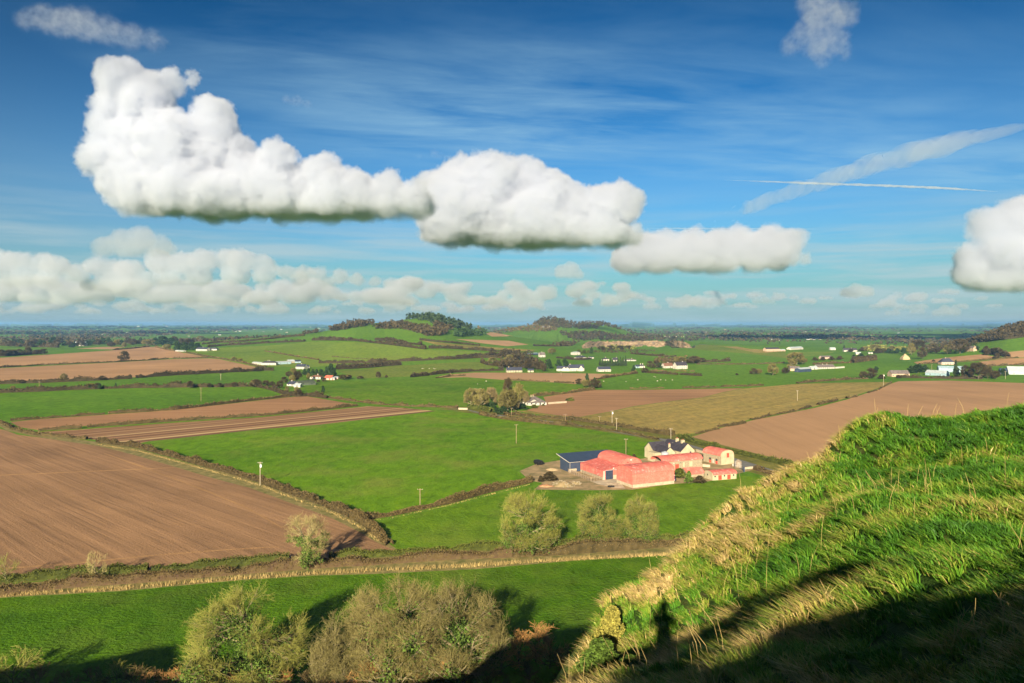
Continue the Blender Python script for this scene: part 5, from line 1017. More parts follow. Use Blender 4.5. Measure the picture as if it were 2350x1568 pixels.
def chimney(roof, x, y, z0, z1, mat, w=.8):
    c = MB().box(x - w/2, x + w/2, y - w*.35, y + w*.35, z0, z1).box(x - w/2 - .06, x + w/2 + .06, y - w*.35 - .06, y + w*.35 + .06, z1 + .003, z1 + .12).build('chimney', mat, roof)
    p = MB(); 
    for dx in (-w * .22, w * .22): p.tube((x + dx, y, z1 + .1), (x + dx, y, z1 + .5), .11)
    p.build('chimney_pot', R_redt, roof)
def house(label, f, xl, xr, yb, hpx, W, wall, roof, rz=None, hip=False, chim=(), two=False, door=True, name='house', cat='house', rise=.5, nw=None, group=None, smat=None):
    """house whose front foot runs between two surveyed points"""
    yl, yr = yb if isinstance(yb, tuple) else (yb, yb)
    g0, g1 = ground(*f(xl, yl)), ground(*f(xr, yr)); L = (g1 - g0).length; rz = math.atan2(g1.y - g0.y, g1.x - g0.x) if rz is None else rz
    H_ = hpx * SCL[f] * g0.y / FOC; root = empty(name, g0 - Vector((0, 0, .15)), rz); tag(root, label, cat, group)
    he = H_ * (1 - rise * .9); he = max(2.1, he); hr = max(H_, he + .8)
    rf = gable_body(root, L, W, he, hr, wall, roof, hip)
    for c in chim: chimney(rf, L * c, W / 2, hr - .6, hr + .9, smat or wall)
    k = nw if nw is not None else max(1, int(L / 3.2))
    for i in range(k):
        x = (i + .5) * L / k
        if door and i == k // 2: opening(root, x, .15, 1.0, 2.0, 0, 'f', M_rdoor if 'red' in label else M_pane, 'door')
        else: opening(root, x, .95, 1.0, 1.05, 0, 'f', M_pane, 'window', W_white if roof is not R_dgreen else None)
        if two: opening(root, x, he - 1.35, .95, 1.1, 0, 'f', M_pane, 'window', W_white)
    if not hip:
        opening(root, W / 2, .95, 1.0, 1.1, 0, 'l', M_pane, 'window', W_white); opening(root, W / 2, .95, 1.0, 1.1, L, 'r', M_pane, 'window', W_white)
    return root, L, he, hr
def arc(x0, x1, z, rise, k=12):
    return [(x0 + (x1 - x0) * (.5 - .5 * math.cos(math.pi * i / k)), z + rise * math.sin(math.pi * i / k) ** .85) for i in range(k + 1)]
def shell(m, outer, t_, y0, y1, axis):
    """curved sheet with thickness"""
    c = sum(p[0] for p in outer) / len(outer); inner = [(p[0] * 1.0 + (c - p[0]) * .01, p[1] - t_) for p in reversed(outer)]
    return m.prism(outer + inner, y0, y1, axis)

# the red farm ---------------------------------------------------
# front red barn: barrel roof, long side towards the viewer
P0 = Vector((43.9, 269.8, 0)); L, Wd = 18.6, 10.6; root = empty('red_barn', P0, ROT - rad(0)); tag(root, 'tall windowless red tin barn with a curved roof, nearest of the farm', 'barn')
MB().box(0, L, 0, .3, 0, 1.15).box(0, L, Wd - .3, Wd, 0, 1.15).box(0, .3, .303, Wd - .303, 0, 1.15).box(L - .3, L, .303, Wd - .303, 0, 1.15).build('concrete_base', W_conc, root)
def tin_panels(parent, x0, x1, y, z0, z1, n, side, mat):
    """upright tin sheets, each its own piece with a lap joint"""
    for i in range(n):
        a = x0 + (x1 - x0) * i / n; b = x0 + (x1 - x0) * (i + 1) / n; o = .03 * (i % 2)
        m = MB()
        if side == 'f': m.box(a + .01, b - .01, y - .04 - o, y + .02 - o, z0, z1)
        else: m.box(y - .04 - o, y + .02 - o, a + .01, b - .01, z0, z1)
        m.build('tin_sheet', mat, parent)
MB().box(.06, L - .06, .06, Wd - .06, 1.153, 4.98).build('wall', R_redw, root)
tin_panels(root, 0, L, 0, 1.156, 4.95, 8, 'f', R_redw); tin_panels(root, 0, Wd, 0, 1.156, 4.95, 4, 'l', R_redw)
m = MB(); m.prism([(p[0], p[1]) for p in arc(-.05, Wd + .05, 4.95, 2.3)], .0, L, 'x'); m.build('gable_end', R_redw, root)
for i in range(6):
    m = MB(); a, b = -.15 + (L + .3) * i / 6, -.15 + (L + .3) * (i + 1) / 6; o = .025 * (i % 2)
    shell(m, [(p[0], p[1] + o) for p in arc(-.2, Wd + .2, 5.02, 2.42, 20)], .07, a + .01, b - .01, 'x'); m.build('roof_sheet', R_red if i not in (0, 1) else R_red2, root)
MB().box(-.03, .05, -.12, .02, 0, 5.0).build('corner_trim', R_red, root)
# big red barn with lean-to: profile across, axis away
P0 = Vector((35.0, 283.8, 0)); LB = 17.6; root = empty('red_barn', P0, ROT); tag(root, 'wide red tin barn joining a barrel roof to a sloping lean-to', 'barn')
MB().prism([(0, 0), (17.3, 0), (17.3, 4.9), (8.2, 4.9), (0, 3.55)], .08, LB - .08).build('wall', R_redw, root)
MB().prism(arc(8.2, 17.3, 4.89, 2.75), .08, LB - .08).build('gable_end', R_redw, root)
for i in range(6):
    a, b = -.15 + (LB + .3) * i / 6 + .01, -.15 + (LB + .3) * (i + 1) / 6 - .01; o = .02 * (i % 2)
    MB().prism([(-.25, 3.5 + o), (8.15, 4.93 + o), (8.15, 5.01 + o), (-.25, 3.58 + o)], a, b).build('roof_sheet', R_red2, root)
    m = MB(); shell(m, [(p[0], p[1] + o) for p in arc(8.15, 17.5, 4.96, 2.85, 20)], .07, a, b, 'y'); m.build('roof_sheet', R_red, root)
for i in range(8):
    a, b = LB * i / 8 + .01, LB * (i + 1) / 8 - .01; MB().box(-.03 - .02 * (i % 2), .02, a, b, .9, 3.5).build('tin_sheet', R_redw if i not in (1, 2, 4, 6) else R_red2, root)
MB().box(-.06, .03, .02, LB - .02, 0, .88).build('concrete_base', W_conc, root)
dr = MB().box(1.0, 4.3, -.16, -.06, .1, 3.45).build('sliding_door', R_door, root); MB().box(.9, 7.4, -.2, -.08, 3.48, 3.6).build('door_rail', M_metal, dr)
MB().box(.0, .8, -.05, .075, 0, 3.4).build('door_post', W_pink, root); MB().box(4.5, 8.2, -.05, .075, 0, 1.5).build('concrete_base', W_conc, root)
MB().box(6.6, 7.2, -.09, .072, 1.5, 3.3).build('window', W_white, root)
for q in ((11.2, 5.9), (12.6, 6.75), (4.6, 4.2)):
    MB().tube((q[0], -.06, q[1]), (q[0], .1, q[1]), .22, 10).build('vent', M_whitep if q[0] > 12 or q[0] < 5 else M_black, root)
# navy mono-pitch shed
P0 = Vector((23.1, 298.7, 0)); root = empty('navy_shed', P0, ROT); tag(root, 'dark navy shed with a sloping sheet roof behind the red barn', 'shed'); L = 24
MB().prism([(0, 0), (7.8, 0), (7.8, 5.25), (0, 3.98)], 0, L, 'x').build('wall', R_navy, root)
for i in range(8):
    a, b = -.35 + (L + .7) * i / 8 + .012, -.35 + (L + .7) * (i + 1) / 8 - .012; o = .02 * (i % 2)
    MB().prism([(-.5, 3.95 + o), (10.4, 5.72 + o), (10.4, 5.84 + o), (-.5, 4.07 + o)], a, b, 'x').build('roof_sheet', R_navy, root)
MB().prism([(-.52, 3.92), (10.42, 5.69), (10.42, 5.95), (-.52, 4.18)], -.5, -.37, 'x').build('verge_trim', W_white, root)
MB().box(-.4, L * .45, -.66, -.54, 3.9, 4.02).build('gutter', W_white, root); MB().tube((.1, -.5, .1), (.1, -.5, 3.9), .07).build('downpipe', W_white, root)
for i in range(5): MB().box(-.04, .02, .2 + i * 1.5, 1.62 + i * 1.5, .05, 3.8 + i * .24).build('tin_sheet', R_navy, root)
MB().box(3.2, 7.6, -.07, .02, .1, 3.7).build('sliding_door', R_navy, root)
MB().box(7.3, 7.42, -.5, -.38, .1, 3.9).build('post', M_whitep, root)
# long stone barn
P0 = Vector((62.4, 300.2, 0)); L, Wd = 18.3, 7.4; root = empty('stone_barn', P0, ROT); tag(root, 'long rubble stone barn with a curved faded red roof', 'barn')
MB().box(0, L, 0, Wd, 0, 3.75).build('wall', W_stone, root); MB().prism(arc(.02, Wd - .02, 3.74, 1.75), L - .4, L, 'x').build('gable_end', W_stone, root)
for i in range(7):
    a, b = -2.1 + (L + 2.3) * i / 7 + .01, -2.1 + (L + 2.3) * (i + 1) / 7 - .01; m = MB(); o = .02 * (i % 2)
    shell(m, [(p[0], p[1] + o) for p in arc(-.25, Wd + .25, 3.78, 1.95, 14)], .06, a, b, 'x'); m.build('roof_sheet', R_red2 if i % 3 else R_red, root)
opening(root, 5.6, .1, 1.8, 2.4, 0, 'f', M_rdoor, 'door')
for x, z, w, h, mt in ((1.5, 2.4, .7, .7, W_white), (4.0, 2.7, .5, .5, W_white), (2.6, .9, .9, .9, W_white), (9.0, 1.0, .8, 2.0, W_cream), (12.5, 1.2, 1.6, 2.0, W_cream), (7.5, 2.9, .3, .3, M_pane)): opening(root, x, z, w, h, 0, 'f', mt, 'window')
# loft barn on the right
rz2 = math.atan2(-8.8, 5.2) + math.pi / 2; P0 = Vector((88.7, 313.6, 0)); root = empty('stone_barn', P0, math.atan2(.5, .866)); tag(root, 'tall stone barn with a red curved roof and a red loft door', 'barn'); Wd, L = 7.6, 10.4
MB().box(0, Wd, 0, L, 0, 3.8).build('wall', W_stone, root); MB().prism(arc(.02, Wd - .02, 3.79, 2.25), 0, .35).build('gable_end', W_cream, root)
MB().box(-.03, Wd + .02, -.06, -.003, 0, 3.8).build('render_coat', W_cream, root)
for i in range(5):
    a, b = .2 + (L + .1) * i / 5 + .01, .2 + (L + .1) * (i + 1) / 5 - .01; m = MB(); o = .02 * (i % 2)
    shell(m, [(p[0], p[1] + o) for p in arc(-.22, Wd + .22, 3.83, 2.35, 14)], .06, a, b, 'y'); m.build('roof_sheet', R_red if i != 1 else R_red2, root)
opening(root, 3.9, 2.9, 1.3, 1.9, -.062, 'f', M_rdoor, 'loft_door')
for y in (2.6, 6.4): opening(root, y, .1, 1.1, 1.2, 0, 'l', M_rdoor, 'door'); opening(root, y, 1.35, 1.0, .9, 0, 'l', M_pane, 'door_opening')
opening(root, 4.5, .3, 1.0, 1.6, 0, 'l', W_white, 'patch')
# small red roofed shed
P0 = Vector((76.7, 282.7, 0)); L, Wd = 10.7, 5.6; root = empty('stone_shed', P0, math.atan2(.32, .947)); tag(root, 'small stone shed with a streaked red curved roof and two red doors', 'shed')
MB().box(0, L, 0, Wd, 0, 2.05).build('wall', W_cream, root); MB().prism(arc(.02, Wd - .02, 2.04, 1.2), 0, .3, 'x').build('gable_end', W_cream, root)
for i in range(6):
    a, b = .1 + (L + .1) * i / 6 + .01, .1 + (L + .1) * (i + 1) / 6 - .01; m = MB(); o = .02 * (i % 2)
    shell(m, [(p[0], p[1] + o) for p in arc(-.2, Wd + .2, 2.08, 1.3, 14)], .06, a, b, 'x'); m.build('roof_sheet', R_red2, root)
for x in (3.3, 7.3): opening(root, x, .08, 1.5, 1.75, 0, 'f', M_rdoor, 'door')
for x in (1.1, 5.3, 9.4): opening(root, x, 1.2, .6, .6, 0, 'f', M_pane, 'window')
opening(root, 3.4, 1.3, .6, .7, 0, 'l', M_pane, 'window')
# low collapsed looking red roof
root = empty('red_shed', (68.6, 288.6, 0), ROT - rad(8)); tag(root, 'low red roofed lean shed half hidden by the dark bushes', 'shed')
rf = gable_body(root, 7.5, 6.5, 1.3, 3.0, W_stone, R_red, ov=.4)
# farmhouse: three ranges
root = empty('farmhouse', (66.5, 321.0, 0), ROT); tag(root, 'cream farmhouse with steep dark slate roofs and three chimneys', 'house')
r1 = gable_body(root, 14.5, 7.2, 4.5, 7.6, W_cream, R_slate, x0=13.8, y0=-2.4, axis='y')
r2 = gable_body(root, 9, 5.6, 3.9, 6.2, W_cream, R_slate, x0=4.9, y0=-.6, axis='y')
r3 = gable_body(root, 8, 6.5, 4.2, 7.0, W_cream, R_slate, x0=-1.3, y0=7.2)
chimney(r2, 2.1, -.1, 5.6, 7.6, W_cream); chimney(r1, 10.2, 5.2, 7.2, 8.7, W_cream, 1.2); chimney(r1, 10.2, 1.2, 7.2, 8.6, W_cream, 1.4)
MB().box(-4.6, -1.5, 1.0, 6.5, 0, 3.9).build('annexe', W_cream, root); MB().box(9.0, 10.1, 6.4, 7.5, 6.7, 6.8).build('skylight', W_white, r1)
opening(root, -3.1, 1.8, 1.0, .9, 1.0, 'f', M_pane, 'window', W_white); opening(root, 8.5, .1, 1.0, 2.1, -2.4, 'f', M_rdoor, 'door'); opening(root, 7.2, 1.0, .8, 1.2, -2.4, 'f', M_pane, 'window', W_white)
MB().box(5.0, 6.6, -.1, 1.2, 0, 2.9).build('porch', W_cream, root)
for z in (.9, 3.0): opening(root, 11.6, z, .9, 1.1, -2.4, 'f', M_pane, 'window', W_white)
# tanks
def tank(label, x, y, r_, h, mat, dome):
    root = empty('storage_tank', (x, y, 0)); tag(root, label, 'tank'); n = 20; V = []; F = []
    for z in (0, h): V += [(r_ * math.cos(i / n * 6.2832), r_ * math.sin(i / n * 6.2832), z) for i in range(n)]
    F = [(i, (i + 1) % n, n + (i + 1) % n, n + i) for i in range(n)] + [tuple(reversed(range(n)))]
    mesh_obj('shell', V, F, mat, root)
    V = [(r_ * 1.03 * math.cos(i / n * 6.2832), r_ * 1.03 * math.sin(i / n * 6.2832), h + .01) for i in range(n)] + [(.3 * math.cos(i / n * 6.2832), .3 * math.sin(i / n * 6.2832), h + dome) for i in range(n)]
    mesh_obj('lid', V, [(i, (i + 1) % n, n + (i + 1) % n, n + i) for i in range(n)] + [tuple(range(n, 2 * n)), tuple(reversed(range(n)))], mat, root)
    m = MB()
    for a in (-.2, .2): m.tube((-r_ * .9 + a, -r_ * .55, 0), (-r_ * .9 + a, -r_ * .55, h + .5), .04)
    for i in range(12): m.tube((-r_ * .9 - .2, -r_ * .55, .4 + i * h / 12), (-r_ * .9 + .2, -r_ * .55, .4 + i * h / 12), .025)
    m.build('ladder', M_metal, root)
    for z in (h * .3, h * .65): MB().prism([(0, 0)] , 0, 1) if 0 else MB().tube((0, 0, z), (0, 0, z + .08), r_ * 1.02, 20).build('hoop', M_metal, root)
tank('grey metal silo standing between farmhouse and long stone barn', 64.6, 312.2, 1.5, 5.6, M_metal, .5)
tank('rusty round tank in front of the loft barn', 94.6, 309.3, 1.5, 2.3, M_rustt, .9)
def wall_run(label, pts, h, t_, mat, name='yard_wall', cat='wall'):
    G_ = [ground(*p) for p in pts]; root = empty(name, G_[0]); tag(root, label, cat)
    for a, b in zip(G_[:-1], G_[1:]):
        d = b - a; o = MB().box(0, d.length, -t_/2, t_/2, -.1, h).build('wall_section', mat, root); o.location = a - G_[0]; o.rotation_euler = (0, 0, math.atan2(d.y, d.x))
        c = MB().box(0, d.length, -t_/2 - .05, t_/2 + .05, h + .003, h + .08).build('coping', mat, root); c.location = a - G_[0]; c.rotation_euler = o.rotation_euler
def ZF(x, y): return (1259.6 + .128 * x, 1005.8 + .128 * y)
def ZG(x, y): return (1485.2 + .112 * x, 987 + .112 * y)
SCL[ZF] = .128; SCL[ZG] = .112
wall_run('low white yard wall right of the rusty tank', [ZG(1755, 745), ZG(1890, 700)], .9, .4, W_white)
wall_run('low pale wall beside the farm entrance', [ZG(1995, 805), ZG(2160, 790)], .8, .4, W_conc)
wall_run('grey block wall in front of the tall loft barn', [ZG(1135, 750), ZG(1290, 765)], 1.0, .4, W_conc)
wall_run('low garden wall below the farmhouse', [ZG(1010, 440), ZG(1145, 480)], 1.0, .4, W_conc)
wall_run('beige block wall at the corner of the navy shed', [ZF(365, 610), ZF(495, 600)], 1.2, .4, W_conc)
root = empty('gatepost', ground(*ZG(1985, 860)), 0); tag(root, 'dark blue gatepost at the farm entrance', 'gatepost'); MB().box(-.25, .25, -.25, .25, 0, 1.9).build('shaft', R_navy, root); MB().box(-.3, .3, -.3, .3, 1.903, 2.02).build('cap', R_navy, root)
# cattle pen
def pen(label, pts, h, rails, mat, every=1.5):
    G_ = [ground(*p) for p in pts]; root = empty('pen_fence', G_[0]); tag(root, label, 'fence')
    for a, b in zip(G_[:-1], G_[1:]):
        n = max(1, round((b - a).length / every)); d = (b - a).normalized()
        for i in range(n + (b == G_[-1])):
            p = a + (b - a) * i / n - G_[0]; MB().box(p.x - .07, p.x + .07, p.y - .07, p.y + .07, -.1, h).build('post', mat, root)
        for k in range(rails):
            z = h * (.2 + .72 * k / (rails - 1)); o = MB().box(.08, (b - a).length - .08, -.035, .035, z, z + .09).build('rail', mat, root); o.location = a - G_[0] + Vector((d.y * .12, -d.x * .12, 0)); o.rotation_euler = (0, 0, math.atan2(d.y, d.x))
pen('outer tubular pen fence in front of the lean-to', [ZF(400, 640), ZF(560, 700), ZF(750, 778)], 1.7, 4, M_post)
pen('end of the pen fence meeting the barn corner', [ZF(765, 776), ZF(860, 760), ZF(965, 748)], 1.7, 4, M_post)
pen('inner pen fence close to the lean-to wall', [ZF(590, 625), ZF(720, 668), ZF(900, 730)], 1.4, 3, M_post)
pen('short gate fence beside the navy shed', [ZF(345, 600), ZF(365, 630), ZF(480, 622)], 1.4, 4, M_post, 1.0)
# heaps
def heap(label, c, rx, ry, h, n, mat, seed, stone=True):
    g = ground(*c); rs = np.random.RandomState(seed); root = empty('rubble_heap' if stone else 'earth_heap', g); tag(root, label, 'rubble heap' if stone else 'earth heap')
    V = []; F = []; N = 16; M = 6
    for j in range(M):
        f = j / (M - 1)
        for i in range(N):
            a = i / N * 6.283; k = (1 - f) * rs.uniform(.85, 1.15); V.append((rx * k * math.cos(a), ry * k * math.sin(a), h * (1 - (1 - f) ** 2) * rs.uniform(.8, 1.1) - .1))
    for j in range(M - 1):
        for i in range(N): F.append((j*N+i, j*N+(i+1) % N, (j+1)*N+(i+1) % N, (j+1)*N+i))
    mesh_obj('mound', V, F, mat, root, True)
    if stone:
        bmx = bmesh.new(); bmesh.ops.create_icosphere(bmx, subdivisions=1, radius=1)
        for v in bmx.verts: v.co *= rs.uniform(.75, 1.15)
        me = bpy.data.meshes.new('stone'); bmx.to_mesh(me); bmx.free(); me.materials.append(W_stone)
        for i in range(n):
            a = rs.uniform(0, 6.28); k = rs.uniform(0, 1) ** .5 * 1.05; s_ = rs.uniform(.18, .5)
            o = link('stone', me, root, (rx * k * math.cos(a), ry * k * math.sin(a), h * (1 - k ** 2) * .9 + .05), rs.uniform(0, 6), (s_, s_ * .8, s_ * .6))
heap('pale rubble heap in the muddy yard left of the pens', ZF(250, 840), 4.6, 4.2, 1.6, 60, M_yard, 1)
heap('smaller stone pile tapering from the rubble heap', ZF(480, 815), 2.6, 1.6, .9, 34, M_yard, 2)
heap('low orange earth heap at the meadow edge', E(278, 628), 3.2, 2.2, .7, 0, plain_mat('orange_earth', (.50, .27, .14), .2, .8), 3, False)
heap('tan earth heap near the navy shed end', ZF(60, 565), 3.0, 2.4, .8, 0, plain_mat('tan_earth', (.50, .36, .20), .2, .8), 4, False)
for lab, p in (('left of the two black tyres lying in the yard', ZF(1090, 876)), ('right of the two black tyres lying in the yard', ZF(1140, 872))):
    g = ground(*p); root = empty('tyre', g); tag(root, lab, 'tyre', 'black tyres in the yard')
    bm = bmesh.new(); n = 14; V = []; F = []
    for i in range(n):
        a = i / n * 6.283
        for j in range(6): b = j / 6 * 6.283; V.append(((.6 + .22 * math.cos(b)) * math.cos(a), (.6 + .22 * math.cos(b)) * math.sin(a), .22 + .22 * math.sin(b)))
    for i in range(n):
        for j in range(6): F.append((i*6+j, ((i+1) % n)*6+j, ((i+1) % n)*6+(j+1) % 6, i*6+(j+1) % 6))
    bm.free(); mesh_obj('tread', V, F, M_black, root, True); MB().tube((0, 0, .05), (0, 0, .12), .42, 12).build('rim', M_rustt, root)
root = empty('timber_stack', ground(*ZF(1160, 868)), ROT + rad(20)); tag(root, 'stack of weathered poles lying before the red barn', 'timber stack')
for i in range(9): o = MB().tube((0, 0, .15), (0, 3.6, .15), .11).build('pole_piece', M_post, root); o.location = (i * .33, .1 * (i % 3), .0 if i % 2 else .2)
root = empty('black_trailer', ground(*E(218, 452)), ROT + rad(10)); tag(root, 'black covered trailer parked at the left end of the yard', 'trailer')
MB().prism([(-1.1, .5), (1.1, .5), (1.2, 1.3), (.8, 1.9), (-.8, 1.9), (-1.2, 1.3)], -2.1, 2.1).build('body', M_black, root)
for x in (-1.15, 1.15):
    for y in (-.9, .9): MB().tube((x - .1, y, .42), (x + .1, y, .42), .42, 12).build('wheel', M_black, root)
root = empty('black_trailer', ground(*E(205, 440)), ROT - rad(30)); tag(root, 'smaller black bin behind the covered trailer', 'bin'); MB().prism([(-.8, 0), (.8, 0), (1.0, 1.3), (-1.0, 1.3)], -1, 1).build('body', M_black, root); MB().box(-1.05, 1.05, -1.05, 1.05, 1.303, 1.4).build('lid', M_black, root)
# blue tractor parked behind the front barn corner
M_blue = plain_mat('blue_paint', (.03, .06, .22), .15, 1, .35, spec=.5); g = ground(*ZG(522, 1055)); root = empty('tractor', g, ROT + rad(8)); tag(root, 'small blue tractor parked at the right end of the red barn', 'tractor')
MB().box(-.42, .42, .9, 2.9, .75, 1.45).build('bonnet', M_blue, root); cb = MB().box(-.7, .7, -.5, .85, .7, 1.3).build('cab_base', M_blue, root)
c = MB()
for x in (-.66, .6):
    for y in (-.46, .78): c.box(x, x + .07, y, y + .07, 1.303, 2.35)
c.build('cab_frame', M_blue, root); MB().box(-.6, .6, -.4, .76, 1.31, 2.3).build('windscreen', M_pane, root); MB().box(-.75, .75, -.55, .92, 2.353, 2.45).build('cab_roof', M_whitep, root)
for x in (-.85, .85):
    w_ = MB().tube((x - .2, -.2, .75), (x + .2, -.2, .75), .75, 16).build('wheel', M_black, root); MB().tube((x - .22, -.2, .75), (x + .22, -.2, .75), .38, 12).build('rim', M_whitep, w_)
    w_ = MB().tube((x - .15, 2.4, .45), (x + .15, 2.4, .45), .45, 14).build('wheel', M_black, root); MB().tube((x - .17, 2.4, .45), (x + .17, 2.4, .45), .22, 10).build('rim', M_whitep, w_)
MB().box(-.3, .3, -.95, -.55, .45, .9).build('linkage', M_metal, root)
# ---------------------------------------------------------------- scattered houses
hs = house
r_, L, he, hr = hs('long white farmhouse with a dark hipped roof, leftmost in the valley', Z3, 345, 665, (375, 378), 90, 8, W_white, R_slate, hip=True, chim=(.38, .5), smat=W_white)
hs('low white outbuilding joined to the left of the white farmhouse', Z3, 138, 345, (352, 368), 52, 6, W_white, R_lgrey, name='outbuilding', cat='outbuilding', rise=.3)
hs('pale green tin shed right of the long white farmhouse', Z3, 695, 1000, (362, 350), 66, 10, R_blue, R_lgrey, name='shed', cat='shed', rise=.3, door=False, nw=2)
hs('grey pitched roof shed behind the pale green one', Z3, 935, 1085, (335, 330), 75, 10, W_stone, R_lgrey, name='shed', cat='shed', rise=.5, door=False, nw=1)
hs('dark grey roofed shed at the end of the white farm', Z3, 1085, 1220, (330, 325), 66, 10, R_blue, R_slateb, name='shed', cat='shed', rise=.5, door=False, nw=1)
hs('white gabled house with slate roof above the evergreens', Z3, 1100, 1290, (462, 468), 110, 8, W_white, R_slateb, chim=(.5,), rise=.55)
hs('small white slate roofed annexe right of the gabled house', Z3, 1300, 1408, (444, 440), 66, 5, W_white, R_slateb, name='annexe', cat='house', rise=.5, nw=2)
hs('brown roofed bungalow in front of the evergreens', Z3, 1412, 1650, (685, 690), 92, 9, W_white, R_brown, hip=True, chim=(.6,))
hs('cottage with a faded red tile roof beside the tall evergreen', Z3, 1730, 1885, (700, 705), 95, 8, W_pink, R_redt, rise=.7)
hs('small pale shed right of the red tiled cottage', Z3, 1880, 1960, (705, 705), 60, 5, W_white, R_lgrey, name='shed', cat='shed', nw=1)
hs('white topped shed at the right end of the cottage row', Z3, 1955, 2035, (690, 690), 46, 5, W_pink, R_lgrey, name='shed', cat='shed', nw=1)
hs('small white house with a blue grey roof among bare trees', Z3, 905, 1060, (835, 845), 105, 7, W_white, R_slateb, chim=(.35,), rise=.6)
hs('low pale green roofed annexe in front of the dark green shed', Z3, 1062, 1200, (868, 870), 85, 6, W_white, R_lgrey, name='annexe', cat='house', rise=.5)
hs('wide low dark green farm shed beside the small white house', Z3, 1180, 1550, (825, 812), 92, 16, R_dgreen, R_dgreen, name='shed', cat='shed', rise=.65, nw=2, door=False)
hs('stone gabled bungalow with a dark slate roof at the cottage strip', Z4, 85, 270, (243, 240), 60, 8, W_cream, R_slateb, chim=(.15,), rise=.62)
hs('tiny cream shed with slate roof right of the stone bungalow', Z4, 335, 405, (240, 240), 42, 5, W_cream, R_slateb, name='shed', cat='shed', nw=1)
r_, L, he, hr = hs('long white slate roofed house with two front gables', Z4, 835, 1010, (228, 226), 78, 8, W_white, R_slateb, chim=(.08,), rise=.55)
gable_body(r_, 5, 5, he * .95, hr * .9, W_white, R_slateb, x0=L * .88, y0=-2.5, axis='y')
r_, L, he, hr = hs('low white slate roofed wing left of the two gabled house', Z4, 680, 835, (226, 228), 60, 8, W_white, R_slateb, rise=.55, name='house_wing', cat='house')
gable_body(r_, 4, 5, he * .95, hr * .9, W_white, R_slateb, x0=L * .75, y0=-2, axis='y'); gable_body(r_, 3.6, 4.5, he * .95, hr * .85, W_white, R_slateb, x0=L * .98, y0=-1.8, axis='y')
hs('plain white bungalow with a steep dark slate roof', Z4, 1182, 1330, (234, 232), 60, 8, W_white, R_slateb, rise=.55)
hs('white bungalow with a dark hipped roof and two chimneys', Z4, 1675, 1735, (188, 188), 44, 8, W_white, R_slate, hip=True, chim=(.3, .75), smat=W_white)
hs('pale blue shed left of the two chimney bungalow', Z4, 1630, 1672, (190, 190), 38, 6, R_blue, R_slateb, name='shed', cat='shed', nw=1)
hs('bright white gabled house left of a pair of white houses', Z4, 1970, 2080, (192, 190), 62, 8, W_white, R_brown, chim=(.55,), rise=.6)
hs('taller bright white house right of the pair with dark windows', Z4, 2115, 2245, (203, 200), 84, 8, W_white, R_slate, chim=(.7,), rise=.5, two=True)
hs('white hipped bungalow with blue grey roof on the rise', Z4, 925, 1040, (86, 86), 42, 9, W_white, R_slateb, hip=True, chim=(.6,), smat=W_white)
hs('tiny blue roofed garage right of the hipped bungalow on the rise', Z4, 1072, 1125, (76, 76), 22, 5, W_white, R_slateb, name='garage', cat='garage', nw=1)
hs('two storey flat looking white house below the quarry', Z4, 880, 962, (34, 34), 40, 8, W_white, R_lgrey, hip=True, two=True, rise=.25)
hs('white gabled cottage deep in the brown trees', Z4, 478, 545, (60, 62), 58, 7, W_white, R_grey, chim=(.5,), rise=.6)
hs('dark open shed left of the gabled cottage in the trees', Z4, 362, 462, (34, 34), 24, 8, R_navy, R_blue, name='shed', cat='shed', rise=.3, nw=1)
hs('white house half hidden behind the row of conifers, left', Z4, 1245, 1308, (104, 104), 38, 8, W_white, R_slate, hip=True, chim=(.5,))
hs('white gabled house half hidden behind the conifers, right', Z4, 1358, 1412, (112, 112), 46, 7, W_white, R_slate, chim=(.8,), rise=.6)
hs('long low white bungalow with grey roof right of the conifers', Z4, 1502, 1630, (108, 106), 28, 9, W_white, R_grey, hip=True, chim=(.7,), rise=.6)
r_, L, he, hr = hs('large low bungalow with a grey slate roof beside the willows', Z4, 355, 560, (640, 632), 102, 14, W_white, R_grey, hip=True, chim=(.3, .42), smat=W_stone, rise=.74)
hs('white gabled wing of the willow bungalow', Z4, 215, 350, (620, 640), 72, 9, W_white, R_grey, name='house_wing', cat='house', rise=.5)
wall_run('stone garden wall running from the willow bungalow', [Z4(580, 622), Z4(680, 614), Z4(800, 606)], 1.3, .5, W_conc, 'garden_wall')
wall_run('pale stone bridge wall on the lane left of the willows', [C(65, 806), C(140, 808)], 1.2, .6, W_conc, 'bridge_wall')
hs('tan gabled bungalow at the top of the right ploughed field', Z5, 1085, 1258, (470, 468), 60, 9, W_tan, R_grey, rise=.55)
hs('bungalow with pink walls and a pointed slate roof', Z5, 1562, 1684, (355, 354), 62, 9, W_pink, R_slateb, hip=True, chim=(.45,), rise=.65)
hs('low pale blue shed with a sloping roof in the right farm', Z5, 1405, 1600, (455, 465), 50, 10, R_blue, R_lgrey, name='shed', cat='shed', rise=.5, door=False, nw=2)
hs('taller pale blue shed behind the low one', Z5, 1535, 1780, (425, 428), 58, 12, R_blue, R_blue, name='shed', cat='shed', rise=.35, door=False, nw=2)
hs('large pale blue roofed shed cut by the right edge', Z5, 2200, 2420, (448, 452), 76, 16, R_lgrey, R_lgrey, name='shed', cat='shed', rise=.6, door=False, nw=2)
hs('dark lean-to on the left of the large pale blue shed', Z5, 2125, 2200, (446, 447), 56, 9, R_navy, R_navy, name='shed', cat='shed', rise=.5, door=False, nw=1)
hs('two storey tan stone cottage below the wooded right hill', Z5, 1790, 1866, (230, 228), 56, 7, W_tan, R_grey, two=True, chim=(.1, .9), rise=.3)
hs('low white long building with grey roof right of the big olive tree', Z5, 380, 545, (398, 392), 42, 9, W_white, R_grey, chim=(.4, .65), smat=W_white, rise=.6)
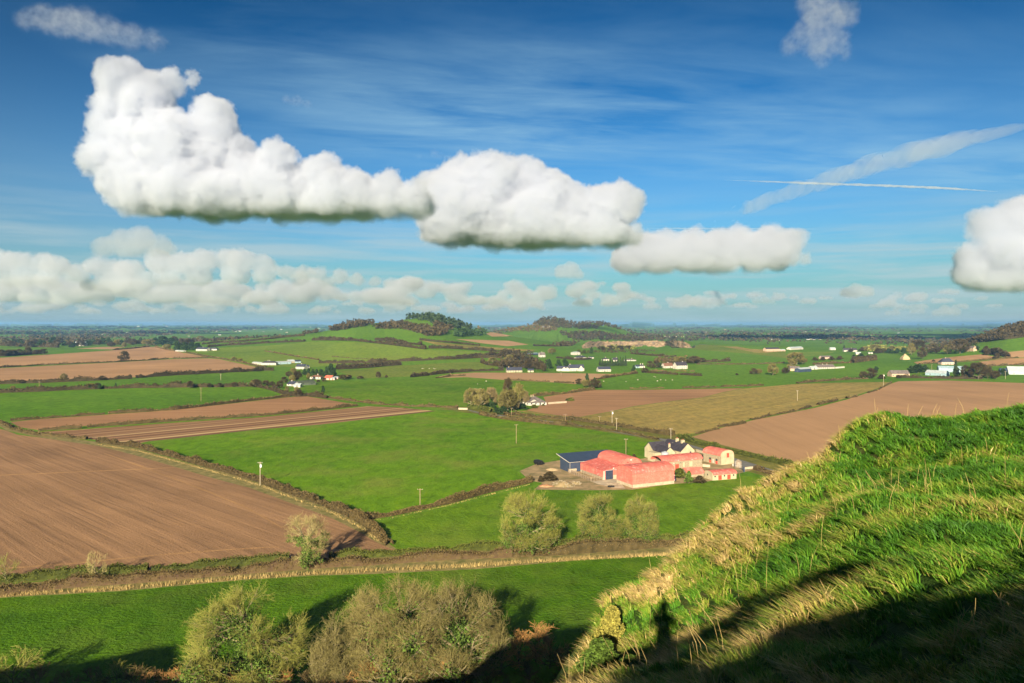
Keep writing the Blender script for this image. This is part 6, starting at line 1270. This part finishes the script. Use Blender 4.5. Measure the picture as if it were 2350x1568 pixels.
hs('small white outbuilding left of the low white long building', Z5, 315, 378, (402, 400), 32, 7, W_white, R_lgrey, name='outbuilding', cat='outbuilding', nw=1)
hs('open dark machinery shed beside the white outbuilding', Z5, 210, 318, (428, 420), 42, 8, R_navy, R_lgrey, name='shed', cat='shed', rise=.3, nw=1)
hs('tan stone barn under the big olive tree', Z5, 115, 210, (415, 415), 46, 8, W_tan, R_grey, name='barn', cat='barn', nw=1)
wall_run('long white wall right of the low white building', [Z5(550, 392), Z5(632, 385)], 2.2, .6, W_white, 'garden_wall')
hs('white house with twin front gables on the right plain', Z5, 628, 755, (230, 230), 34, 8, W_white, R_slate, rise=.6, chim=(.6,))
hs('small white roofed bungalow left of the twin gabled house', Z5, 500, 550, (214, 214), 24, 7, W_white, R_lgrey, nw=1)
hs('white and blue sheds beyond the half built house', Z5, 122, 240, (214, 214), 28, 10, W_white, R_lgrey, name='shed', cat='shed', nw=2)
hs('pink walled cottage in scrub above the bright field', Z5, 415, 515, (300, 300), 30, 7, W_pink, R_grey, nw=2)
hs('tiny white roofed house in the middle of the right scrub', Z5, 742, 792, (258, 258), 24, 7, W_white, R_lgrey, nw=1)
hs('pale shed with white roof right of the tiny scrub house', Z5, 862, 905, (250, 250), 14, 7, W_white, R_lgrey, name='shed', cat='shed', nw=1)
hs('half built tan stone house on bare earth', D, 502, 600, (348, 348), 28, 9, W_tan, R_slate, rise=.4, two=False)
hs('small tan outbuilding beside the half built house', D, 604, 640, (346, 346), 14, 6, W_tan, R_lgrey, name='outbuilding', cat='outbuilding', nw=1)
hs('white farmhouse among trees beyond the upper brown field', A, 510, 582, (294, 294), 30, 9, W_white, R_lgrey, rise=.4)
hs('left of the two white bungalows near the dark pines', A, 1338, 1412, (328, 328), 26, 9, W_white, R_slateb, chim=(.5,), hip=False)
hs('right of the two white bungalows near the dark pines', A, 1420, 1480, (325, 324), 22, 9, W_white, R_slateb, hip=True)
hs('long cream wall like shed left of the pine bungalows', A, 1195, 1250, (330, 332), 10, 6, W_white, R_lgrey, name='shed', cat='shed', nw=1)
hs('white farmstead among the trees between the hills', C, 740, 800, (140, 140), 20, 14, W_white, R_lgrey, name='farmstead', cat='farm', nw=2)
# hay rick
g = ground(*Z5(1228, 308)); root = empty('hay_rick', g); tag(root, 'tan pyramid shaped rick standing in the green strip', 'hay rick'); s = g.y / FOC * .24
mesh_obj('rick_body', [(-36*s, 0, 0), (36*s, 0, 0), (36*s, 60*s, 0), (-36*s, 60*s, 0), (-30*s, 5*s, 22*s), (30*s, 5*s, 22*s), (30*s, 55*s, 22*s), (-30*s, 55*s, 22*s), (0, 30*s, 58*s)], [(0,1,5,4),(1,2,6,5),(2,3,7,6),(3,0,4,7),(4,5,8),(5,6,8),(6,7,8),(7,4,8)], plain_mat('hay', (.46, .35, .2), .2, .6), root)
# tiny far houses on the plain
hm = {}
for k, (w, rf) in enumerate(((W_white, R_slate), (W_white, R_lgrey), (W_cream, R_grey))):
    m = MB(); m.prism([(-.5, 0), (.5, 0), (.5, .32), (-.5, .32)], -1, 1, 'x'); n = len(m.f); m.prism([(-.56, .322), (.56, .322), (0, .62)], -1.03, 1.03, 'x')
    me = bpy.data.meshes.new('far_house'); me.from_pydata(m.v, [], m.f); me.materials.append(w); me.materials.append(rf); me.polygons.foreach_set('material_index', [0] * n + [1] * (len(m.f) - n)); me.update(); hm[k] = me
rs = np.random.RandomState(8); far = []
spots = [(D, x, y) for x, y in ((530,255),(550,262),(580,258),(600,266),(800,262),(820,258),(840,262),(860,256),(885,262),(1080,262),(1110,258),(1140,262),(390,238),(1200,250),(60,232),(150,228),(360,240),(1640,275),(1700,272),(1780,274),(1840,272),(330,195),(450,212),(520,222),(300,205),(1000,205),(1180,220),(1320,210),(1450,215),(650,180),(780,205),(930,190),(1560,235),(1250,230))]
spots += [(A, x, y) for x, y in ((400,192),(830,205),(870,200),(945,160),(1020,200),(1210,168),(1230,163),(1380,170),(1610,195),(1640,192),(1680,190),(1800,195),(1920,180),(1960,200),(2050,160),(2120,165),(300,222),(700,215),(1500,218),(1290,225),(1140,158),(2180,172),(1480,192),(1740,180))]
spots += [(C, x, y) for x, y in ((1450,192),(1760,205),(1790,210),(1850,208),(1900,207),(2030,212),(2150,200),(2250,215),(240,160),(400,137),(1680,150),(1950,165),(2100,172),(2250,150),(1880,180),(2300,190))]
for i, (f, x, y) in enumerate(spots):
    px, py = f(x, y); g = ground(px, py + .6); s = max(5.5, 2.5 * g.y / FOC) * rs.uniform(.8, 1.3); o = link('far_house', hm[i % 3], None, g, rs.uniform(-.5, .5), (s, s * .9, s * .8))
    tag(o, 'tiny pale house far out on the plain', 'house', 'tiny far houses on the plain')
# ---------------------------------------------------------------- poles
def pole(label, b, top, transformer=False, mat=None, arms=1, group='power poles', ivy=False):
    g = ground(*b); h = (b[1] - top) * g.y / FOC; root = empty('utility_pole', g); tag(root, label, 'utility pole', None)
    k = max(1, g.y / 700)
    MB().tube((0, 0, -.2), (0, 0, h), .14 * k, 7).build('post', mat or M_pole, root)
    for j in range(arms):
        a = MB().box(-.9, .9, -.06 * k, .06 * k, h - .45 - j * .7, h - .33 - j * .7).build('crossarm', mat or M_pole, root)
        for x in (-.8, 0, .8): MB().tube((x, 0, h - .33 - j * .7), (x, 0, h - .15 - j * .7), .05 * k, 6).build('insulator', M_whitep, a)
    if transformer: MB().tube((.35, -.25, h - 2.0), (.35, -.25, h - 1.0), .36, 10).build('transformer', M_whitep, root)
pole('pole with a white transformer on the hedge of the ploughed field', (597, 1114.6), 1060, True, M_polep)
pole('plain pole on the brown hedge left of the yard', (964, 1162), 1121)
pole('brown pole alone in the main green meadow', (1184.8, 1017.8), 973.6)
pole('pale pole with a white transformer standing in the stubble field', E(820, 132), 942.5, True, M_polep)
pole('pale pole on the lane right of the transformer pole', E(857, 172), 959, False, M_polep)
pole('thick ivy grown pole behind the red barn', E(934, 372), 1006.5)
pole('thin pole behind the farmhouse chimneys', E(1302, 240), 983, False, M_polep)
pole('short pole on the lane left of the stubble poles', E(437, 98), 950.5)
pole('thin pole with a bushy foot left of the stubble transformer', E(718, 100), 955)
pole('dark pole on the lower edge of the bright young crop', A(1373, 672), 890)
pole('thin pale pole in the narrow dark green field', A(1508, 527), 858, False, M_polep)
pole('thin pole at the left end of the dark green field', A(268, 582), 876)
pole('pole beside the pale bare willows', C(500, 856), 936)
pole('pole in front of the willows cottage strip', C(907, 532), 855)
pole('thin pole in the middle of the stubble field', D(725, 702), 896, False, M_polep)
pole('pale pole with a cap at the top right corner of the stubble', D(1343, 602), 858.5, True, M_polep)
pole('pale pole in front of the pale blue sheds', Z5(2172, 492), 852, False, M_polep)
pole('dark pole on the lane hedge beside the grassy spur', E(2293, 540), 1071)
pole('pale pole where the lane vanishes behind the spur', E(2342, 545), 1062, False, M_polep)
pole('pole beside the pink bungalow garden', Z5(1468, 405), 837)
# ---------------------------------------------------------------- sheep
M_wool = plain_mat('wool', (.62, .56, .44), .15, 3, .95); M_face = plain_mat('sheep_face', (.18, .15, .12), .1, 3)
def sheep_mesh(seed, lying):
    rs = np.random.RandomState(seed); bm = bmesh.new()
    bmesh.ops.create_icosphere(bm, subdivisions=2, radius=1)
    for v in bm.verts: v.co = Vector((v.co.x * .55, v.co.y * .26, v.co.z * .27)) * rs.uniform(.94, 1.06) + Vector((0, 0, .3 if lying else .62))
    me = bpy.data.meshes.new('fleece'); bm.to_mesh(me); bm.free(); me.materials.append(M_wool)
    h = MB(); z = .45 if lying else .8; V = [(.5, -.08, z), (.5, .08, z), (.5, .08, z + .2), (.5, -.08, z + .2), (.78, -.05, z - .1), (.78, .05, z - .1), (.76, .05, z + .04), (.76, -.05, z + .04)]
    return me, V, z
sheep_spots = [(C, 1255, 580), (C, 1438, 582), (C, 1535, 568), (C, 1668, 538), (C, 1695, 578), (C, 1722, 568), (C, 1763, 570), (C, 1818, 566), (C, 1681, 545), (C, 292, 579), (C, 222, 602), (B, 1205, 449), (B, 1216, 451), (B, 1254, 451), (B, 1300, 449), (B, 1291, 452), (B, 1283, 450)]
names = ['left edge of the deep green field', 'lower left of the deep green field', 'centre left of the deep green field', 'top of the deep green field', 'centre of the deep green field, largest', 'just right of the largest sheep', 'right of centre in the deep green field', 'far right of the deep green field', 'second from the top of the deep green field', 'upper sheep behind the willows', 'lower sheep behind the willows', 'leftmost sheep of the olive meadow strip', 'second sheep from the left in the olive strip', 'middle sheep of the olive meadow strip', 'rightmost sheep of the olive meadow strip', 'second sheep from the right in the olive strip', 'third sheep from the right in the olive strip']
for i, ((f, x, y), nm) in enumerate(zip(sheep_spots, names)):
    g = ground(*f(x, y)); root = empty('sheep', g, (i * 1.7) % 6.28); root.scale = (1.5,) * 3 if i == 4 else (1.25,) * 3
    lab = nm if 'sheep' in nm else 'sheep at the ' + nm if not nm.startswith(('just', 'right', 'second')) else 'sheep ' + nm
    tag(root, 'white ' + lab, 'sheep', 'sheep grazing in the green fields'); me, V, z = sheep_mesh(i, i % 4 == 3); link('fleece', me, root)
    mesh_obj('head', V, [(0,1,2,3),(4,7,6,5),(0,4,5,1),(1,5,6,2),(2,6,7,3),(3,7,4,0)], M_face, root)
    if i % 4 != 3:
        for lx in (-.35, .35):
            for ly in (-.13, .13): MB().box(lx - .03, lx + .03, ly - .03, ly + .03, 0, .42).build('leg', M_face, root)
# ---------------------------------------------------------------- the rock: grassy spur under the camera
EDGE = [(-130, -5), (-60, -4), (-20, -3), (-6, -1.2), (-1.2, 1.0), (-.2, 3.2), (.65, 8), (1.4, 14), (2.3, 17), (3.3, 20), (5.75, 23), (7.9, 24.6), (10, 26), (12.2, 26.8), (14.6, 28), (16.9, 29), (19.4, 28.6), (24, 29), (40, 28), (70, 20), (120, 5)]
CTRL = [(1.05,14,53.2),(1.95,17,52.55),(3.1,20,52.95),(5.75,23,53.25),(7.9,24.5,54.4),(10,26,54.6),(11.3,26.4,55.0),(11.9,26.7,55.9),(12.5,26.8,56.4),(13.3,27,56.6),(14.6,28,56.3),(16.6,29,55.9),(17.4,27.5,56.45),(18.6,28,56.5),(19.4,28,56.35),(24,28,56.1),(35,26,56.3),
 (4.64,15,54.2),(7.3,15,55.96),(9,13,56.5),(4.85,7,57.3),(2.9,6,57.1),(3.1,4.5,57.8),(2.6,8.5,55.9),(2.3,12,54.2),(13.3,22,56.0),(3.6,18,52.85),(10,19,55.7),(6.5,20,54.3),(12,8,58),(22,14,58.5),(30,5,60),
 (0,0,58.3),(-.6,-.8,58.35),(.6,.5,58.3),(1.5,1.5,58.3),(0,-.4,58.3),(-1.2,.8,57.2),(.1,3,57.1),(.4,8,54.6),(-1.5,-5,60.5),(-4,-4,59.2),(1,-5,61.75),(2.4,-5,62.1),(3.4,-5,62.25),(6,-5,62.5),(14,-5,63.4),(3.2,0,59.3),(6,1,60.0),(-8,-4,56.6),(-12,-4,56),(0,-15,62.5),(10,-15,64),(-10,-15,58),(30,-15,63)]
CP = np.array(CTRL, float)
def _tps(r2): return np.where(r2 > 1e-9, r2 * np.log(r2 + 1e-9), 0)
_d2 = ((CP[:, None, :2] - CP[None, :, :2]) ** 2).sum(2); _n = len(CP)
_K = np.zeros((_n + 3, _n + 3)); _K[:_n, :_n] = _tps(_d2) + np.eye(_n) * .02; _K[:_n, _n:] = np.c_[np.ones(_n), CP[:, :2]]; _K[_n:, :_n] = _K[:_n, _n:].T
_w = np.linalg.solve(_K, np.r_[CP[:, 2], 0, 0, 0])
PL = [(-135, 46), (-116, 49.1), (-107, 50.4), (-99, 51.4), (-94, 53.2), (-90, 52.8), (-86, 50), (-80, 48.5), (-38, 48.5), (-31, 49.5), (-27.6, 52.6), (-22, 54.6), (-17.8, 55.3), (-10, 56.2), (0, 58)]
ex = np.array([e[0] for e in EDGE]); ey = np.array([e[1] for e in EDGE])
def edge_dist(x, y):
    """metres outside the rim (positive) or inside (negative)"""
    best = np.full(x.shape, 1e9)
    for i in range(len(ex) - 1):
        dx_, dy_ = ex[i+1] - ex[i], ey[i+1] - ey[i]; t_ = np.clip(((x - ex[i]) * dx_ + (y - ey[i]) * dy_) / (dx_ ** 2 + dy_ ** 2), 0, 1)
        best = np.minimum(best, np.hypot(x - ex[i] - t_ * dx_, y - ey[i] - t_ * dy_))
    return np.where(y > np.interp(x, ex, ey), best, -best)
rs = np.random.RandomState(2); HUM = [(rs.uniform(-1, 1, 2), rs.uniform(0, 6.28), f, a) for f, a in ((.35, .22), (.5, .16), (.8, .13), (1.3, .09), (1.9, .06), (2.9, .045), (3.7, .035)) for _ in range(3)]
def hill_z(x, y):
    x = np.asarray(x, float); y = np.asarray(y, float); sh_ = x.shape; x = x.ravel(); y = y.ravel()
    z = np.zeros(len(x)); xc = np.clip(x, -25, 45); yc = np.clip(y, -25, 34)
    for i in range(0, len(x), 20000):
        s_ = slice(i, i + 20000); r2 = (xc[s_, None] - CP[None, :, 0]) ** 2 + (yc[s_, None] - CP[None, :, 1]) ** 2
        z[s_] = _tps(r2) @ _w[:_n] + _w[_n] + _w[_n+1] * xc[s_] + _w[_n+2] * yc[s_]
    k = np.clip((x + 16) / 8, 0, 1); k = k * k * (3 - 2 * k); z = z * k + interp(x, PL) * (1 - k)
    h = np.zeros(len(x))
    for dvec, ph, f, a in HUM:
        n_ = dvec / np.linalg.norm(dvec); h += a * np.sin((x * n_[0] + y * n_[1]) * f * 2.2 + ph)
    amp = np.clip(np.hypot(x, y) / 8, .12, 1.0) * .42
    z = z + h * amp
    d = edge_dist(x, y); o = np.maximum(d, 0)
    z = z - np.where(o < 1, o * o * .75, 1.5 * o - .75)
    return np.maximum(z, -1.5).reshape(sh_)
gxs = np.concatenate([np.arange(-135, -10, 4), np.arange(-10, 30, .28), np.arange(30, 125, 4)]); gys = np.concatenate([np.arange(-75, -12, 4), np.arange(-12, 33, .28), np.arange(33, 80, 2.5)])
GX, GY = np.meshgrid(gxs, gys); GZ = hill_z(GX, GY); nx_, ny_ = len(gxs), len(gys)
V = np.stack([GX.ravel(), GY.ravel(), GZ.ravel()], 1); i, j = np.meshgrid(np.arange(nx_ - 1), np.arange(ny_ - 1)); a = (j * nx_ + i).ravel()
Fq = np.stack([a, a + 1, a + nx_ + 1, a + nx_], 1); Fq = Fq[(V[Fq][:, :, 2].max(1) > -1.4)]
t = NT('hill_turf'); n = t.noise(t.pos(), .7, 6, .7); n2 = t.noise(t.pos(), 6, 4, .7); cc = t.ramp(n, [(.3, (.018, .045, .008)), (.5, (.04, .085, .012)), (.66, (.10, .09, .03)), (.8, (.06, .11, .015))]); cc = t.mix(.7, cc, t.ramp(n2, [(.3, (.4, .4, .35)), (.6, (1, 1, 1))]), 'MULTIPLY'); t.color(cc); t.bump(n2, .08)
o = link('hill', np_mesh('hill', V, Fq, t.m, True)); tag(o, 'steep grassy rock spur dropping from the viewpoint', kind='structure')
# blades
t = NT('grass_blades'); cr = t.ramp(t.attr(), [(0, (.03, .10, .009)), (.3, (.07, .19, .012)), (.5, (.155, .25, .022)), (.68, (.26, .25, .05)), (.82, (.40, .29, .10)), (1, (.50, .38, .17))]); t.color(cr); t.b.inputs['Roughness'].default_value = .55; t.b.inputs['Specular IOR Level'].default_value = .2
M_blade = t.m
def vnoise(x, y, f, s): return np.array([mnoise.noise(Vector((a * f, b * f, s))) for a, b in zip(x, y)])
rs = np.random.RandomState(17)
NB = 720000
Yb = rs.uniform(2.2, 31, NB); ub = rs.uniform(-.05, .92, NB); keep = rs.uniform(0, 1, NB) < np.clip((Yb / 31) ** .15 * .62, 0, 1); Yb, ub = Yb[keep], ub[keep]; Xb = ub * Yb
d = edge_dist(Xb, Yb); m = (d < .9); Xb, Yb, d = Xb[m], Yb[m], d[m]
# gather blades into tussocks
cell = .34; cxi, cyi = np.floor(Xb / cell), np.floor(Yb / cell); hsh = (np.sin(cxi * 127.1 + cyi * 311.7) * 43758.5453) % 1; hs2 = (np.sin(cxi * 269.5 + cyi * 183.3) * 43758.5453) % 1
tcx, tcy = (cxi + .2 + .6 * hsh) * cell, (cyi + .2 + .6 * hs2) * cell; pull = .32; ox, oy = Xb - tcx, Yb - tcy; Xb, Yb = Xb - ox * pull, Yb - oy * pull
gx_, gy_ = np.arange(-2, 31, .5), np.arange(0, 33, .5)
def field(f, s):
    g = np.array([[mnoise.noise(Vector((x * f, y * f, s))) for x in gx_] for y in gy_])
    ix, iy = np.clip((Xb + 2) / .5, 0, len(gx_) - 1.01), np.clip(Yb / .5, 0, len(gy_) - 1.01); a, b = ix.astype(int), iy.astype(int); fx, fy = ix - a, iy - b
    return g[b, a] * (1 - fx) * (1 - fy) + g[b, a + 1] * fx * (1 - fy) + g[b + 1, a] * (1 - fx) * fy + g[b + 1, a + 1] * fx * fy
A1, A2, A3, A4 = field(.22, 1), field(.6, 2), field(.95, 3), field(.3, 8)
zb = hill_z(Xb, Yb); e = .15; sx_, sy_ = (hill_z(Xb + e, Yb) - zb) / e, (hill_z(Xb, Yb + e) - zb) / e
ang = 2.9 + 1.7 * A4 + 2.0 * A3 + rs.normal(0, .9, len(Xb)); fall = np.stack([np.cos(ang) * .58 - sx_ * .25, np.sin(ang) * .5 - sy_ * .25], 1) + np.stack([ox, oy], 1) * 1.8
Yd = np.maximum(Yb, 3); H_ = (.17 + .16 * hsh + .10 * A2) * rs.uniform(.55, 1.2, len(Xb)) * np.clip(Yd / 9, .55, 1.1); wd = (.0032 + .00046 * Yd) * rs.uniform(.7, 1.3, len(Xb))
strawy = .27 + .30 * A1 + .40 * A2 + .42 * A3 + .34 * (hsh - .5) + .34 * np.clip((d + 3.4) / 3.4, 0, 1) + .16 * np.clip((6 - Xb) / 6, 0, 1) - .16 * np.clip((Xb - 9) / 6, 0, 1) + rs.normal(0, .10, len(Xb)) + .04
tint = np.clip(strawy, 0.02, .98); tint = np.where(rs.uniform(0, 1, len(tint)) < .05, np.clip(tint + .35, 0, 1), tint)
lean = np.hypot(fall[:, 0], fall[:, 1]); lean = np.clip(lean, .01, 1.6) / (lean + 1e-6); fall *= (lean * H_)[:, None]
upk = 1 - .35 * np.clip(np.hypot(fall[:, 0], fall[:, 1]) / H_, 0, 1.2)
a_ = rs.uniform(0, 6.28, len(Xb)); wx, wy = np.cos(a_) * wd, np.sin(a_) * wd
def P(k, hk, w): 
    return np.stack([Xb + fall[:, 0] * k + wx * w, Yb + fall[:, 1] * k + wy * w, zb - .03 + H_ * hk * upk], 1)
V = np.stack([P(0, 0, -1), P(0, 0, 1), P(.28, .62, -.8), P(.28, .62, .8), P(1.0, .92, 0)], 1).reshape(-1, 3); b = np.arange(len(Xb)) * 5
Ft = np.concatenate([np.stack([b, b + 1, b + 3], 1), np.stack([b, b + 3, b + 2], 1), np.stack([b + 2, b + 3, b + 4], 1)])
o = link('grass', np_mesh('grass', V, Ft, M_blade, False, np.repeat(tint, 5))); tag(o, 'long wind combed grass, green and straw coloured, on the spur', kind='stuff')
# dry seed stalks
n = 420; Ys = rs.uniform(4, 29, n); Xs = rs.uniform(.06, .8, n) * Ys; dd = edge_dist(Xs, Ys); cl = np.array([mnoise.noise(Vector((x * .3, y * .3, 21))) for x, y in zip(Xs, Ys)]); m = (dd < .3) & ((cl > .08) | (dd > -1.5)); Xs, Ys = Xs[m], Ys[m]; zs = hill_z(Xs, Ys); n = len(Xs); hh = rs.uniform(.4, .8, n) * np.clip(Ys / 9, .5, 1.1)
lx, ly = rs.normal(-.05, .16, n) * hh, rs.normal(0, .12, n) * hh; P0 = np.stack([Xs, Ys, zs], 1); P1 = P0 + np.stack([lx * .4, ly * .4, hh * .6], 1); P2 = P0 + np.stack([lx * 1.2, ly * 1.2, hh], 1); r_ = .0014 + .00013 * Ys
V1, F1 = tubes(P0, P1, r_, r_ * .9); V2, F2 = tubes(P1, P2, r_ * 1.2, r_ * .6); V = np.concatenate([V1, V2]); o = link('dry_stalks', np_mesh('dry_stalks', V, np.concatenate([F1, F2 + len(V1)]), L_straw, False, np.repeat(rs.uniform(.3, .8, 2 * n), 6))); tag(o, 'thin dry seed stalks standing above the grass', kind='stuff')
# dead stems one can pick out
for i, (px, py, Y, h, lab) in enumerate(((2185, 1455, 6.4, .50, 'tall forked dead stem, left of those at the lower right'), (2205, 1440, 6.5, .36, 'shorter leaning dead stem beside the tall forked one'), (2268, 1530, 5.6, .52, 'widely forked dead stem nearest the right corner'), (2300, 1450, 6.2, .42, 'thin dead stem behind the widely forked one'), (2055, 1560, 5.6, .14, 'short broken stem at the bottom edge'), (2335, 1490, 5.4, .4, 'pale upright stem at the right edge'))):
    x = (px - CX) / FOC * Y; z = float(hill_z(x, Y)); rs2 = np.random.RandomState(60 + i); P0, P1, R0, R1 = [], [], [], []
    p = np.array([0., 0, -.05]); dv = np.array([rs2.uniform(-.15, .1), 0, 1.]); r0 = .0045; pts = [p]
    for k in range(6):
        q = p + dv * h / 6 + rs2.normal(0, .008, 3); P0.append(p); P1.append(q); R0.append(r0); R1.append(r0 * .85); r0 *= .85; p = q; dv = dv + rs2.normal(0, .07, 3); pts.append(p)
    for k in (2, 3, 4, 5):
        for _ in range(2):
            s_ = pts[k]; b_ = np.array([rs2.uniform(-.5, .5), rs2.uniform(-.3, .3), .8]) * h * rs2.uniform(.15, .38); P0 += [s_, s_ + b_ * .5]; P1 += [s_ + b_ * .5, s_ + b_ + rs2.normal(0, .01, 3)]; R0 += [.0026, .002]; R1 += [.002, .0012]
    V, Fk = tubes(P0, P1, R0, R1, 5); o = link('dead_stem', np_mesh('dead_stem', V, Fk, L_straw, False, np.full(len(V), .55)), None, (x, Y, z)); tag(o, lab, 'dead stem')
# shrubs on the rim and thicket below the rock
def shrub(name, lab, loc, h, w, mat, seed, size=.09, n=2600, cat='bush'):
    V, F, At = blob_tree(seed, n, size * 9.5 / h); V = V * np.array([w / 7.2, w / 7.2, h / 9.4]); root = empty(name, loc, 0); tag(root, lab, cat)
    link('foliage', np_mesh('foliage', V, F, mat, False, At), root); tv, tf = tubes([(0, 0, -.3)], [(0, 0, h * .6)], [.04 + h * .01], [.02], 5); link('stem', np_mesh('stem', tv, tf, M_barkd), root)
L_gorse = leaf_mat('yellow_green_leaves', (.30, .27, .06), (.10, .11, .025))
for px, py, Y, h, w, mat, lab in ((1405, 1492, 17.2, .95, .75, L_gorse, 'yellow green leafy shrub on the rim of the spur'), (1380, 1560, 15.5, .8, 1.0, L_ivy, 'dark shaded shrub under the yellow green one'), (1455, 1600, 14.0, .7, 1.2, L_ivy, 'dark leafy shrub at the bottom of the spur')):
    v_ = at(px, py, Y); shrub('shrub', lab, v_, h, w, mat, int(px), .05)
RB = [bare_tree(400 + s, 3.4, 2.6, [(9, .4, .9, .9, 3), (7, .3, .8, .7, 2), (7, .2, .8, .7, 1)], trunk_r=.07, tw=.016, clear=.02, up=.5) for s in range(3)]
RM = []
for mat in (L_rust, L_olive, L_brown):
    for p_ in RB:
        allp = [np_mesh(k, V, Fk, mat if k == 'twigs' else M_barkd, False, At) for k, (V, Fk, At) in p_.items()]; RM.append(allp)
rnd = random.Random(40)
brs = [(-40,1590,1,3.2),(30,1585,1,3.4),(85,1600,2,2.6),(150,1604,2,2.2),(215,1600,2,2.4),(305,1606,2,5.2),(268,1600,1,5.4),(345,1608,0,4.6),(400,1600,0,2.4),(450,1606,2,2.0),(520,1612,0,2.2),(590,1622,0,2.6),(650,1625,0,2.8),(720,1622,2,2.8),(790,1620,0,3.0),(850,1618,0,3.4),(900,1618,2,2.8),(960,1612,0,3.2),(1010,1606,0,3.4),(1060,1600,2,2.6),(1110,1575,1,3.2),(1150,1545,0,2.6),(1190,1530,0,3.0),(1230,1520,0,3.4),(1262,1535,0,3.0),(1300,1560,2,2.6),(1340,1590,2,3.0),(1215,1590,2,2.6),(1130,1610,2,2.4)]
for i, (px, py, k, h) in enumerate(brs):
    g = ground(px, py); root = empty('bramble_bush', g, rnd.uniform(0, 6)); h *= 1.0 if h > 4.5 else 1.95; root.scale = (h / 3.9 * rnd.uniform(.95, 1.25),) * 2 + (h / 3.4,)
    kind = ('russet bramble bush', 'straggly olive bush', 'dark brown bramble bush')[k]
    w_ = ['first','second','third','fourth','fifth','sixth','seventh','eighth','ninth','tenth','eleventh','twelfth','thirteenth','fourteenth','fifteenth','sixteenth','seventeenth','eighteenth']
    rank = sum(1 for q in brs if q[2] == k and (q[0], q[1]) < (px, py)); tag(root, f'{kind} at the bottom edge, {w_[rank]} of its colour from the left', 'bush')
    for me in RM[k * 3 + i % 3]: link('stems' if me.name.startswith('trunk') else 'twigs', me, root)
# the photographer whose shadow falls on the spur
px_, py_, gz = 0.0, -.42, float(hill_z(np.array([0.0]), np.array([-.42]))[0])
verts = [(0,0,.95),(0,0,1.15),(0,.0,1.35),(0,.01,1.47),(0,.03,1.56),(0,.05,1.66),(-.11,0,.88),(-.13,.03,.48),(-.14,0,.07),(-.15,.13,.03),(.11,0,.88),(.13,.03,.48),(.14,0,.07),(.15,.13,.03),(-.19,0,1.40),(-.30,.08,1.16),(-.12,.20,1.42),(-.06,.24,1.50),(.19,0,1.40),(.30,.08,1.16),(.12,.20,1.42),(.06,.24,1.50)]
edges = [(0,1),(1,2),(2,3),(3,4),(4,5),(0,6),(6,7),(7,8),(8,9),(0,10),(10,11),(11,12),(12,13),(2,14),(14,15),(15,16),(16,17),(2,18),(18,19),(19,20),(20,21)]
rads = [.16,.15,.17,.07,.09,.10,.10,.07,.05,.045,.10,.07,.05,.045,.075,.055,.04,.035,.075,.055,.04,.035]
me = bpy.data.meshes.new('person'); me.from_pydata(verts, edges, []); o = link('person', me, None, (px_, py_, gz - .02)); me.materials.append(plain_mat('dark_jacket', (.03, .035, .05), .1, 3, obj=True))
sk = o.modifiers.new('skin', 'SKIN'); 
for v_, r_ in zip(me.skin_vertices[0].data, rads): v_.radius = (r_, r_)
me.skin_vertices[0].data[0].use_root = True
ss = o.modifiers.new('smooth', 'SUBSURF'); ss.levels = 2; ss.render_levels = 2
tag(o, 'photographer in dark jacket standing on the spur, seen only by the shadow', 'person')
MB().prism([(-.105, 1.66), (-.09, 1.75), (0, 1.79), (.09, 1.75), (.105, 1.66), (.11, 1.58), (-.11, 1.58)], -.09, .02).build('hair', M_barkd, o)
